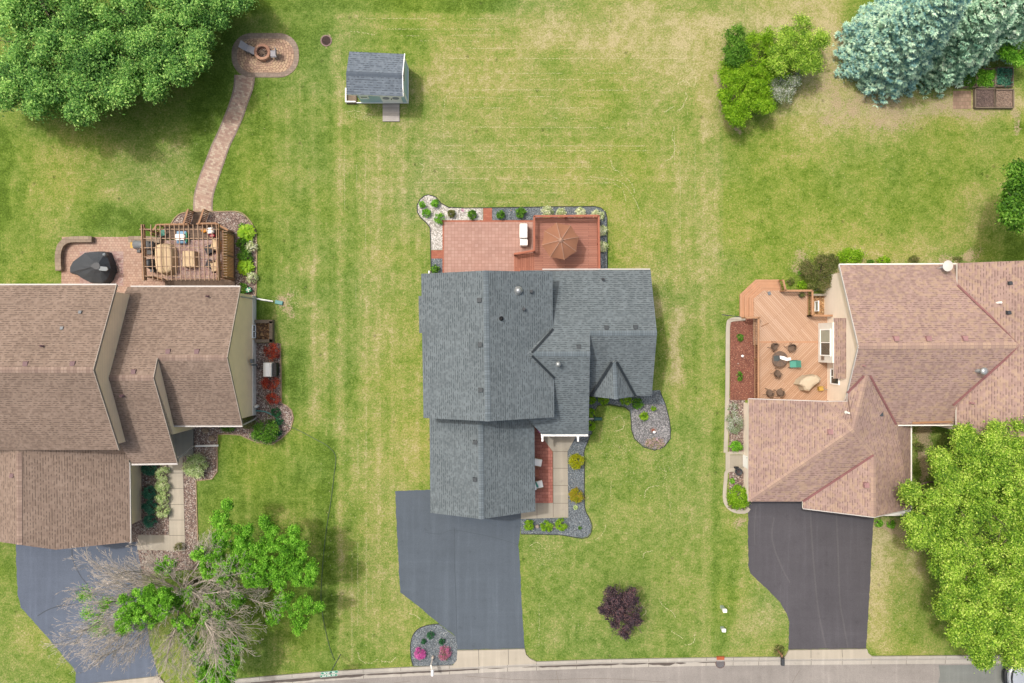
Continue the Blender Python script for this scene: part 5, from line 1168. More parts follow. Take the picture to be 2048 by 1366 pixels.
# half dead tree over the left driveway
def dead_tree():
    rs = random.Random(9); b = W(392, 1160, 0); t = empty('tree', b, 'half dead tree with bare grey branches and bright green boughs over the left driveway', 'tree')
    tk = MB(); tk.tube([b, b+Vector((-.05, .0, 1.3)), b+Vector((0, .05, 2.4))], .26, .19, 10); trunk = tk.build('trunk', M['bark'], t, True)
    mb = MB(); hub = b+Vector((0, .05, 2.3)); ends = []
    def grow(p, d, L, r, lvl):
        n = max(3, int(L/.42)); pts = [p]; dd = d.copy()
        for i in range(n):
            dd = (dd+Vector((rs.gauss(0, .10), rs.gauss(0, .10), rs.gauss(.02, .05)))).normalized(); p = p+dd*(L/n); pts.append(p)
            f = (i+1)/n
            if lvl < 3:
                for _ in range(2 if lvl < 2 else 1):
                    if f > .22 and rs.random() < (.85, .85, .75)[lvl]:
                        ax = Vector((rs.gauss(0, 1), rs.gauss(0, 1), rs.gauss(0, .6))); s = (ax-dd*ax.dot(dd)).normalized()
                        nd = (dd*.86+s*.5).normalized(); grow(p, nd, L*(.52, .45, .5)[lvl]*(1.15-f*.7)*rs.uniform(.6, 1.1), r*(1-f*.7)*.5, lvl+1)
        mb.tube(pts, r, max(.012, r*.24), 5 if lvl == 0 else 3); ends.append(pts)
    for tx, ty, z, rr_ in ((200, 1105, 5.2, .08), (165, 1110, 4.0, .05), (190, 1150, 4.6, .05), (135, 1190, 4.6, .06), (150, 1250, 5.2, .07), (175, 1300, 5.5, .09), (200, 1345, 5.0, .08), (270, 1370, 5.2, .08), (330, 1372, 5.2, .09), (385, 1345, 5.0, .07), (430, 1350, 5.0, .06), (515, 1285, 5.4, .09),
                          (560, 1180, 4.6, .06), (480, 1310, 4.8, .07), (115, 1225, 4.6, .05), (120, 1280, 4.8, .05), (540, 1240, 5.2, .10), (525, 1195, 5.6, .11), (500, 1105, 5.2, .10), (440, 1070, 4.6, .08), (415, 1035, 4.2, .05), (355, 1080, 5.0, .07), (300, 1070, 4.6, .06), (265, 1095, 4.4, .05), (240, 1140, 5, .07), (370, 1130, 6.5, .08), (460, 1180, 6.8, .08), (330, 1220, 6.5, .07)):
        e = W(tx, ty, z); d = (e-hub); L = d.length; d.normalize(); d.z += .12; grow(hub.copy(), d.normalized(), L*.93, rr_, 0)
    mb.build('bare_branches', M['twig'], trunk, True)
    g1 = spots([(460, 1130, 14), (480, 1110, 14), (445, 1040, 20), (470, 1075, 24), (440, 1080, 16), (495, 1060, 10), (430, 1110, 16), (455, 1010, 8)], 4.6, 1.4, 0.22, 24)
    g2 = spots([(540, 1085, 18), (500, 1140, 18), (520, 1160, 16), (575, 1135, 22), (600, 1090, 12), (625, 1140, 12), (530, 1045, 10), (490, 1085, 14), (545, 1060, 12), (570, 1085, 18), (590, 1110, 22), (555, 1110, 22), (610, 1130, 18), (590, 1155, 16), (620, 1160, 10), (530, 1130, 16), (555, 1150, 18), (560, 1170, 8), (515, 1100, 14), (588, 1062, 8)], 5.0, 1.6, 0.22, 24)
    g3 = spots([(265, 1205, 24), (290, 1230, 26), (250, 1235, 18), (300, 1200, 16), (245, 1255, 12), (320, 1215, 20), (330, 1190, 14)], 5.4, 1.0, 0.22, 24)
    g4 = spots([(545, 1235, 14), (585, 1200, 16), (610, 1200, 12), (570, 1215, 20), (600, 1230, 20), (625, 1215, 14), (600, 1255, 12), (560, 1195, 14), (640, 1212, 6)], 3.4, 1.0, 0.19, 16)
    g5 = spots([(440, 1300, 16), (460, 1330, 18), (430, 1345, 22), (450, 1362, 20), (410, 1350, 18), (470, 1290, 12), (400, 1320, 14)], 4.4, 1.0, 0.20, 32)
    g6 = spots([(470, 1200, 16), (440, 1240, 18), (420, 1140, 18), (400, 1110, 14), (370, 1190, 18), (350, 1210, 18), (400, 1240, 20), (420, 1200, 18), (385, 1280, 16), (360, 1250, 18), (450, 1160, 14), (300, 1180, 10), (500, 1160, 12), (330, 1130, 18), (480, 1130, 18)], 4.4, 1.2, 0.20, 16)
    g7 = spots([(190, 1230, 20), (170, 1190, 14), (210, 1205, 16), (200, 1260, 14)], 4.4, 1.0, .34, 5)
    for cl, n in ((g1, 5200), (g2, 9800), (g3, 8200), (g4, 2600), (g5, 6500), (g6, 9500), (g7, 900)):
        leaves('crown', *clump_leaves(cl, int(n*3.0), .062, .5), M['lfBright'], t)
dead_tree()

# shrubs, perennials, flowers
def shrub(px, py, rp, h, mat, label, n=900, size=.05, kind='shrub', group=None, cat='shrub', z0=.0, sx=1, sy=1, nc=26, tonevar=.18, rc=None, up=.4, flat=.8, stem=True):
    k = (H-h*.6)/H; c = W(px, py, h*.6); Rr_ = rp*S*k
    r_ = rc or Rr_*.24
    cl = []
    for i in range(nc):
        a = NR.rand()*6.28; q = math.sqrt(NR.rand())*.80; zz = (1-q**2.2)
        cl.append((c.x+q*Rr_*math.cos(a)*sx, c.y+q*Rr_*math.sin(a)*sy, z0+max(r_*.7, (h-r_*.6)*(.45+.55*zz*(.75+.4*NR.rand()))), r_*(.8+.4*NR.rand())))
    for i in range(nc//2):
        a = NR.rand()*6.28; cl.append((c.x+.72*Rr_*math.cos(a)*sx, c.y+.72*Rr_*math.sin(a)*sy, z0+h*.3+.02, r_))
    o = leaves(kind, *clump_leaves(cl, n, size, up, tonevar, flat), mat if not isinstance(mat, str) else M[mat])
    tag(o, label, cat, group)
    if stem:
        mb = MB()
        for q in random.Random(int(px+py)).sample(cl, min(6, len(cl))): mb.tube([(c.x, c.y, z0-.02), q[:3]], .025, .01, 4)
        mb.build('stem', M['bark'], o)
    return o
def hosta(px, py, rp, mat, label, n=60, h=.45, group=None, kind='hosta', wl=.42, cat='plant'):
    c = W(px, py, h*.6); b = np.array([c.x, c.y, 0.05]); R_ = rp*S*.98; P = []; Nn = []; T = []; sz = []; tone = []
    for i in range(n):
        a = i*2.399; f = math.sqrt((i+.5)/n); rr = R_*f*.78; d = np.array([math.cos(a), math.sin(a), 0]); z = h*(1.05-.6*f*f)+.05*NR.randn()
        v = d*1.0+np.array([0, 0, .5-.9*f])+NR.randn(3)*.12; v /= np.linalg.norm(v)
        nn = np.array([0, 0, 1.])*1+d*.3+NR.randn(3)*.18; nn -= v*nn.dot(v); nn /= np.linalg.norm(nn)
        P.append(b+d*rr+np.array([0, 0, z])); T.append(v); Nn.append(nn); sz.append(R_*(.20+.08*NR.rand())); tone.append(.35+.5*NR.rand())
    o = leaves(kind, np.array(P), np.array(Nn), np.array(sz), np.array(tone), M[mat], None, wl+.2, np.array(T)); return tag(o, label, cat, group)

# by the pergola
gp = 'plants in the river rock bed beside the pergola'
hosta(493, 466, 21, 'lfLimeS', 'lime green hosta, the upper of two beside the pergola', 60, .5, gp)
hosta(491, 534, 20, 'lfLimeS', 'lime green hosta, the lower of two beside the pergola', 60, .5, gp)
shrub(503, 494, 13, .6, 'lfWhiteV', 'white variegated bush between the hostas', 700, .05, group=gp)
shrub(504, 556, 12, .6, 'lfWhiteV', 'white variegated bush below the lower hosta', 650, .05, group=gp)
shrub(484, 485, 13, .5, 'lfGreen', 'dark green perennial clump just under the upper hosta', 600, .06, group=gp, cat='plant')
shrub(489, 512, 17, .6, 'lfGreen', 'wide green perennial clump above the lower hosta', 1000, .06, group=gp, cat='plant')
shrub(483, 577, 12, .6, 'lfGreen', 'green shrub at the tan house back corner', 600, .06, group=gp)
shrub(484, 452, 8, .4, 'lfGreen', 'small green sprout above the upper hosta', 250, .05, group=gp, cat='plant')
# east wall of the left house
gr_ = 'red shrubs along the tan house wall'
shrub(542, 703, 19, 1.0, 'lfRed', 'dark red barberry bush above the white generator', 1500, .04, group=gr_)
shrub(539, 766, 19, 1.0, 'lfRed', 'dark red barberry bush just below the white generator', 1500, .04, group=gr_, sy=.8)
shrub(546, 797, 16, .9, 'lfRed', 'smallest red barberry bush, lowest in the row by the tan house', 1100, .04, group=gr_, sy=.8)
shrub(529, 863, 28, 1.5, 'lfGreen', 'large round green bush at the corner of the tan house', 3600, .055, nc=44)
shrub(496, 845, 15, 1.0, 'lfOlive', 'olive green bush beneath the tan house gutter', 900, .05)
shrub(551, 825, 10, .5, 'lfDark', 'dark blue green tuft nearest the red barberry', 420, .05, group='dark tufts beside the round bush')
shrub(558, 842, 9, .5, 'lfDark', 'dark blue green tuft in the middle of three right of the round bush', 380, .05, group='dark tufts beside the round bush')
shrub(556, 864, 9, .5, 'lfDark', 'lowest dark blue green tuft right of the round bush', 380, .05, group='dark tufts beside the round bush')
shrub(455, 857, 16, .4, 'lfGreen', 'low green ground plant under the tan house south gutter', 420, .05, sy=.4, cat='plant')
shrub(390, 933, 25, 1.2, 'lfVar', 'pale cream edged round bush beside the left walk', 3000, .055, nc=40)
gt_ = 'plants between the left garage wall and the walk'
for i, (y, l) in enumerate(((937, 'blue green perennial clump topmost beside the left walk'), (986, 'blue green perennial clump in the middle beside the garage wall'), (1015, 'blue green perennial clump lower middle beside the garage wall'), (1043, 'pale blue green clump lowest beside the garage wall'))):
    shrub(299 if i else 297, y, (17, 15, 15, 13)[i], .7, 'lfTeal', l, 1100, .055, group=gt_, cat='plant')
for y, l in ((948, 'cream edged shrub first in the column beside the left walk'), (972, 'cream edged shrub second from the top beside the left walk'), (996, 'cream edged shrub third from the top beside the left walk'), (1022, 'cream edged shrub at the bottom of the column beside the left walk')):
    shrub(324, y, 15, .8, 'lfVar', l, 1100, .05, group=gt_)
shrub(356, 1094, 9, .8, 'lfOlive', 'small grey green shrub at the end of the left walk', 300, .05)
# bed behind the middle house
gw = 'plants in the white rock bed'
for x, y, r_, l in ((845, 408, 7.5, 'small bright green bush at the left rim of the white rock bed'), (869.5, 406, 9, 'bright green bush at the top of the white rock bed'), (852.5, 426, 9.5, 'round green bush in the narrow part of the white rock bed'), (879, 437, 12.5, 'largest round green bush at the patio corner in the white rock')):
    shrub(x, y, r_, .6, 'lfBright', l, 700, .045, group=gw)
shrub(903, 427, 8, .5, 'lfOlive', 'tufted dull green grass plant left of the pink ornament', 420, .06, group=gw, cat='plant')
shrub(944, 429, 10, .7, 'lfGreen', 'spiky green plant at the right end of the white rock bed', 600, .06, group=gw, cat='plant')
gs = 'shrubs in the slate bed around the red deck'
shrub(1001, 429, 9, .6, 'lfGreen', 'spiky green plant first in the slate bed', 480, .06, group=gs, cat='plant')
shrub(1041, 425, 11, .7, 'lfGreen', 'taller spiky green plant in the slate bed left of the deck', 700, .06, group=gs, cat='plant')
for x, y, r_, l in ((1094, 424, 14.5, 'largest white variegated shrub above the deck rail'), (1122, 426, 11, 'second white variegated shrub above the deck rail'), (1160, 426, 12, 'white variegated shrub above the right part of the deck rail'), (1197, 430, 14, 'white variegated shrub at the deck corner'), (1204, 461, 12, 'white variegated shrub right of the deck, middle one'), (1205, 493, 12, 'lowest white variegated shrub right of the deck')):
    shrub(x, y, r_, .6, 'lfWhiteV', l, 1000, .045, group=gs)
shrub(870, 538, 9, .7, 'lfGreen', 'spiky green plant between the grey house corner and patio', 420, .06, cat='plant')
# front of the middle house
gf = 'shrubs against the front wall of the grey house'
for x, y, r_, l in ((1184, 800, 9, 'lime bush tucked at the inner corner of the grey house'), (1207, 799, 12, 'low lime hedge strip under the small gable, left part'), (1252, 800, 12, 'lime bush under the right side of the small gable'), (1181, 826, 10, 'lime bush above the green downspout'), (1181, 852, 11, 'lime bush below the green downspout')):
    shrub(x, y, r_, .7, 'lfLimeS', l, 700, .05, group=gf)
shrub(1276, 808, 12, .8, 'lfGreen', 'round green bush at the top of the island gravel bed', 900, .05)
shrub(1288, 832, 9.5, .5, 'lfLimeS', 'larger yellow green tuft on the island gravel bed', 520, .05, group='tufts on the island gravel bed', cat='plant')
shrub(1307, 817, 5.5, .4, 'lfLimeS', 'smaller yellow green tuft on the island gravel bed', 220, .045, group='tufts on the island gravel bed', cat='plant')
shrub(1310, 887, 20, .22, 'lfPaleP', 'low patch of pale pink flowers at the tip of the island bed', 1300, .04, cat='flowers', sx=1.1, sy=.5, kind='flower_patch', stem=False)
shrub(1152.5, 924, 16.5, 1.0, 'lfGold', 'round golden green shrub beside the front walk', 1900, .045, nc=34)
shrub(1152.5, 992, 15.5, 1.0, 'lfRust', 'round shrub with rusty orange tips beside the front walk', 1900, .045, nc=34)
shrub(1151, 1015, 5, .2, 'lfVar', 'tiny pale sprout below the rusty shrub', 90, .05, cat='plant')
gk = 'round lime shrubs along the front of the slate bed'
for x, y, r_, l in ((1058, 1051, 11, 'round lime shrub nearest the driveway'), (1093, 1053, 13, 'round lime shrub in the middle of the row of three'), (1122.5, 1050, 13, 'round lime shrub at the right of the row of three')):
    shrub(x, y, r_, .7, 'lfLimeS', l, 1000, .045, group=gk)
shrub(1160.5, 1056, 4, .25, 'lfGreen', 'tiny green sprout alone in the slate chips', 100, .04, cat='plant')
# bed at the driveway mouth
shrub(840, 1308, 13, .6, 'lfMagenta', 'bright magenta flowering azalea, left of the pair', 1600, .035, group='pink azaleas by the driveway mouth', tonevar=.3)
shrub(889, 1307, 14.5, .6, 'lfPinkG', 'pink azalea with green showing through, right of the pair', 1700, .035, group='pink azaleas by the driveway mouth', tonevar=.3)
gz = 'small green mounds in the driveway bed'
for x, y, r_, l in ((861, 1271, 8.5, 'largest small green mound at the top of the driveway bed'), (847, 1283.5, 5, 'smallest green mound at the left of the driveway bed'), (884, 1284, 7, 'green mound above the right azalea')):
    shrub(x, y, r_, .4, 'lfDark', l, 500, .035, group=gz, cat='plant')
# right property
gb = 'thicket at the upper right'
def thicket(label, pts, z, zr, r, n, mat, nleaf, size, group=gb, base=None, cat='shrub', kind='shrub'):
    cl = spots(pts, z, zr, r, n); o = leaves(kind, *clump_leaves(cl, nleaf, size, .4), M[mat]); tag(o, label, cat, group)
    mb = MB(); b = W(*(base or pts[0][:2]), 0)
    for q in random.Random(len(cl)).sample(cl, min(14, len(cl))): mb.tube([b, Vector(q[:3]).lerp(b, .4)+Vector((0, 0, .3)), q[:3]], .05, .012, 4)
    mb.build('stem', M['bark'], o); return o
thicket('pale yellow green upper right part of the thicket near the blue spruce', [(1600, 60, 26), (1620, 95, 26), (1590, 95, 24), (1575, 75, 18), (1625, 125, 18), (1640, 80, 14), (1605, 130, 16), (1580, 120, 18), (1560, 110, 18), (1555, 130, 14)], 2.3, 1.2, .32, 26, 'lfLime', 20000, .06, base=(1590, 110))
thicket('dark green bush at the top left of the thicket', [(1470, 70, 18), (1465, 95, 18), (1480, 105, 20), (1462, 122, 12)], 1.6, .9, .28, 22, 'lfGreen', 7500, .06, base=(1480, 110))
thicket('green bramble arch in the middle of the thicket', [(1510, 75, 12), (1530, 85, 16), (1545, 110, 16), (1520, 130, 14), (1500, 140, 16), (1485, 135, 12), (1540, 135, 16), (1560, 95, 14), (1455, 130, 10), (1455, 150, 12), (1490, 90, 14), (1500, 110, 12), (1480, 150, 16), (1545, 150, 14), (1560, 140, 16), (1530, 150, 16), (1450, 145, 10), (1535, 70, 12)], 1.4, .8, .26, 20, 'lfLimeS', 17000, .055, base=(1530, 120))
thicket('large bright green lower left bush of the thicket', [(1465, 165, 20), (1490, 175, 26), (1515, 185, 26), (1470, 200, 24), (1500, 210, 26), (1460, 225, 14), (1480, 235, 16), (1530, 200, 20), (1510, 160, 22), (1450, 190, 12), (1535, 215, 12)], 1.9, 1.1, .28, 24, 'lfLimeS', 21000, .065, base=(1495, 195))
thicket('white flowering grey green bush at the thicket edge', [(1570, 155, 16), (1580, 175, 18), (1565, 190, 18), (1555, 170, 14), (1590, 160, 8)], 1.2, .7, .26, 14, 'lfWhiteF', 5000, .05, base=(1570, 175))
thicket('bright green bush at the far right edge by the raised beds', [(2015, 90, 18), (2035, 105, 22), (2030, 80, 18), (2045, 125, 14), (2020, 110, 12), (2010, 105, 8)], 1.9, 1.0, .30, 12, 'lfBright', 5200, .065, None, (2025, 110))
thicket('wide brownish green shrub behind the tan deck', [(1625, 540, 18), (1650, 530, 18), (1660, 550, 18), (1630, 560, 16), (1615, 530, 12), (1665, 520, 10), (1650, 570, 14), (1640, 518, 10), (1610, 545, 8)], 1.0, .7, .24, 12, 'lfOlive', 7500, .05, None, (1640, 545))
shrub(1703, 513.5, 28, 1.2, 'lfLimeS', 'round bright green shrub behind the right house', 2600, .055, sy=.62, nc=40)
shrub(1769, 521, 13, .8, 'lfLimeS', 'small bright green shrub along the right house back wall', 700, .055, sy=.7)
shrub(1741, 523, 9, .3, 'lfGreen', 'low green plant between the two round shrubs at the right house', 160, .05, sy=.5, cat='plant')
shrub(1828, 519, 12, .5, 'lfOlive', 'sparse reddish shrub behind the right house gutter', 320, .05, sy=.7)
shrub(1916, 518, 10, .3, 'lfOlive', 'dry low plant beside the dish on the right house', 160, .05, sy=.5, cat='plant')
shrub(1605, 572, 11, .5, 'lfLimeS', 'lime plant just outside the tan deck rail', 420, .055, cat='plant')
shrub(1582, 562, 9, .4, 'lfOlive', 'thin dull green plant beside the deck steps', 200, .05, cat='plant')
shrub(1600, 545, 5, .4, 'lfBright', 'tiny bright green plant left of the brownish shrub', 150, .045, cat='plant')
shrub(1480, 675, 8, .35, 'lfGreen', 'small green plant high in the mulch bed', 260, .05, group='plants in the mulch bed', cat='plant')
shrub(1480, 753, 8.5, .35, 'lfGreen', 'narrow green plant low in the mulch bed', 320, .05, group='plants in the mulch bed', cat='plant', sx=.7, sy=1.4)
shrub(1470, 845, 22, .7, 'lfWhiteF', 'tangled rose bush with white flowers beside the right garage', 1800, .045, sx=.85, sy=1.1)
shrub(1466, 815, 12, .3, 'lfWhiteF', 'sparse weeds above the white flowered rose bush', 300, .04, cat='plant')
shrub(1473, 893, 14, .6, 'lfBright', 'bright green spiky plant above the square concrete pad', 900, .06, sy=.7, cat='plant')
shrub(1478, 995, 24, .9, 'lfLimeS', 'spreading lime green conifer at the right garage corner', 3800, .05, nc=48, sy=1.1)
shrub(1464, 1010, 9, .3, 'lfOlive', 'greyish low plant at the rim beside the spreading conifer', 260, .045, cat='plant')
shrub(1465, 962, 6, .35, 'lfBright', 'small green plant left of the dark flower pot', 180, .045, cat='plant')
shrub(1758, 1047, 9, .5, 'lfBright', 'green plant left of the pair at the gable end of the right garage', 380, .05, group='plants below the garage gable', cat='plant')
shrub(1783, 1049, 9, .5, 'lfBright', 'green plant right of the pair at the gable end of the right garage', 380, .05, group='plants below the garage gable', cat='plant')
shrub(1838, 895, 11, .8, 'lfOlive', 'dark olive shrub between the right garage and the lime tree', 260, .05)
shrub(1560, 1302, 12, .5, 'lfOlive', 'tuft of rough grass around the black mailbox post', 260, .06, cat='plant')


# ------------------------------------------------ garden objects
def rail_run(parent, a, b, z0, h, matp, matb, wd=.14, gap=.13, posts=True, name='railing'):
    """railing on world points a, b (Vectors): top board, bottom board and balusters in one mesh; posts as sub-parts"""
    a = Vector((a.x, a.y, z0)); b = Vector((b.x, b.y, z0)); d = b-a; L = d.length; u = d.normalized(); n = int(L/gap)
    mb = MB(); mb.bar(a+Vector((0, 0, h)), b+Vector((0, 0, h)), wd, .04); mb.bar(a+Vector((0, 0, h-.1)), b+Vector((0, 0, h-.1)), .05, .09); mb.bar(a+Vector((0, 0, .12)), b+Vector((0, 0, .12)), .05, .08)
    r = mb.build(name, matp, parent)
    k = MB()
    for i in range(1, n): p = a+u*(L*i/n); k.box(p+Vector((0, 0, h*.5)), (.035, .035, h-.2), math.atan2(u.y, u.x))
    k.build('balusters', matb, r)
    if posts:
        for t in ([0, 1] if L < 2.6 else [0, .5, 1]):
            p = a.lerp(b, t); MB().box(p+Vector((0, 0, h*.5-.02)), (.1, .1, h-.04), math.atan2(u.y, u.x)).build('post', matb, r)
    return r

# red deck of the middle house
dz = .62
dk = empty('deck', W(1130, 490), 'red brown board deck with railing behind the grey house', 'deck')
p = lambda x, y, z=dz: W(x, y, z)
pts = [(1068.5, 436), (1195, 436), (1197.5, 560), (1068.5, 560)]
mb = MB(); mb.prism([(q.x, q.y) for q in PX(pts, dz)], dz-.2, dz); mb.build('floor', M['deckC'], dk)
mb = MB()
for i, x in enumerate((1028, 1041, 1055)):
    q = [(W(xx, yy, 0).x, W(xx, yy, 0).y) for xx, yy in ((x, 509), (1068, 507), (1068, 560), (x, 560))]; mb.prism(q, .05+i*.18, .05+(i+1)*.18)
mb.build('steps', M['deckCv'], dk)
c1, c2, c3, c4 = p(1067.5, 437), p(1194, 436), p(1195.5, 540), p(1067.5, 504)
rh = 1.0
rail_run(dk, c1, c2, dz, rh, M['railC'], M['railC'], .16); rail_run(dk, c2, c3, dz, rh, M['railC'], M['railC'], .16); rail_run(dk, c1, c4, dz, rh, M['railC'], M['railC'], .16)
mb = MB(); a = W(1029, 511, 0)+Vector((0, 0, 1.05)); b = c4+Vector((0, 0, rh)); mb.bar(a, b, .13, .04); mb.bar(a-Vector((0, 0, .75)), b-Vector((0, 0, .75)), .05, .08)
sr = mb.build('stair_railing', M['railC'], dk); k = MB()
for i in range(1, 12):
    q = a.lerp(b, i/12); k.bar(q, q-Vector((0, 0, .75)), .035, .035)
k.bar(a, (a.x, a.y, .05), .1, .1); k.build('balusters', M['railC'], sr)

# parasol
pc = W(1117, 490, dz); um = empty('parasol', pc, 'brown market parasol open above the red deck', 'parasol')
MB().lathe(pc, [(.25, 0), (.25, .06), (.05, .1), (.028, .14), (.028, 2.55), (.02, 2.6)], 12).build('pole', M['woodR'], um, True)
can = MB(); Rr_ = 1.45; zt = 2.55; ze_ = 2.02; n = 8; ring = []
sub = 6; vs = [pc+Vector((0, 0, zt))]
for j in range(1, sub+1):
    f = j/sub
    for i in range(n*4):
        a = math.radians(12)+2*math.pi*i/(n*4); s_ = (i % 4)/4; flat = math.cos(math.pi/n)/math.cos((s_-.5)*2*math.pi/n)
        sc_ = flat*(1-.025*math.sin(s_*math.pi)*f); sag = -.05*math.sin(s_*math.pi)*f+.05*math.sin(f*math.pi)
        vs.append(pc+Vector((math.cos(a)*Rr_*f*sc_, math.sin(a)*Rr_*f*sc_, zt-(zt-ze_)*f+sag)))
fs = [(0, 1+i, 1+(i+1) % 32) for i in range(32)]
for j in range(sub-1): fs += [(1+j*32+i, 1+(j+1)*32+i, 1+(j+1)*32+(i+1) % 32, 1+j*32+(i+1) % 32) for i in range(32)]
can.add(vs, fs); co = can.build('canopy', M['brownfab'], um); co.modifiers.new('solid', 'SOLIDIFY').thickness = .012
rb2 = M['brownfab_light'] = plain('pale_brown_canvas_seam', C(206, 164, 142), .8, .05)
for i in range(n):
    a = math.radians(12)+2*math.pi*i/n; k = MB(); o0 = pc+Vector((math.cos(a)*.12, math.sin(a)*.12, zt-.02)); o1 = pc+Vector((math.cos(a)*Rr_, math.sin(a)*Rr_, ze_+.01)); m_ = o0.lerp(o1, .5)+Vector((0, 0, .065))
    k.tube([o0, m_, o1], .042, .02, 5); k.build('rib', rb2, um)
MB().lathe(pc+Vector((0, 0, zt-.03)), [(.20, 0), (.16, .07), (.06, .12), (.03, .16)], 16).build('top_vent', rb2, um, True)
# white covered grill on the salmon patio
gx = W(1047, 470, .5); gc = empty('covered_grill', (gx.x, gx.y, .045), 'white covered grill standing against the red deck', 'grill')
k = MB(); k.box((gx.x, gx.y+.25, .56), (.62, 1.15, 1.0)); k.build('hood_cover', M['whitefab'], gc, bevel=.09)
k = MB(); k.box((gx.x+.03, gx.y-.62, .44), (.60, .50, .78)); k.build('side_shelf_cover', M['whitefab'], gc, bevel=.05)
k = MB(); k.box((gx.x, gx.y-.30, 1.04), (.60, .03, .03)); k.build('fold', M['grey'], gc)
# little ornaments
q = W(926, 422, .2); o = MB().tube([(q.x, q.y, 0), (q.x, q.y, .5)], .01, .01, 5).build('garden_ornament', M['red']); tag(o, 'pink pinwheel ornament stuck in the white rock', 'ornament')
k = MB()
for i in range(5):
    a = i*1.257; k.add([(q.x, q.y, .5), (q.x+.14*math.cos(a), q.y+.14*math.sin(a), .52), (q.x+.12*math.cos(a+.6), q.y+.12*math.sin(a+.6), .46)], [(0, 1, 2)])
k.build('sail', M['pinkfl'], o)
def rock(px, py, r, label, h=.3, mat='stone', cat='rock', group=None, name='rock', z=0.02):
    c = W(px, py, z); bm = bmesh.new(); bmesh.ops.create_icosphere(bm, subdivisions=2, radius=1)
    rs = random.Random(int(px*7+py))
    for v in bm.verts: v.co *= 1+rs.uniform(-.14, .14); v.co = Vector((v.co.x*r*S, v.co.y*r*S*.85, v.co.z*h+h*.5))
    me = bpy.data.meshes.new(name); bm.to_mesh(me); bm.free(); me.materials.append(M[mat]); [setattr(p_, 'use_smooth', True) for p_ in me.polygons]
    o = bpy.data.objects.new(name, me); COL.objects.link(o); o.location = c; return tag(o, label, cat, group)
rock(1074.5, 1052, 4.5, 'larger pale boulder between the first and second lime shrub', .22, group='pale boulders between the lime shrubs')
rock(1108, 1053, 3.2, 'smaller pale boulder between the second and third lime shrub', .22, group='pale boulders between the lime shrubs')
rock(904, 415, 1.5, 'tiny stone at the rim of the white rock bed', .08)
o = rock(1308, 864, 3.2, 'white and brown garden ornament on the pale gravel bed', .14, 'whitefab', 'ornament', name='garden_ornament')
k = MB(); c = W(1306, 860, .05)
for i in range(9):
    a = i*.7; k.tube([c, c+Vector((math.cos(a)*.32, math.sin(a)*.24, .05+.04*(i % 3)))], .018, .006, 4)
k.build('driftwood', M['terra'], o)
rock(1022, 421, 1.6, 'small pale ball ornament in the slate bed', .07, cat='ornament', name='garden_ornament')
rock(1484.5, 712, 3, 'small white ornament at the edge of the mulch bed', .12, 'whitefab', 'ornament', name='garden_ornament')
rock(1476, 710+17, 1.6, 'tiny pale stone in the mulch bed', .07)
rock(516, 812, 4, 'white speckled statue beside the tan house foundation', .45, 'offwhite', 'statue', name='garden_statue')
rock(424, 877, 7, 'flat round stepping stone nearer the left lawn', .03, 'soil', 'stepping stone', 'round stepping stones in the river rock', 'stepping_stone')
rock(411, 861, 8, 'flat round stepping stone nearer the tan house', .03, 'soil', 'stepping stone', 'round stepping stones in the river rock', 'stepping_stone')
# front seating
def lounge(px, py, rz, label, pillow=None, group=None):
    c = W(px, py, .3); t = empty('armchair', (c.x, c.y, .055), label, 'chair', group); Mz = Matrix.Rotation(rz, 3, 'Z')
    def bx(mb, x, y, z, d): q = Mz @ Vector((x, y, 0)); mb.box((c.x+q.x, c.y+q.y, z), d, rz)
    for sx_ in (-.27, .27):
        for sy_ in (-.27, .27): k = MB(); bx(k, sx_, sy_, .2, (.05, .05, .3)); k.build('leg', M['woodR'], t)
    k = MB(); bx(k, 0, 0, .36, (.64, .64, .08)); bx(k, -.0, .33, .5, (.66, .05, .12)); bx(k, 0, -.33, .5, (.66, .05, .12)); k.build('frame', M['woodR'], t)
    k = MB(); bx(k, .03, 0, .47, (.60, .56, .14)); k.build('seat', M['whitefab'], t, bevel=.04)
    k = MB(); bx(k, -.30, 0, .68, (.14, .58, .5)); k.build('backrest', M['whitefab'], t, bevel=.05)
    if pillow: k = MB(); q = Mz @ Vector((-.14, .04, 0)); k.box((c.x+q.x, c.y+q.y, .66), (.14, .42, .34), rz+.25); k.build('pillow', M[pillow], t, bevel=.05)
lounge(1075, 924, -.18, 'white cushioned armchair on the red slab patio, nearer the house', None, 'white armchairs beside the garage')
lounge(1077, 968, .22, 'white cushioned armchair with a teal pillow beside the garage', 'teal', 'white armchairs beside the garage')
q = W(1072, 945.5, .4); o = empty('side_table', (q.x, q.y, .055), 'small red brown table between the two white armchairs', 'table')
k = MB(); k.box((q.x, q.y, .45), (.48, .62, .04)); k.build('tabletop', M['redbrick'], o)
for sx_ in (-.2, .2):
    for sy_ in (-.26, .26): k = MB(); k.box((q.x+sx_, q.y+sy_, .24), (.04, .04, .38)); k.build('leg', M['woodR'], o)
q = W(1081, 858, 1.6); o = MB().lathe((q.x-.05, q.y, 1.35), [(.08, 0), (.16, .1), (.17, .2), (.14, .2)], 12).build('hanging_basket', M['dkgrey']); tag(o, 'hanging basket of pink flowers beside the grey house stoop', 'flower basket')
cl = [(q.x-.05+.13*math.cos(a), q.y+.16*math.sin(a), 1.6, .11) for a in (0, 1.2, 2.4, 3.6, 4.8)]
leaves('blossom', *clump_leaves(cl, 420, .035, .4), M['lfMagenta'], o)
MB().tube([(q.x-.05, q.y, 1.7), (q.x-.05, q.y, 2.9)], .008, .008, 4).build('hanger', M['dkgrey'], o)

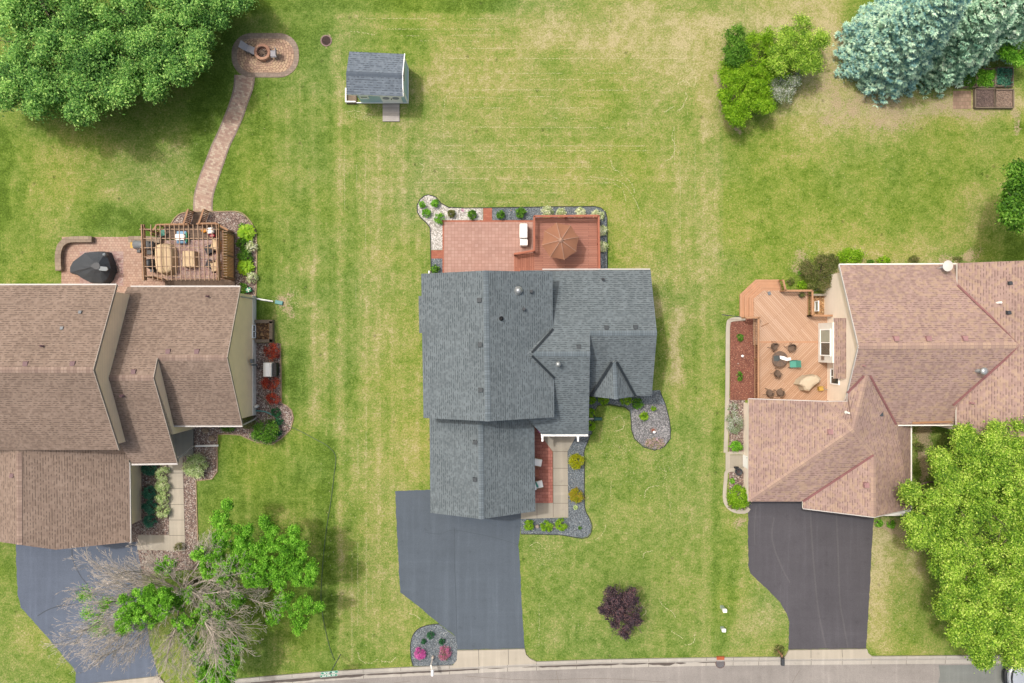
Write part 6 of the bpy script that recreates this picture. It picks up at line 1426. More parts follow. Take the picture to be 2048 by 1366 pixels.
# fire pit and chairs
fp = W(528, 108, 0); f = empty('fire_pit', (fp.x, fp.y, .04), 'round stone block fire pit on the paved circle', 'fire pit')
k = MB(); k.lathe((fp.x, fp.y, .04), [(.66, 0), (.66, .36), (.63, .40), (.44, .40), (.42, .36), (.42, .1), (.01, .1)], 32); k.build('stone_ring', pavers('fire_ring_block', [C(190, 140, 116), C(222, 176, 146)], C(150, 110, 90), .3, .3, .01), f)
k = MB(); k.lathe((fp.x, fp.y, .1), [(.42, 0), (.3, .08), (.01, .1)], 20); k.build('ash', M['ash'], f)
k = MB(); rs = random.Random(2)
for i in range(9):
    a = rs.uniform(0, 3.14); x, y = rs.uniform(-.15, .15), rs.uniform(-.15, .15); k.bar((fp.x+x-math.cos(a)*.22, fp.y+y-math.sin(a)*.22, .22+rs.uniform(0, .06)), (fp.x+x+math.cos(a)*.22, fp.y+y+math.sin(a)*.22, .24+rs.uniform(0, .08)), .06, .06)
k.build('burnt_logs', M['wicker'], f)
def patio_chair(px, py, rz, label, mat='sling', frame='dkgrey', group=None, z0=.04, w_=.56, recl=.30, long=.0, wick=False):
    c = W(px, py, z0+.45); t = empty('patio_chair', (c.x, c.y, z0), label, 'chair', group); Mz = Matrix.Rotation(rz, 3, 'Z')
    L_ = lambda x, y, z: Vector((c.x, c.y, z0))+(Mz @ Vector((x, y, 0)))+Vector((0, 0, z))
    k = MB(); hw = w_/2
    if wick:
        n = 10; vs = []
        for j in range(2):
            r_ = hw*(1, .96)[j]
            for i in range(n+1): a = math.radians(70+220*i/n); vs.append(L_(math.cos(a)*r_*1.05, math.sin(a)*r_, .42+(0, .42)[j]*(.55+.45*math.sin(math.pi*i/n))))
        k.add(vs, [(i, i+1, n+2+i, n+1+i) for i in range(n)]); b = k.build('backrest', M[mat], t); b.modifiers.new('s', 'SOLIDIFY').thickness = .03
        k = MB(); k.lathe(L_(0.02, 0, .38), [(hw*.98, 0), (hw, .03), (hw*.95, .06), (.01, .06)], 18); k.build('seat', M[mat], t)
    else:
        k.add([L_(-.22, -hw, .42), L_(.26+long, -hw, .40-.1*long), L_(.26+long, hw, .40-.1*long), L_(-.22, hw, .42)], [(0, 1, 2, 3)]); s_ = k.build('seat', M[mat], t); s_.modifiers.new('s', 'SOLIDIFY').thickness = .03
        k = MB(); k.add([L_(-.22, -hw, .42), L_(-.22, hw, .42), L_(-.22-recl, hw, 1.0), L_(-.22-recl, -hw, 1.0)], [(0, 1, 2, 3)]); s_ = k.build('backrest', M[mat], t); s_.modifiers.new('s', 'SOLIDIFY').thickness = .03
    for sy_ in (-1, 1):
        k = MB(); k.tube([L_(.24, sy_*(hw+.03), .0), L_(.20, sy_*(hw+.03), .62), L_(-.30, sy_*(hw+.03), .64)], .018, .018, 5); k.build('armrest', M[frame], t)
        k = MB(); k.tube([L_(.26, sy_*hw, 0), L_(.24, sy_*hw, .42)], .016, .016, 5); k.build('leg', M[frame], t)
        k = MB(); k.tube([L_(-.30, sy_*hw, 0), L_(-.22, sy_*hw, .42)], .016, .016, 5); k.build('leg', M[frame], t)
    return t
patio_chair(499, 98, math.radians(-20), 'grey reclining sling chair left of the fire pit', long=.2, recl=.38, group='sling chairs at the fire pit')
patio_chair(547, 107, math.radians(183), 'grey upright sling chair right of the fire pit', recl=.08, group='sling chairs at the fire pit')
mh = W(652.5, 81.5, 0); o = MB().lathe((mh.x, mh.y, 0), [(.46, -.05), (.46, .03), (.43, .042), (.01, .044)], 32).build('manhole_cover', M['manhole']); tag(o, 'round pinkish manhole cover set in the lawn', 'manhole cover')
k = MB()
for i in range(5): k.lathe((mh.x, mh.y, .047), [(.08*i+.03, 0), (.08*i+.03, .008), (.08*i+.05, .008), (.08*i+.05, 0)], 24)
k.build('cast_ring', M['manhole'], o)

# seat walls
def seat_wall(pts, label, z=.45, wd=10.5):
    sp = smooth_loop(pts, 6, False) if len(pts) > 2 else pts
    L, Rr = ribbon_pts(sp, wd); mb = MB(); P_ = PX(L+Rr[::-1], 0)
    mb.prism([(q.x, q.y) for q in P_], 0, z-.07); L, Rr = ribbon_pts(sp, wd+1.2); P_ = PX(L+Rr[::-1], 0); mb.prism([(q.x, q.y) for q in P_], z-.07, z)
    o = mb.build('seat_wall', M['wall']); return tag(o, label, 'garden wall')
seat_wall([(124, 542), (123, 515), (126, 497), (134, 486), (146, 481), (165, 480), (190, 480)], 'curved stone block seat wall around the left patio corner')
seat_wall([(263, 480), (300, 480), (325, 482)], 'short straight stone block wall under the pergola edge')
# dark covered grill island with a wheel
c = W(196, 540, .6); t = empty('covered_smoker', (c.x, c.y, .03), 'big charcoal canvas covered cooker on the pinkish paver square', 'covered grill')
out = [(145, 535), (150, 524), (176, 506), (203, 503), (217, 506), (226, 526), (228, 540), (222, 558), (212, 567), (186, 567), (170, 558), (158, 550), (145, 546)]
def draped(out, ztop, zbot, mat, parent, name='cover', inset=.62, ctr=None, seed=1, flat=False, top=.0):
    rs = random.Random(seed); P_ = PX(out, zbot+.35); cx = sum(p_.x for p_ in P_)/len(P_); cy = sum(p_.y for p_ in P_)/len(P_)
    if ctr: cc = W(ctr[0], ctr[1], ztop); cx, cy = cc.x, cc.y
    n = len(P_); vs = []; prof = [(1.06, 0), (1.02, .28), (.97, .62), (inset+.18, .86), (inset, .97), (inset*.5, 1.0+top)]
    for s_, zf_ in prof:
        for i, p_ in enumerate(P_):
            wv = 1+.025*((-1)**i)*(1-zf_)
            vs.append((cx+(p_.x-cx)*s_*wv, cy+(p_.y-cy)*s_*wv, zbot+(ztop-zbot)*zf_+(rs.uniform(-.03, .03) if .2 < zf_ < 1 else 0)))
    vs.append((cx, cy, ztop+top*1.2)); k = len(prof)
    fs = [(j*n+i, j*n+(i+1) % n, (j+1)*n+(i+1) % n, (j+1)*n+i) for j in range(k-1) for i in range(n)]+[((k-1)*n+i, (k-1)*n+(i+1) % n, k*n) for i in range(n)]
    a = sum(P_[i].x*P_[(i+1) % n].y-P_[(i+1) % n].x*P_[i].y for i in range(n))
    if a < 0: fs = [f_[::-1] for f_ in fs]
    mb = MB(); mb.add(vs, fs); return mb.build(name, mat, parent, flat is False, sub=0 if flat else 1)
draped(out, 1.25, .04, M['charfab'], t, inset=.42, ctr=(198, 532), top=.10, seed=4, flat=True)
k = MB(); d = W(208, 509, 1.3); k.lathe((d.x, d.y, .95), [(.13, 0), (.13, .34), (.09, .40), (.01, .42)], 14); k.build('chimney_lid', M['ltfab'], t, True)
k = MB(); q1 = [W(x, y, 1.33) for x, y in ((190, 536), (197, 532), (214, 534), (216, 539), (212, 542), (200, 541))]; k.prism([(a.x, a.y) for a in q1], 1.22, 1.345); k.build('vinyl_window', M['ltfab'], t)
k = MB()
wc = W(230, 538, .3); k.tube([wc+Vector((math.cos(a)*.26, math.sin(a)*.30, .12*math.sin(a))) for a in np.linspace(0, 2*math.pi, 20)], .022, .022, 5)
for a in (0, 1.05, 2.1): k.tube([wc-Vector((math.cos(a)*.25, math.sin(a)*.29, 0)), wc+Vector((math.cos(a)*.25, math.sin(a)*.29, 0))], .009, .009, 4)
k.build('wheel', M['black'], t)
# pellet grill and black kettle
c = W(283, 490, .8); t = empty('pellet_grill', (c.x, c.y, .03), 'grey barrel grill with a yellow shelf under the pergola edge', 'grill')
k = MB(); a = W(269, 489, .8); b = W(306, 491, .8); k.tube([a, b], .33, .33, 16); k.build('barrel', M['grey'], t, True)
k = MB(); k.box(W(265, 490.5, .85), (.32, .46, .05)); k.build('shelf', M['yellow'], t)
k = MB(); k.box(W(298, 491, 1.0), (.18, .58, .34)); k.box(W(303, 505, .5), (.5, .36, .5)); k.build('hopper', M['black'], t, bevel=.02)
k = MB(); k.box(W(279, 502.5, .7), (.3, .24, .3)); k.build('side_box', M['dkgrey'], t, bevel=.03)
for x in (272, 300):
    for y in (485, 498): q = W(x, y, .3); k = MB(); k.box((q.x, q.y, .28), (.04, .04, .5)); k.build('leg', M['black'], t)
c = W(302, 528, .6); t = empty('covered_kettle', (c.x, c.y, .03), 'dark covered kettle grill left of the long tan cover', 'grill')
draped([(295, 526), (297, 519), (303, 517), (309, 520), (310, 530), (308, 539), (301, 540), (296, 535)], 1.05, .04, M['charfab'], t, seed=7)
k = MB(); k.box(W(307, 542, .4), (.3, .2, .5)); k.build('side_table', M['dkgrey'], t)
# tan covered furniture
t = empty('covered_sofa', W(335, 518, 0)+Vector((0, 0, .03)), 'long tan fabric covered sofa under the pergola', 'covered furniture')
draped([(314, 500), (314, 490), (330, 487), (346, 489), (350, 500), (351, 530), (350, 546), (334, 550), (317, 547), (315, 530)], .95, .04, M['tanfab'], t, inset=.80, seed=2)
t = empty('covered_table', W(376, 518, 0)+Vector((0, 0, .03)), 'smaller boxy tan covered table in the middle of the pergola', 'covered furniture')
k = MB(); q = W(376, 518, .6); k.box((q.x+.05, q.y, .34), (1.0, 1.28, .62)); k.build('cover', M['tanfab'], t, bevel=.05)
k = MB(); k.box((q.x-.42, q.y, .645), (.03, 1.24, .02)); k.box((q.x+.36, q.y, .65), (.02, 1.24, .02)); k.build('seam', M['wicker'], t)
for (x, y, rz, l) in ((434, 490, 2.85, 'tan cushioned armchair, upper one facing into the pergola'), (433, 533, 3.4, 'tan cushioned armchair, lower one facing into the pergola')):
    c = W(x, y, .4); t = empty('armchair', (c.x, c.y, .16), l, 'chair', 'tan armchairs under the pergola'); 
    k = MB(); k.box((c.x, c.y, .5), (.72, .78, .22), rz); k.build('seat', M['tanfab'], t, bevel=.05)
    Mz = Matrix.Rotation(rz, 3, 'Z'); q = Mz @ Vector((-.36, 0, 0)); k = MB(); k.box((c.x+q.x, c.y+q.y, .72), (.18, .78, .62), rz); k.build('backrest', M['tanfab'], t, bevel=.05)
    for s_ in (-.42, .42): q = Mz @ Vector((0, s_, 0)); k = MB(); k.box((c.x+q.x, c.y+q.y, .52), (.7, .1, .5), rz); k.build('armrest', M['wicker'], t, bevel=.02)
for (x, y, rz, l) in ((418, 499, .45, 'dark grey ottoman beside the upper tan armchair'), (420, 528, -.35, 'dark grey ottoman beside the lower tan armchair')):
    c = W(x, y, .3); t = empty('ottoman', (c.x, c.y, .03), l, 'ottoman', 'dark ottomans under the pergola')
    k = MB(); k.box((c.x, c.y, .30), (.62, .66, .12), rz); k.build('cushion', M['pillow'], t, bevel=.03)
    k = MB(); k.box((c.x, c.y, .12), (.66, .70, .20), rz); k.build('frame', M['black'], t)
# children's toys
c = W(361, 476, .4); t = empty('toy_picnic_table', (c.x, c.y, .15), 'blue green and white plastic childs table under the pergola', 'toy table')
k = MB(); k.prism([(a.x, a.y) for a in PX(rrect(349, 370, 468, 480, 4, 4), .55)], .5, .56); k.build('tabletop', M['whitefab'], t, bevel=.015)
for y in (465.5, 483.5): q = W(363, y, .35); k = MB(); k.box((q.x, q.y, .34), (.78, .26, .06)); k.box((q.x, q.y, .22), (.12, .2, .2)); k.build('bench', M['blue'], t, bevel=.03)
k = MB(); q = W(374, 475, .3); k.box((q.x, q.y, .33), (.14, .78, .24)); k.build('end_frame', M['green'], t, bevel=.04)
c = W(423, 465, .3); t = empty('toy_ride_on', (c.x, c.y, .15), 'red and white ride on toy under the pergola', 'toy')
k = MB(); k.box((c.x-.02, c.y+.12, .42), (.56, .48, .36), .15); k.build('body', M['whitefab'], t, bevel=.1)
k = MB(); k.box((c.x+.14, c.y-.28, .36), (.38, .22, .34), .1); k.box((c.x-.2, c.y-.02, .3), (.12, .4, .2)); k.build('seat', M['red'], t, bevel=.05)
for sx_ in (-.25, .25): k = MB(); k.tube([(c.x+sx_-.03, c.y+.3, .26), (c.x+sx_+.03, c.y+.3, .26)], .1, .1, 12); k.build('wheel', M['black'], t)
c = W(408, 461, .3); t = tag(MB().lathe((c.x, c.y, .16), [(.14, 0), (.17, .16), (.15, .18), (.05, .12)], 14, sx=1.3).build('toy_bucket', M['orange']), 'orange toy bucket next to the red ride on toy', 'toy')
c = W(324, 466, .6); t = empty('toy_chair', (c.x, c.y, .2), 'pale green slatted toy chair in the pergola corner', 'toy chair')
for i in range(4): k = MB(); k.box((c.x+.02*i, c.y-.16+.11*i, .5+.05*i), (.36, .075, .03), .35); k.build('slat', M['teal'], t)
for s_ in (-.15, .15): k = MB(); k.box((c.x+s_, c.y-.1, .32), (.04, .04, .3)); k.build('leg', M['teal'], t)
# pergola
zp = 2.6
pg = empty('pergola', W(360, 505), 'brown timber pergola with open slat roof and lattice screen', 'pergola')
mb = MB(); q = [(318, 452), (455, 448), (468, 462), (470, 610), (318, 610), (318, 560), (440, 556), (440, 476), (330, 476)]
mb.prism([(a.x, a.y) for a in PX([(312, 470), (330, 452), (440, 450), (468, 466), (470, 610), (455, 610), (448, 478), (322, 478)], .15)], .0, .15); mb.prism([(a.x, a.y) for a in PX([(330, 560), (455, 558), (455, 610), (330, 610)], .12)], .0, .14); mb.build('deck_boards', M['deckL'], pg)
mb = MB(); mb.prism([(a.x, a.y) for a in PX([(330, 480), (448, 480), (448, 556), (330, 556)], .03)], .0, .034); mb.build('paving', M['paveL2'], pg)
xs = [283, 292.5, 301.5, 311, 320, 330, 339, 348.5, 358, 367, 376.5, 386, 395.5, 405, 414, 423.5, 432.5]
for i, x in enumerate(xs):
    if i == 1: continue
    a = W(x-.0, 449, zp+.10); b = W(x+(x-283)*.01+4.5-(x-283)*.012, 561, zp+.10); MB().bar(a, b, .05, .05).build('roof_slat', M['woodL2'], pg)
for i, y in enumerate((458.5, 477, 495.5, 514, 533, 552)):
    a = W(279+i*.8, y, zp+.02); b = W(438, y, zp+.02); MB().bar(a, b, .055, .045).build('cross_slat', M['woodL2'], pg)
for dx in (-2.2, 2.2):
    a = W(286+dx, 449, zp-.12); b = W(289.5+dx, 561, zp-.12); MB().bar(a, b, .06, .24).build('beam', M['woodL'], pg)
for dx in (0, 4):
    a = W(434+dx, 448, zp-.12); b = W(435+dx, 561, zp-.12); MB().bar(a, b, .05, .24).build('beam', M['woodL'], pg)
for x, y in ((287, 457), (289, 552), (435, 457), (437, 553)):
    t_ = W(x, y, zp); MB().box((t_.x, t_.y, zp/2), (.14, .14, zp)).build('post', M['woodL'], pg)
# lattice screen: stands on the right side, seen leaning outwards
x_s = W(468, 0, .1).x; ya_, yb_ = W(0, 468, 1).y, W(0, 556, 1).y
mb = MB(); mb.box((x_s, (ya_+yb_)/2, 1.2), (.05, ya_-yb_, 1.95)); sc_ = mb.build('lattice_screen', M['lattice'], pg)
mb = MB(); mb.box((x_s+.0, (ya_+yb_)/2, 2.2), (.14, ya_-yb_+.2, .08)); mb.box((x_s, (ya_+yb_)/2, .22), (.12, ya_-yb_+.2, .08)); mb.build('screen_rail', M['woodL'], sc_)
for y in (ya_, (ya_+yb_)/2, yb_): MB().box((x_s+.02, y, 1.15), (.13, .13, 2.3)).build('post', M['woodL'], sc_)
for i in range(18):
    y = ya_-(ya_-yb_)*i/17; MB().bar((x_s-.18, y, 2.26), (x_s+.35, y, 2.20), .045, .09).build('bracket_slat', M['woodL2'], pg)
# low side rails of the pergola
rail_run(pg, W(325, 453, .15), W(384, 451.5, .15), .15, .85, M['woodL'], M['woodL'], .12, .14, True, 'back_railing')
rail_run(pg, W(403, 451, .15), W(440, 450, .15), .15, .85, M['woodL'], M['woodL'], .12, .14, True, 'back_railing')
rail_run(pg, W(440, 450, .15), W(466, 464, .15), .15, .95, M['woodL'], M['woodL'], .14, .14, True, 'corner_railing')
rail_run(pg, W(312, 471, .15), W(325, 453, .15), .15, .85, M['woodL'], M['woodL'], .12, .14, True, 'corner_railing')
rail_run(pg, W(296, 553, .03), W(336, 559, .03), .03, .8, M['woodL'], M['woodL'], .10, .2, False, 'side_railing')
mb = MB()
for i in range(4): mb.prism([(a.x, a.y) for a in PX([(387, 424+i*7), (403, 424+i*7), (402, 431.5+i*7), (386, 431.5+i*7)], .05)], .0, .06+i*.03)
mb.build('steps', M['deckL'], pg)
for x0, x1, yt, yb2, l in ((388.5, 380, 424, 452, 'brown slatted railing left of the steps to the pergola'), (419, 410, 424, 451, 'brown slatted railing right of the steps to the pergola')):
    a = W(x0, yt, 0); b = W(x1, yb2, 0); t = empty('step_railing', (a.x, a.y, 0), l, 'railing', 'slatted railings beside the pergola steps'); d = b-a; u = d.normalized()
    for nm, zz, ww in (('top_rail', 1.05, .14), ('bottom_rail', .15, .06)): MB().bar(a+Vector((0, 0, zz)), b+Vector((0, 0, zz)), ww, .05).build(nm, M['woodL'], t)
    for q in (a, b): MB().box((q.x, q.y, .52), (.1, .1, 1.05), math.atan2(u.y, u.x)).build('post', M['woodL'], t)
    for i in range(1, 8): q = a.lerp(b, i/8); MB().box((q.x, q.y, .6), (.05, .09, .9), math.atan2(u.y, u.x)+1.57).build('slat', M['woodL'], t)
# basement window well
t = empty('window_well', W(530, 663), 'grey timber window well against the tan house wall', 'window well')
for a, b in (((512, 643), (547, 643)), ((543.5, 643), (543.5, 684)), ((547, 682), (512, 682))):
    MB().bar(W(*a, .22), W(*b, .22), .26, .44).build('timber', M['timber'], t)
mb = MB(); mb.prism([(a.x, a.y) for a in PX([(512, 646), (541, 646), (541, 680), (512, 680)])], -.0, .035); mb.build('leaf_litter', rocks('brown_leaf_litter', [(0, C(90, 66, 50)), (.6, C(150, 112, 76)), (1, C(200, 160, 110))], 9), t)
# generator, reel
c = W(541, 739, .4); t = empty('generator', (c.x, c.y, .02), 'white box generator with a dark grille between red shrubs', 'generator')
k = MB(); k.box((c.x-.10, c.y, .46), (.66, 1.12, .80)); k.build('housing', M['offwhite'], t, bevel=.06)
k = MB(); k.box((c.x-.06, c.y, .87), (.34, 1.06, .04), 0); k.build('lid', M['whitefab'], t, bevel=.02)
k = MB(); k.box((c.x+.42, c.y, .40), (.32, 1.02, .62)); gr2 = k.build('grille', M['black'], t, bevel=.01)
k = MB(); [k.box((c.x+.42, c.y-.45+i*.15, .715), (.30, .025, .02)) for i in range(7)]; k.build('grille_bars', M['dkgrey'], gr2)
o = MB().tube([(c.x-.5, c.y+.1, .2), (c.x-1.0, c.y+.02, .3), (W(503, 0, 1).x+.2, W(0, 731, 1).y, .6)], .025, .025, 5).build('cable', M['black'], t)
c = W(498, 580, .2); t = empty('hose_reel', (c.x, c.y, .02), 'green plastic box with white straps beside the tan house corner', 'box')
k = MB(); k.box((c.x, c.y, .2), (.42, .34, .36), .35); k.build('box', M['green'], t, bevel=.03)
k = MB(); k.box((c.x, c.y, .385), (.05, .35, .02), .35); k.box((c.x, c.y, .387), (.43, .04, .02), .35); k.build('strap', M['offwhite'], t)
# long hose
pts = smooth_loop([(512, 790), (530, 800), (545, 822), (560, 840), (578, 852), (600, 862), (630, 878), (655, 892), (671, 912), (668, 950), (662, 1000), (654, 1050), (648, 1100), (644, 1150), (642, 1195), (647, 1240), (658, 1290), (669, 1320)], 5, False)
o = MB().tube(PX(pts, .03), .024, .024, 6).build('hose', M['hose'], None, True); tag(o, 'long dark hose winding down the lawn to the street sign', 'hose')

# right deck
dz = .55
dk = empty('deck', W(1560, 690), 'tan diagonal board deck with angled steps on the right house', 'deck')
P_ = lambda pts, z: [(a.x, a.y) for a in PX(pts, z)]
mb = MB(); mb.prism(P_([(1508, 633), (1508, 597), (1527, 581), (1560, 581), (1617, 581), (1617, 632), (1665, 632), (1665, 684), (1508, 684)], dz), dz-.2, dz); mb.build('floor', M['deckR1'], dk)
mb = MB(); mb.prism(P_([(1508, 684.3), (1665, 684.3), (1665, 810), (1520, 810), (1519, 690), (1508, 690)], dz), dz-.2, dz-.001); mb.build('floor', M['deckR2'], dk)
mb = MB(); mb.bar(W(1519, 684, dz+.005), W(1640, 684, dz+.005), .14, .02); mb.build('seam_board', M['stepR'], dk)
st_ = [[(1480, 634), (1480, 589), (1512, 559), (1558, 559)], [(1489, 634), (1489, 592), (1517, 566), (1559, 566)], [(1498.5, 634), (1498.5, 595), (1522, 573.5), (1560, 573.5)], [(1508, 634), (1508, 598), (1527, 581), (1561, 581)]]
for i in range(3):
    o_, n_ = st_[i], st_[i+1]; z = .15*(i+1); mb = MB()
    mb.prism(P_(o_+[(p_[0]+(.8 if j == 0 else 0), p_[1]+.8) for j, p_ in enumerate(n_)][::-1], z), 0 if i == 0 else z-.17, z)
    s_ = mb.build('step', M['stepR'], dk)
    ln = MB()
    mid = [((a[0]+b[0])/2, (a[1]+b[1])/2) for a, b in zip(o_, n_)]
    for j in range(3): ln.bar(W(*mid[j], z+.003), W(*mid[j+1], z+.003), .018, .006)
    ln.build('board_gap', M['woodR'], s_)
rr_ = lambda a, b, **k: rail_run(dk, W(*a, dz), W(*b, dz), dz, .92, M['railR'], M['woodR'], .15, .13, **k)
rr_((1508.5, 636), (1508.5, 800)); rr_((1560, 583), (1614.5, 583)); rr_((1614.5, 583), (1614.5, 632)); rr_((1614.5, 632), (1655, 632)); rr_((1484, 636), (1512, 636)); rr_((1557, 562), (1562, 583))
mb = MB(); mb.bar(W(1482, 634, .9), W(1444, 629, 1.0), .05, .05); mb.bar((W(1444, 629, 1).x, W(1444, 629, 1).y, 1.0), (W(1444, 629, 1).x+.5, W(1444, 629, 1).y-.1, .9), .05, .05); mb.build('pole_arm', M['dkgrey'], dk)
k = MB(); k.box(W(1538.5, 586.5, dz+.05), (.22, .26, .08), .3); o = k.build('paver_weight', M['grey']); tag(o, 'small grey block lying on the upper tan deck', 'block')
k = MB(); k.tube([W(1523, 653, dz+.03), W(1537, 646, dz+.05)], .03, .03, 6); o = k.build('broom', M['woodR']); tag(o, 'short brown stick lying on the tan deck', 'stick')
gch = 'wicker chairs on the tan deck'
for x, y, a, l in ((1549, 693, -.6, 'wicker chair at the upper left of the glass table'), (1583, 695, -2.4, 'wicker chair at the upper right of the glass table'), (1555, 747, .8, 'wicker chair below the glass table'), (1539, 786, 1.2, 'wicker chair at the bottom left against the garage roof'), (1560, 785, 1.8, 'wicker chair at the bottom beside its twin by the garage')):
    patio_chair(x, y, a, l, 'wicker', 'wicker', gch, dz, .54, wick=True)
patio_chair(1587, 728, .05+math.pi, 'teal mesh chair pulled up to the glass table', 'teal', 'dkgrey', None, dz, .54, .12)
c = W(1560, 718, dz+.7); t = empty('glass_table', (c.x, c.y, dz), 'round dark wicker and glass table on the tan deck', 'table')
k = MB(); k.lathe((c.x, c.y, dz+.68), [(.60, -.06), (.62, 0), (.58, .03), (.01, .03)], 28); k.build('tabletop', M['wicker'], t)
k = MB(); [k.tube([(c.x, c.y, dz+.722), (c.x+.58*math.cos(a), c.y+.58*math.sin(a), dz+.722)], .012, .012, 4) for a in np.arange(0, 6.28, .7854)]; k.build('spokes', M['dkgrey'], t)
k = MB(); k.box((c.x-.28, c.y+.05, dz+.73), (.42, .42, .02), .1); k.build('glass_inset', M['glass'], t)
for a in (0.8, 2.4, 3.9, 5.5): k = MB(); k.tube([(c.x+.4*math.cos(a), c.y+.4*math.sin(a), dz), (c.x+.3*math.cos(a), c.y+.3*math.sin(a), dz+.65)], .03, .03, 6); k.build('leg', M['wicker'], t)
k = MB(); q = W(1571, 717, dz+.8); k.add([(q.x-.42, q.y+.22, dz+.78), (q.x-.1, q.y+.16, dz+.80), (q.x+.12, q.y+.05, dz+.79), (q.x+.42, q.y+.08, dz+.77), (q.x+.46, q.y-.12, dz+.76), (q.x+.1, q.y-.18, dz+.80), (q.x-.12, q.y-.12, dz+.80), (q.x-.40, q.y-.02, dz+.78)], [tuple(range(7, -1, -1))])
o = k.build('cloth', M['whitefab']); o.modifiers.new('s', 'SOLIDIFY').thickness = .05; tag(o, 'white cloth bunched on the round glass table', 'cloth')
t = empty('covered_grill', W(1614, 763, dz), 'cream canvas covered grill on the tan deck', 'grill')
draped([(1592, 768), (1596, 759), (1608, 752), (1628, 749), (1636, 757), (1634, 763), (1622, 771), (1612, 781), (1604, 780), (1600, 773)], dz+1.05, dz+.02, M['creamfab'], t, inset=.80, seed=5, top=.03, flat=True)
c = W(1641, 777, dz+.2); t = tag(MB().box((c.x, c.y, dz+.2), (.36, .34, .36), .1).build('crate', M['yellow'], bevel=.02), 'small yellowish crate beside the cream wall on the tan deck', 'crate')
MB().tube([(c.x+.1, c.y+.05, dz+.42), (c.x+.45, c.y-.1, dz+.5)], .02, .02, 5).build('spout', M['grey'], t)
c = W(1603, 590, dz+.3); o = MB().lathe((c.x, c.y, dz), [(.12, 0), (.18, .3), (.16, .3), (.01, .24)], 14).build('plant_pot', M['dkgrey']); tag(o, 'dark pot with a small plant in the corner of the tan deck', 'plant pot')
leaves('foliage', *clump_leaves([(c.x, c.y, dz+.42, .2)], 160, .05), M['lfOlive'], o)
# window well pit by the deck
t = empty('window_well', W(1640, 600), 'concrete window well beyond the tan deck rail', 'window well')
MB().bar(W(1621, 590, .3), W(1650, 590, .3), .16, .5).build('rim', M['concrete2'], t); mb = MB(); mb.prism(P_([(1619, 592), (1648, 592), (1648, 634), (1619, 634)], 0), 0, .03); mb.build('leaf_litter', rocks('orange_leaf_litter', [(0, C(150, 110, 70)), (.6, C(210, 160, 110)), (1, C(232, 200, 150))], 9), t)
k = MB(); [k.tube([W(1622+i*4, 584, .1), W(1624+i*4, 576, 1.0)], .02, .02, 4) for i in range(7)]; k.tube([W(1620, 586, .9), W(1650, 572, 1.0)], .025, .025, 5); k.build('iron_fence', M['black'], t)
c = W(1476.5, 943, .3); o = MB().lathe((c.x, c.y, .02), [(.2, 0), (.27, .4), (.3, .44), (.25, .44), (.22, .3), (.01, .3)], 18).build('flower_pot', M['dkgrey'], None, True); tag(o, 'round dark metal flower pot beside the square concrete pad', 'plant pot')
k = MB(); k.box((c.x-.12, c.y+.3, .2), (.3, .14, .3)); k.build('handle_frame', M['black'], o)
for i in range(5): k = MB(); a = i*1.25; k.tube([(c.x+.2*math.cos(a), c.y+.2*math.sin(a), .4), (c.x, c.y, .46)], .018, .018, 4); k.build('spoke', M['rust'], o)

# raised garden beds, top right
def rbed(x0, x1, y0, y1, mat, label, veg=None, n=0):
    t = empty('raised_bed', W((x0+x1)/2, (y0+y1)/2), label, 'raised bed', 'raised garden beds behind the spruces')
    for a, b in (((x0, y0), (x1, y0)), ((x1, y0), (x1, y1)), ((x1, y1), (x0, y1)), ((x0, y1), (x0, y0))): MB().bar(W(*a, .14), W(*b, .14), .09, .28).build('board', M['timber'], t)
    mb = MB(); mb.prism(P_([(x0+1, y0+1), (x1-1, y0+1), (x1-1, y1-1), (x0+1, y1-1)], 0), 0, .18); mb.build('soil', M[mat], t)
    if veg:
        k = int((x1-x0)*(y1-y0)/7); cl = []
        for i in range(k):
            q = W(x0+2+NR.rand()*(x1-x0-4), y0+2+NR.rand()*(y1-y0-4), .28); cl.append((q.x, q.y, q.z, .16))
        leaves('vegetables', *clump_leaves(cl, n, .06), M[veg], t)
rbed(1949, 1988, 179, 216, 'darksoil', 'raised bed with dark bare soil, lower left of the group')
rbed(1988.5, 2025, 180, 216, 'palesoil', 'raised bed with brown soil, lower right of the group')
rbed(1953, 1989, 139, 175, 'darksoil', 'raised bed full of bright green leafy crops', 'lfBright', 1900)
rbed(1912, 1951, 139, 175, 'darksoil', 'raised bed with darker green plants beneath the spruce boughs', 'lfGreen', 1300)
rbed(1991, 2024, 136, 173, 'darksoil', 'raised bed with thin grey green plants at the right', 'lfTeal', 900)
sheet('stone_pad', [(1906, 182), (1942, 182), (1942, 218), (1906, 218)], .02, pavers('dull_brick_pad', [C(172, 140, 118), C(196, 164, 138)], C(150, 130, 104), .3, .3, .02), 'faded brick pad left of the raised beds', 'paving')
c = W(1599, 143, .3); o = MB().box((c.x, c.y, .25), (.5, .36, .42)).build('crate', M['grey'], bevel=.02); tag(o, 'grey crate half hidden in the thicket', 'crate')

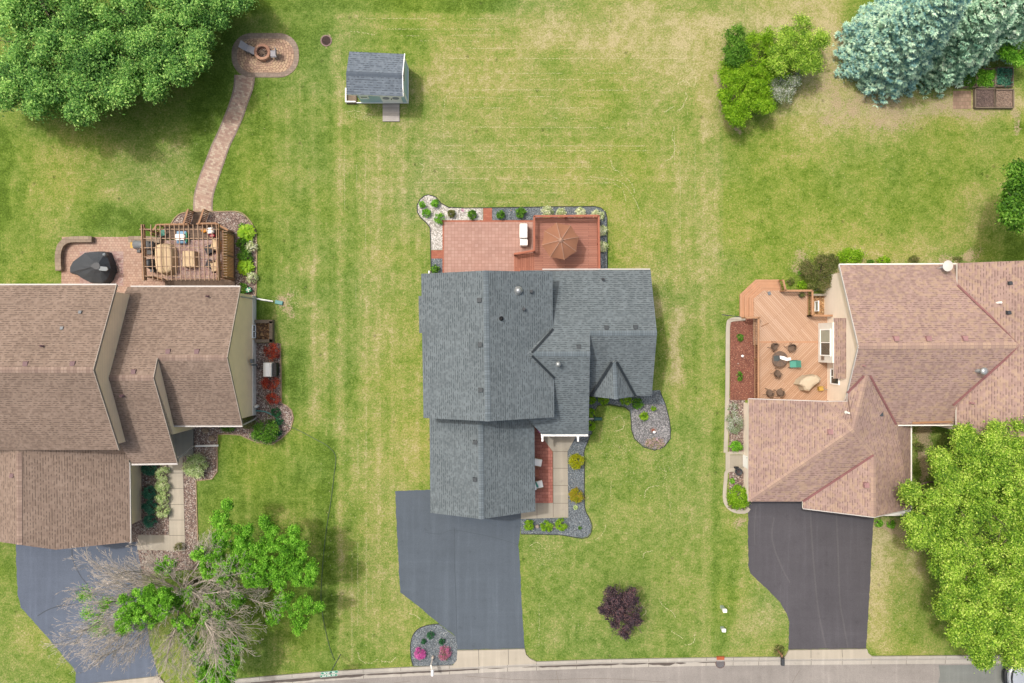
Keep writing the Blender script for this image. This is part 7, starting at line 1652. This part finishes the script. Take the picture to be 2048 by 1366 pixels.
# utility boxes, mailboxes, sign, drain
def bollard(px0, py0, hgt, label):
    b = W(px0, py0, 0); t = empty('utility_pedestal', b, label, 'utility box', 'pale utility pedestals on the right front lawn')
    k = MB(); k.prism([(b.x+x, b.y+y) for x, y in ((-.13, -.11), (.13, -.11), (.13, .11), (-.13, .11))], 0, hgt*.8); k.build('body', M['utility'], t, bevel=.03)
    k = MB(); k.prism([(b.x+x, b.y+y) for x, y in ((-.16, -.14), (.16, -.14), (.16, .14), (-.16, .14))], hgt*.72, hgt); k.build('cap', M['whitefab'], t, bevel=.05)
bollard(1443, 1213, .95, 'pale utility pedestal, the upper taller one on the right front lawn'); bollard(1443.5, 1255, .62, 'pale utility pedestal, the lower shorter one on the right front lawn')
b = W(865, 1318, 0); t = empty('mailbox', b, 'white mailbox on a post at the kerb in front of the pink azaleas', 'mailbox')
MB().box((b.x, b.y, .55), (.1, .1, 1.1)).build('post', M['offwhite'], t)
def mboxbody(c, d, L_, w_, mat, t, rz=0):
    k = MB(); n = 10; vs = []
    for s_ in (-.5, .5):
        vs += [(c.x-w_/2, c.y+s_*L_, c.z), (c.x+w_/2, c.y+s_*L_, c.z)]+[(c.x+w_/2*math.cos(math.pi*i/n), c.y+s_*L_, c.z+.12+w_/2*math.sin(math.pi*i/n)) for i in range(n+1)]
    m_ = n+3; fs = [tuple(range(m_-1, -1, -1)) if False else tuple(range(m_)), tuple(range(2*m_-1, m_-1, -1))]+[(i, m_+i, m_+(i+1) % m_, (i+1) % m_) for i in range(m_)]
    k.add(vs, fs); bo = k.build('box', mat, t, False); return bo
mboxbody(W(865, 1343.5, 1.1)+Vector((0, 0, 0)), 0, .5, .22, M['whitefab'], t)
MB().bar((b.x, b.y, 1.05), W(865, 1347, 1.08), .09, .05).build('arm', M['offwhite'], t)
rock(866, 1313, 3, 'dry dead plant at the foot of the white mailbox', .25, 'twig', 'plant', name='dead_plant')
b = W(1546, 1308, 0); t = empty('mailbox', b, 'black mailbox on a wooden post beside the right driveway mouth', 'mailbox')
c = W(1564.5, 1322, 1.1); b = Vector((c.x+.0, c.y+.42, 0)); t.location = b
MB().box((b.x, b.y, .55), (.1, .1, 1.1)).build('post', M['woodL'], t); MB().bar((b.x, b.y, 1.04), (c.x, c.y-.1, 1.07), .09, .05).build('arm', M['woodL'], t); MB().bar((b.x, b.y, .5), (c.x, c.y+.1, 1.02), .05, .05).build('brace', M['rust'], t)
mboxbody(c, 0, .56, .27, M['dkgrey'], t)
dn = W(1440.5, 1327, .05); t = empty('storm_drain', (dn.x, dn.y, .04), 'rusty round storm drain grate in the gutter', 'storm drain')
MB().lathe((dn.x, dn.y, .03), [(.38, -.05), (.38, .035), (.34, .035), (.34, .02), (.01, .02)], 28).build('frame', M['rust'], t)
k = MB()
for i in range(-5, 6):
    h_ = math.sqrt(max(0, .34**2-(i*.062)**2)); u = Vector((.70, .71, 0)); v = Vector((-.71, .70, 0)); a = dn+v*(i*.062); k.bar((a.x-u.x*h_, a.y-u.y*h_, .06), (a.x+u.x*h_, a.y+u.y*h_, .06), .03, .03)
k.build('grate_bars', M['grey'], t)
q = W(1441, 1316.5, .13); MB().box((q.x, q.y+.0, .10), (.62, .26, .09)).build('curb_inlet', M['terra'], t)
# street name sign: two green blades on a pole
b = W(681, 1309, 0); t = empty('street_sign', b, 'green street name sign on a grey pole at the bottom edge', 'street sign')
zs = 3.0; topc = W(659, 1346, zs); 
MB().tube([b, (b.x, b.y, zs+.1)], .035, .035, 8).build('pole', M['grey'], t)
b2 = Vector((b.x, b.y, zs))
sg = MB(); cA = W(659, 1345, 3.0); cB = W(657.5, 1351, 2.75)
def blade(c, L_, rows):
    Mx = Matrix.Rotation(.10, 3, 'Z') @ Matrix.Rotation(math.radians(28), 3, 'X')     # blade face tipped slightly skywards
    k = MB(); k.box(c, (L_, .24, .02), rot=Mx); o = k.build('blade', M['signgreen'], t)
    k = MB()
    for s_ in (-1, 1): k.box(c+Mx @ Vector((0, s_*.112, .012)), (L_, .014, .006), rot=Mx); k.box(c+Mx @ Vector((s_*(L_/2-.008), 0, .012)), (.014, .23, .006), rot=Mx)
    k.build('border', M['whitefab'], o)
    cu = bpy.data.curves.new('lettering', 'FONT'); cu.body = rows; cu.size = .20; cu.align_x = 'CENTER'; cu.align_y = 'CENTER'; cu.extrude = .002; cu.offset = .006
    to = bpy.data.objects.new('lettering', cu); COL.objects.link(to); dg = bpy.context.evaluated_depsgraph_get(); me = bpy.data.meshes.new_from_object(to.evaluated_get(dg)); bpy.data.objects.remove(to)
    me.transform(Matrix.Scale(min(1.0, (L_-.12)/1.0), 4)); me.transform(Mx.to_4x4()); me.transform(Matrix.Translation(c+Mx @ Vector((0, 0, .016))-b)); me.materials.append(M['whitefab'])
    lo = bpy.data.objects.new('lettering', me); COL.objects.link(lo); lo.parent = o
blade(cA, 1.30, 'EJ VSL  EA'); blade(cB, 1.30, 'ALF ITE  CT')
MB().box((b.x, b.y, zs-.05), (.1, .1, .3)).bar((b.x, b.y, zs-.05), (cA.x, cA.y, 2.96), .05, .05).bar((b.x, b.y, zs-.2), (cB.x, cB.y, 2.72), .05, .05).build('bracket', M['grey'], t)

# parked car, only its nose inside the frame
def car():
    c0 = W(2012, 1354, .6); t = empty('parked_car', (c0.x+2.3, c0.y, .012), 'silver white car parked at the bottom right corner', 'car')
    def L_(x, y, z): return (c0.x+x, c0.y+y, z)
    st = [(0.0, .30, .42, .60), (.05, .62, .34, .70), (.18, .80, .28, .80), (.45, .90, .25, .92), (.9, .93, .24, 1.0), (1.35, .94, .24, 1.06), (3.6, .94, .24, 1.10), (4.3, .90, .28, 1.05), (4.6, .74, .4, .9)]
    k = MB(); vs = []; fs = []; m_ = 8
    for x, hw, zb, zt in st:
        for y, z in ((-hw, zb), (-hw*1.0, (zb+zt)/2), (-hw*.96, zt-.06), (-hw*.55, zt), (hw*.55, zt), (hw*.96, zt-.06), (hw*1.0, (zb+zt)/2), (hw, zb)): vs.append(L_(x, y, z))
    for i in range(len(st)-1):
        for j in range(m_): fs.append((i*m_+j, (i+1)*m_+j, (i+1)*m_+(j+1) % m_, i*m_+(j+1) % m_))
    fs.append(tuple(range(m_))); fs.append(tuple(range(len(st)*m_-1, (len(st)-1)*m_-1, -1))); k.add(vs, fs); k.build('body', M['carpaint'], t, True, sub=1)
    k = MB(); vs = []
    for x, hw, z in ((1.15, .78, 1.06), (1.85, .70, 1.55), (3.3, .70, 1.58), (4.2, .78, 1.10)): vs += [L_(x, -hw, z), L_(x, hw, z)]
    vs += [L_(1.15, -.8, 1.0), L_(1.15, .8, 1.0), L_(4.2, -.8, 1.0), L_(4.2, .8, 1.0)]
    k.add(vs, [(0, 1, 3, 2), (2, 3, 5, 4), (4, 5, 7, 6), (0, 2, 4, 6), (1, 7, 5, 3), (8, 9, 1, 0), (6, 7, 11, 10), (8, 0, 6, 10), (9, 11, 7, 1)]); k.build('cabin_glass', M['glass'], t)
    k = MB(); k.box(L_(2.6, 0, 1.59), (1.5, 1.34, .04)); k.build('roof', M['carpaint'], t, bevel=.02)
    arc = [(.62, -.06), (.5, -.02), (.25, .0)]
    k = MB(); k.tube([L_(.28, -.84, .60), L_(.07, -.68, .60), L_(-.05, -.36, .60), L_(-.08, 0, .60), L_(-.05, .36, .60), L_(.07, .68, .60), L_(.28, .84, .60)], .13, .13, 8); k.build('bumper', M['black'], t, True)
    k = MB(); k.tube([L_(.30, -.80, .80), L_(.12, -.6, .80), L_(.04, 0, .80), L_(.12, .6, .80), L_(.30, .80, .80)], .04, .04, 6); k.build('grille_trim', M['chrome'], t, True)
    k = MB(); k.tube([L_(.44, -.70, .90), L_(.30, -.5, .90), L_(.24, 0, .90), L_(.30, .5, .90), L_(.44, .70, .90)], .06, .06, 6); k.build('grille', M['black'], t, True)
    for s_ in (-1, 1): k = MB(); k.box(L_(.34, s_*.76, .84), (.36, .22, .14), -s_*.5); k.build('headlight', M['glass2'], t, bevel=.04)
    for x in (.95, 3.75):
        for s_ in (-1, 1):
            k = MB(); k.tube([L_(x, s_*.74, .33), L_(x, s_*.95, .33)], .33, .33, 20); wh = k.build('wheel', M['black'], t); k = MB(); k.tube([L_(x, s_*.93, .33), L_(x, s_*.965, .33)], .2, .2, 12); k.build('rim', M['chrome'], wh)
car()
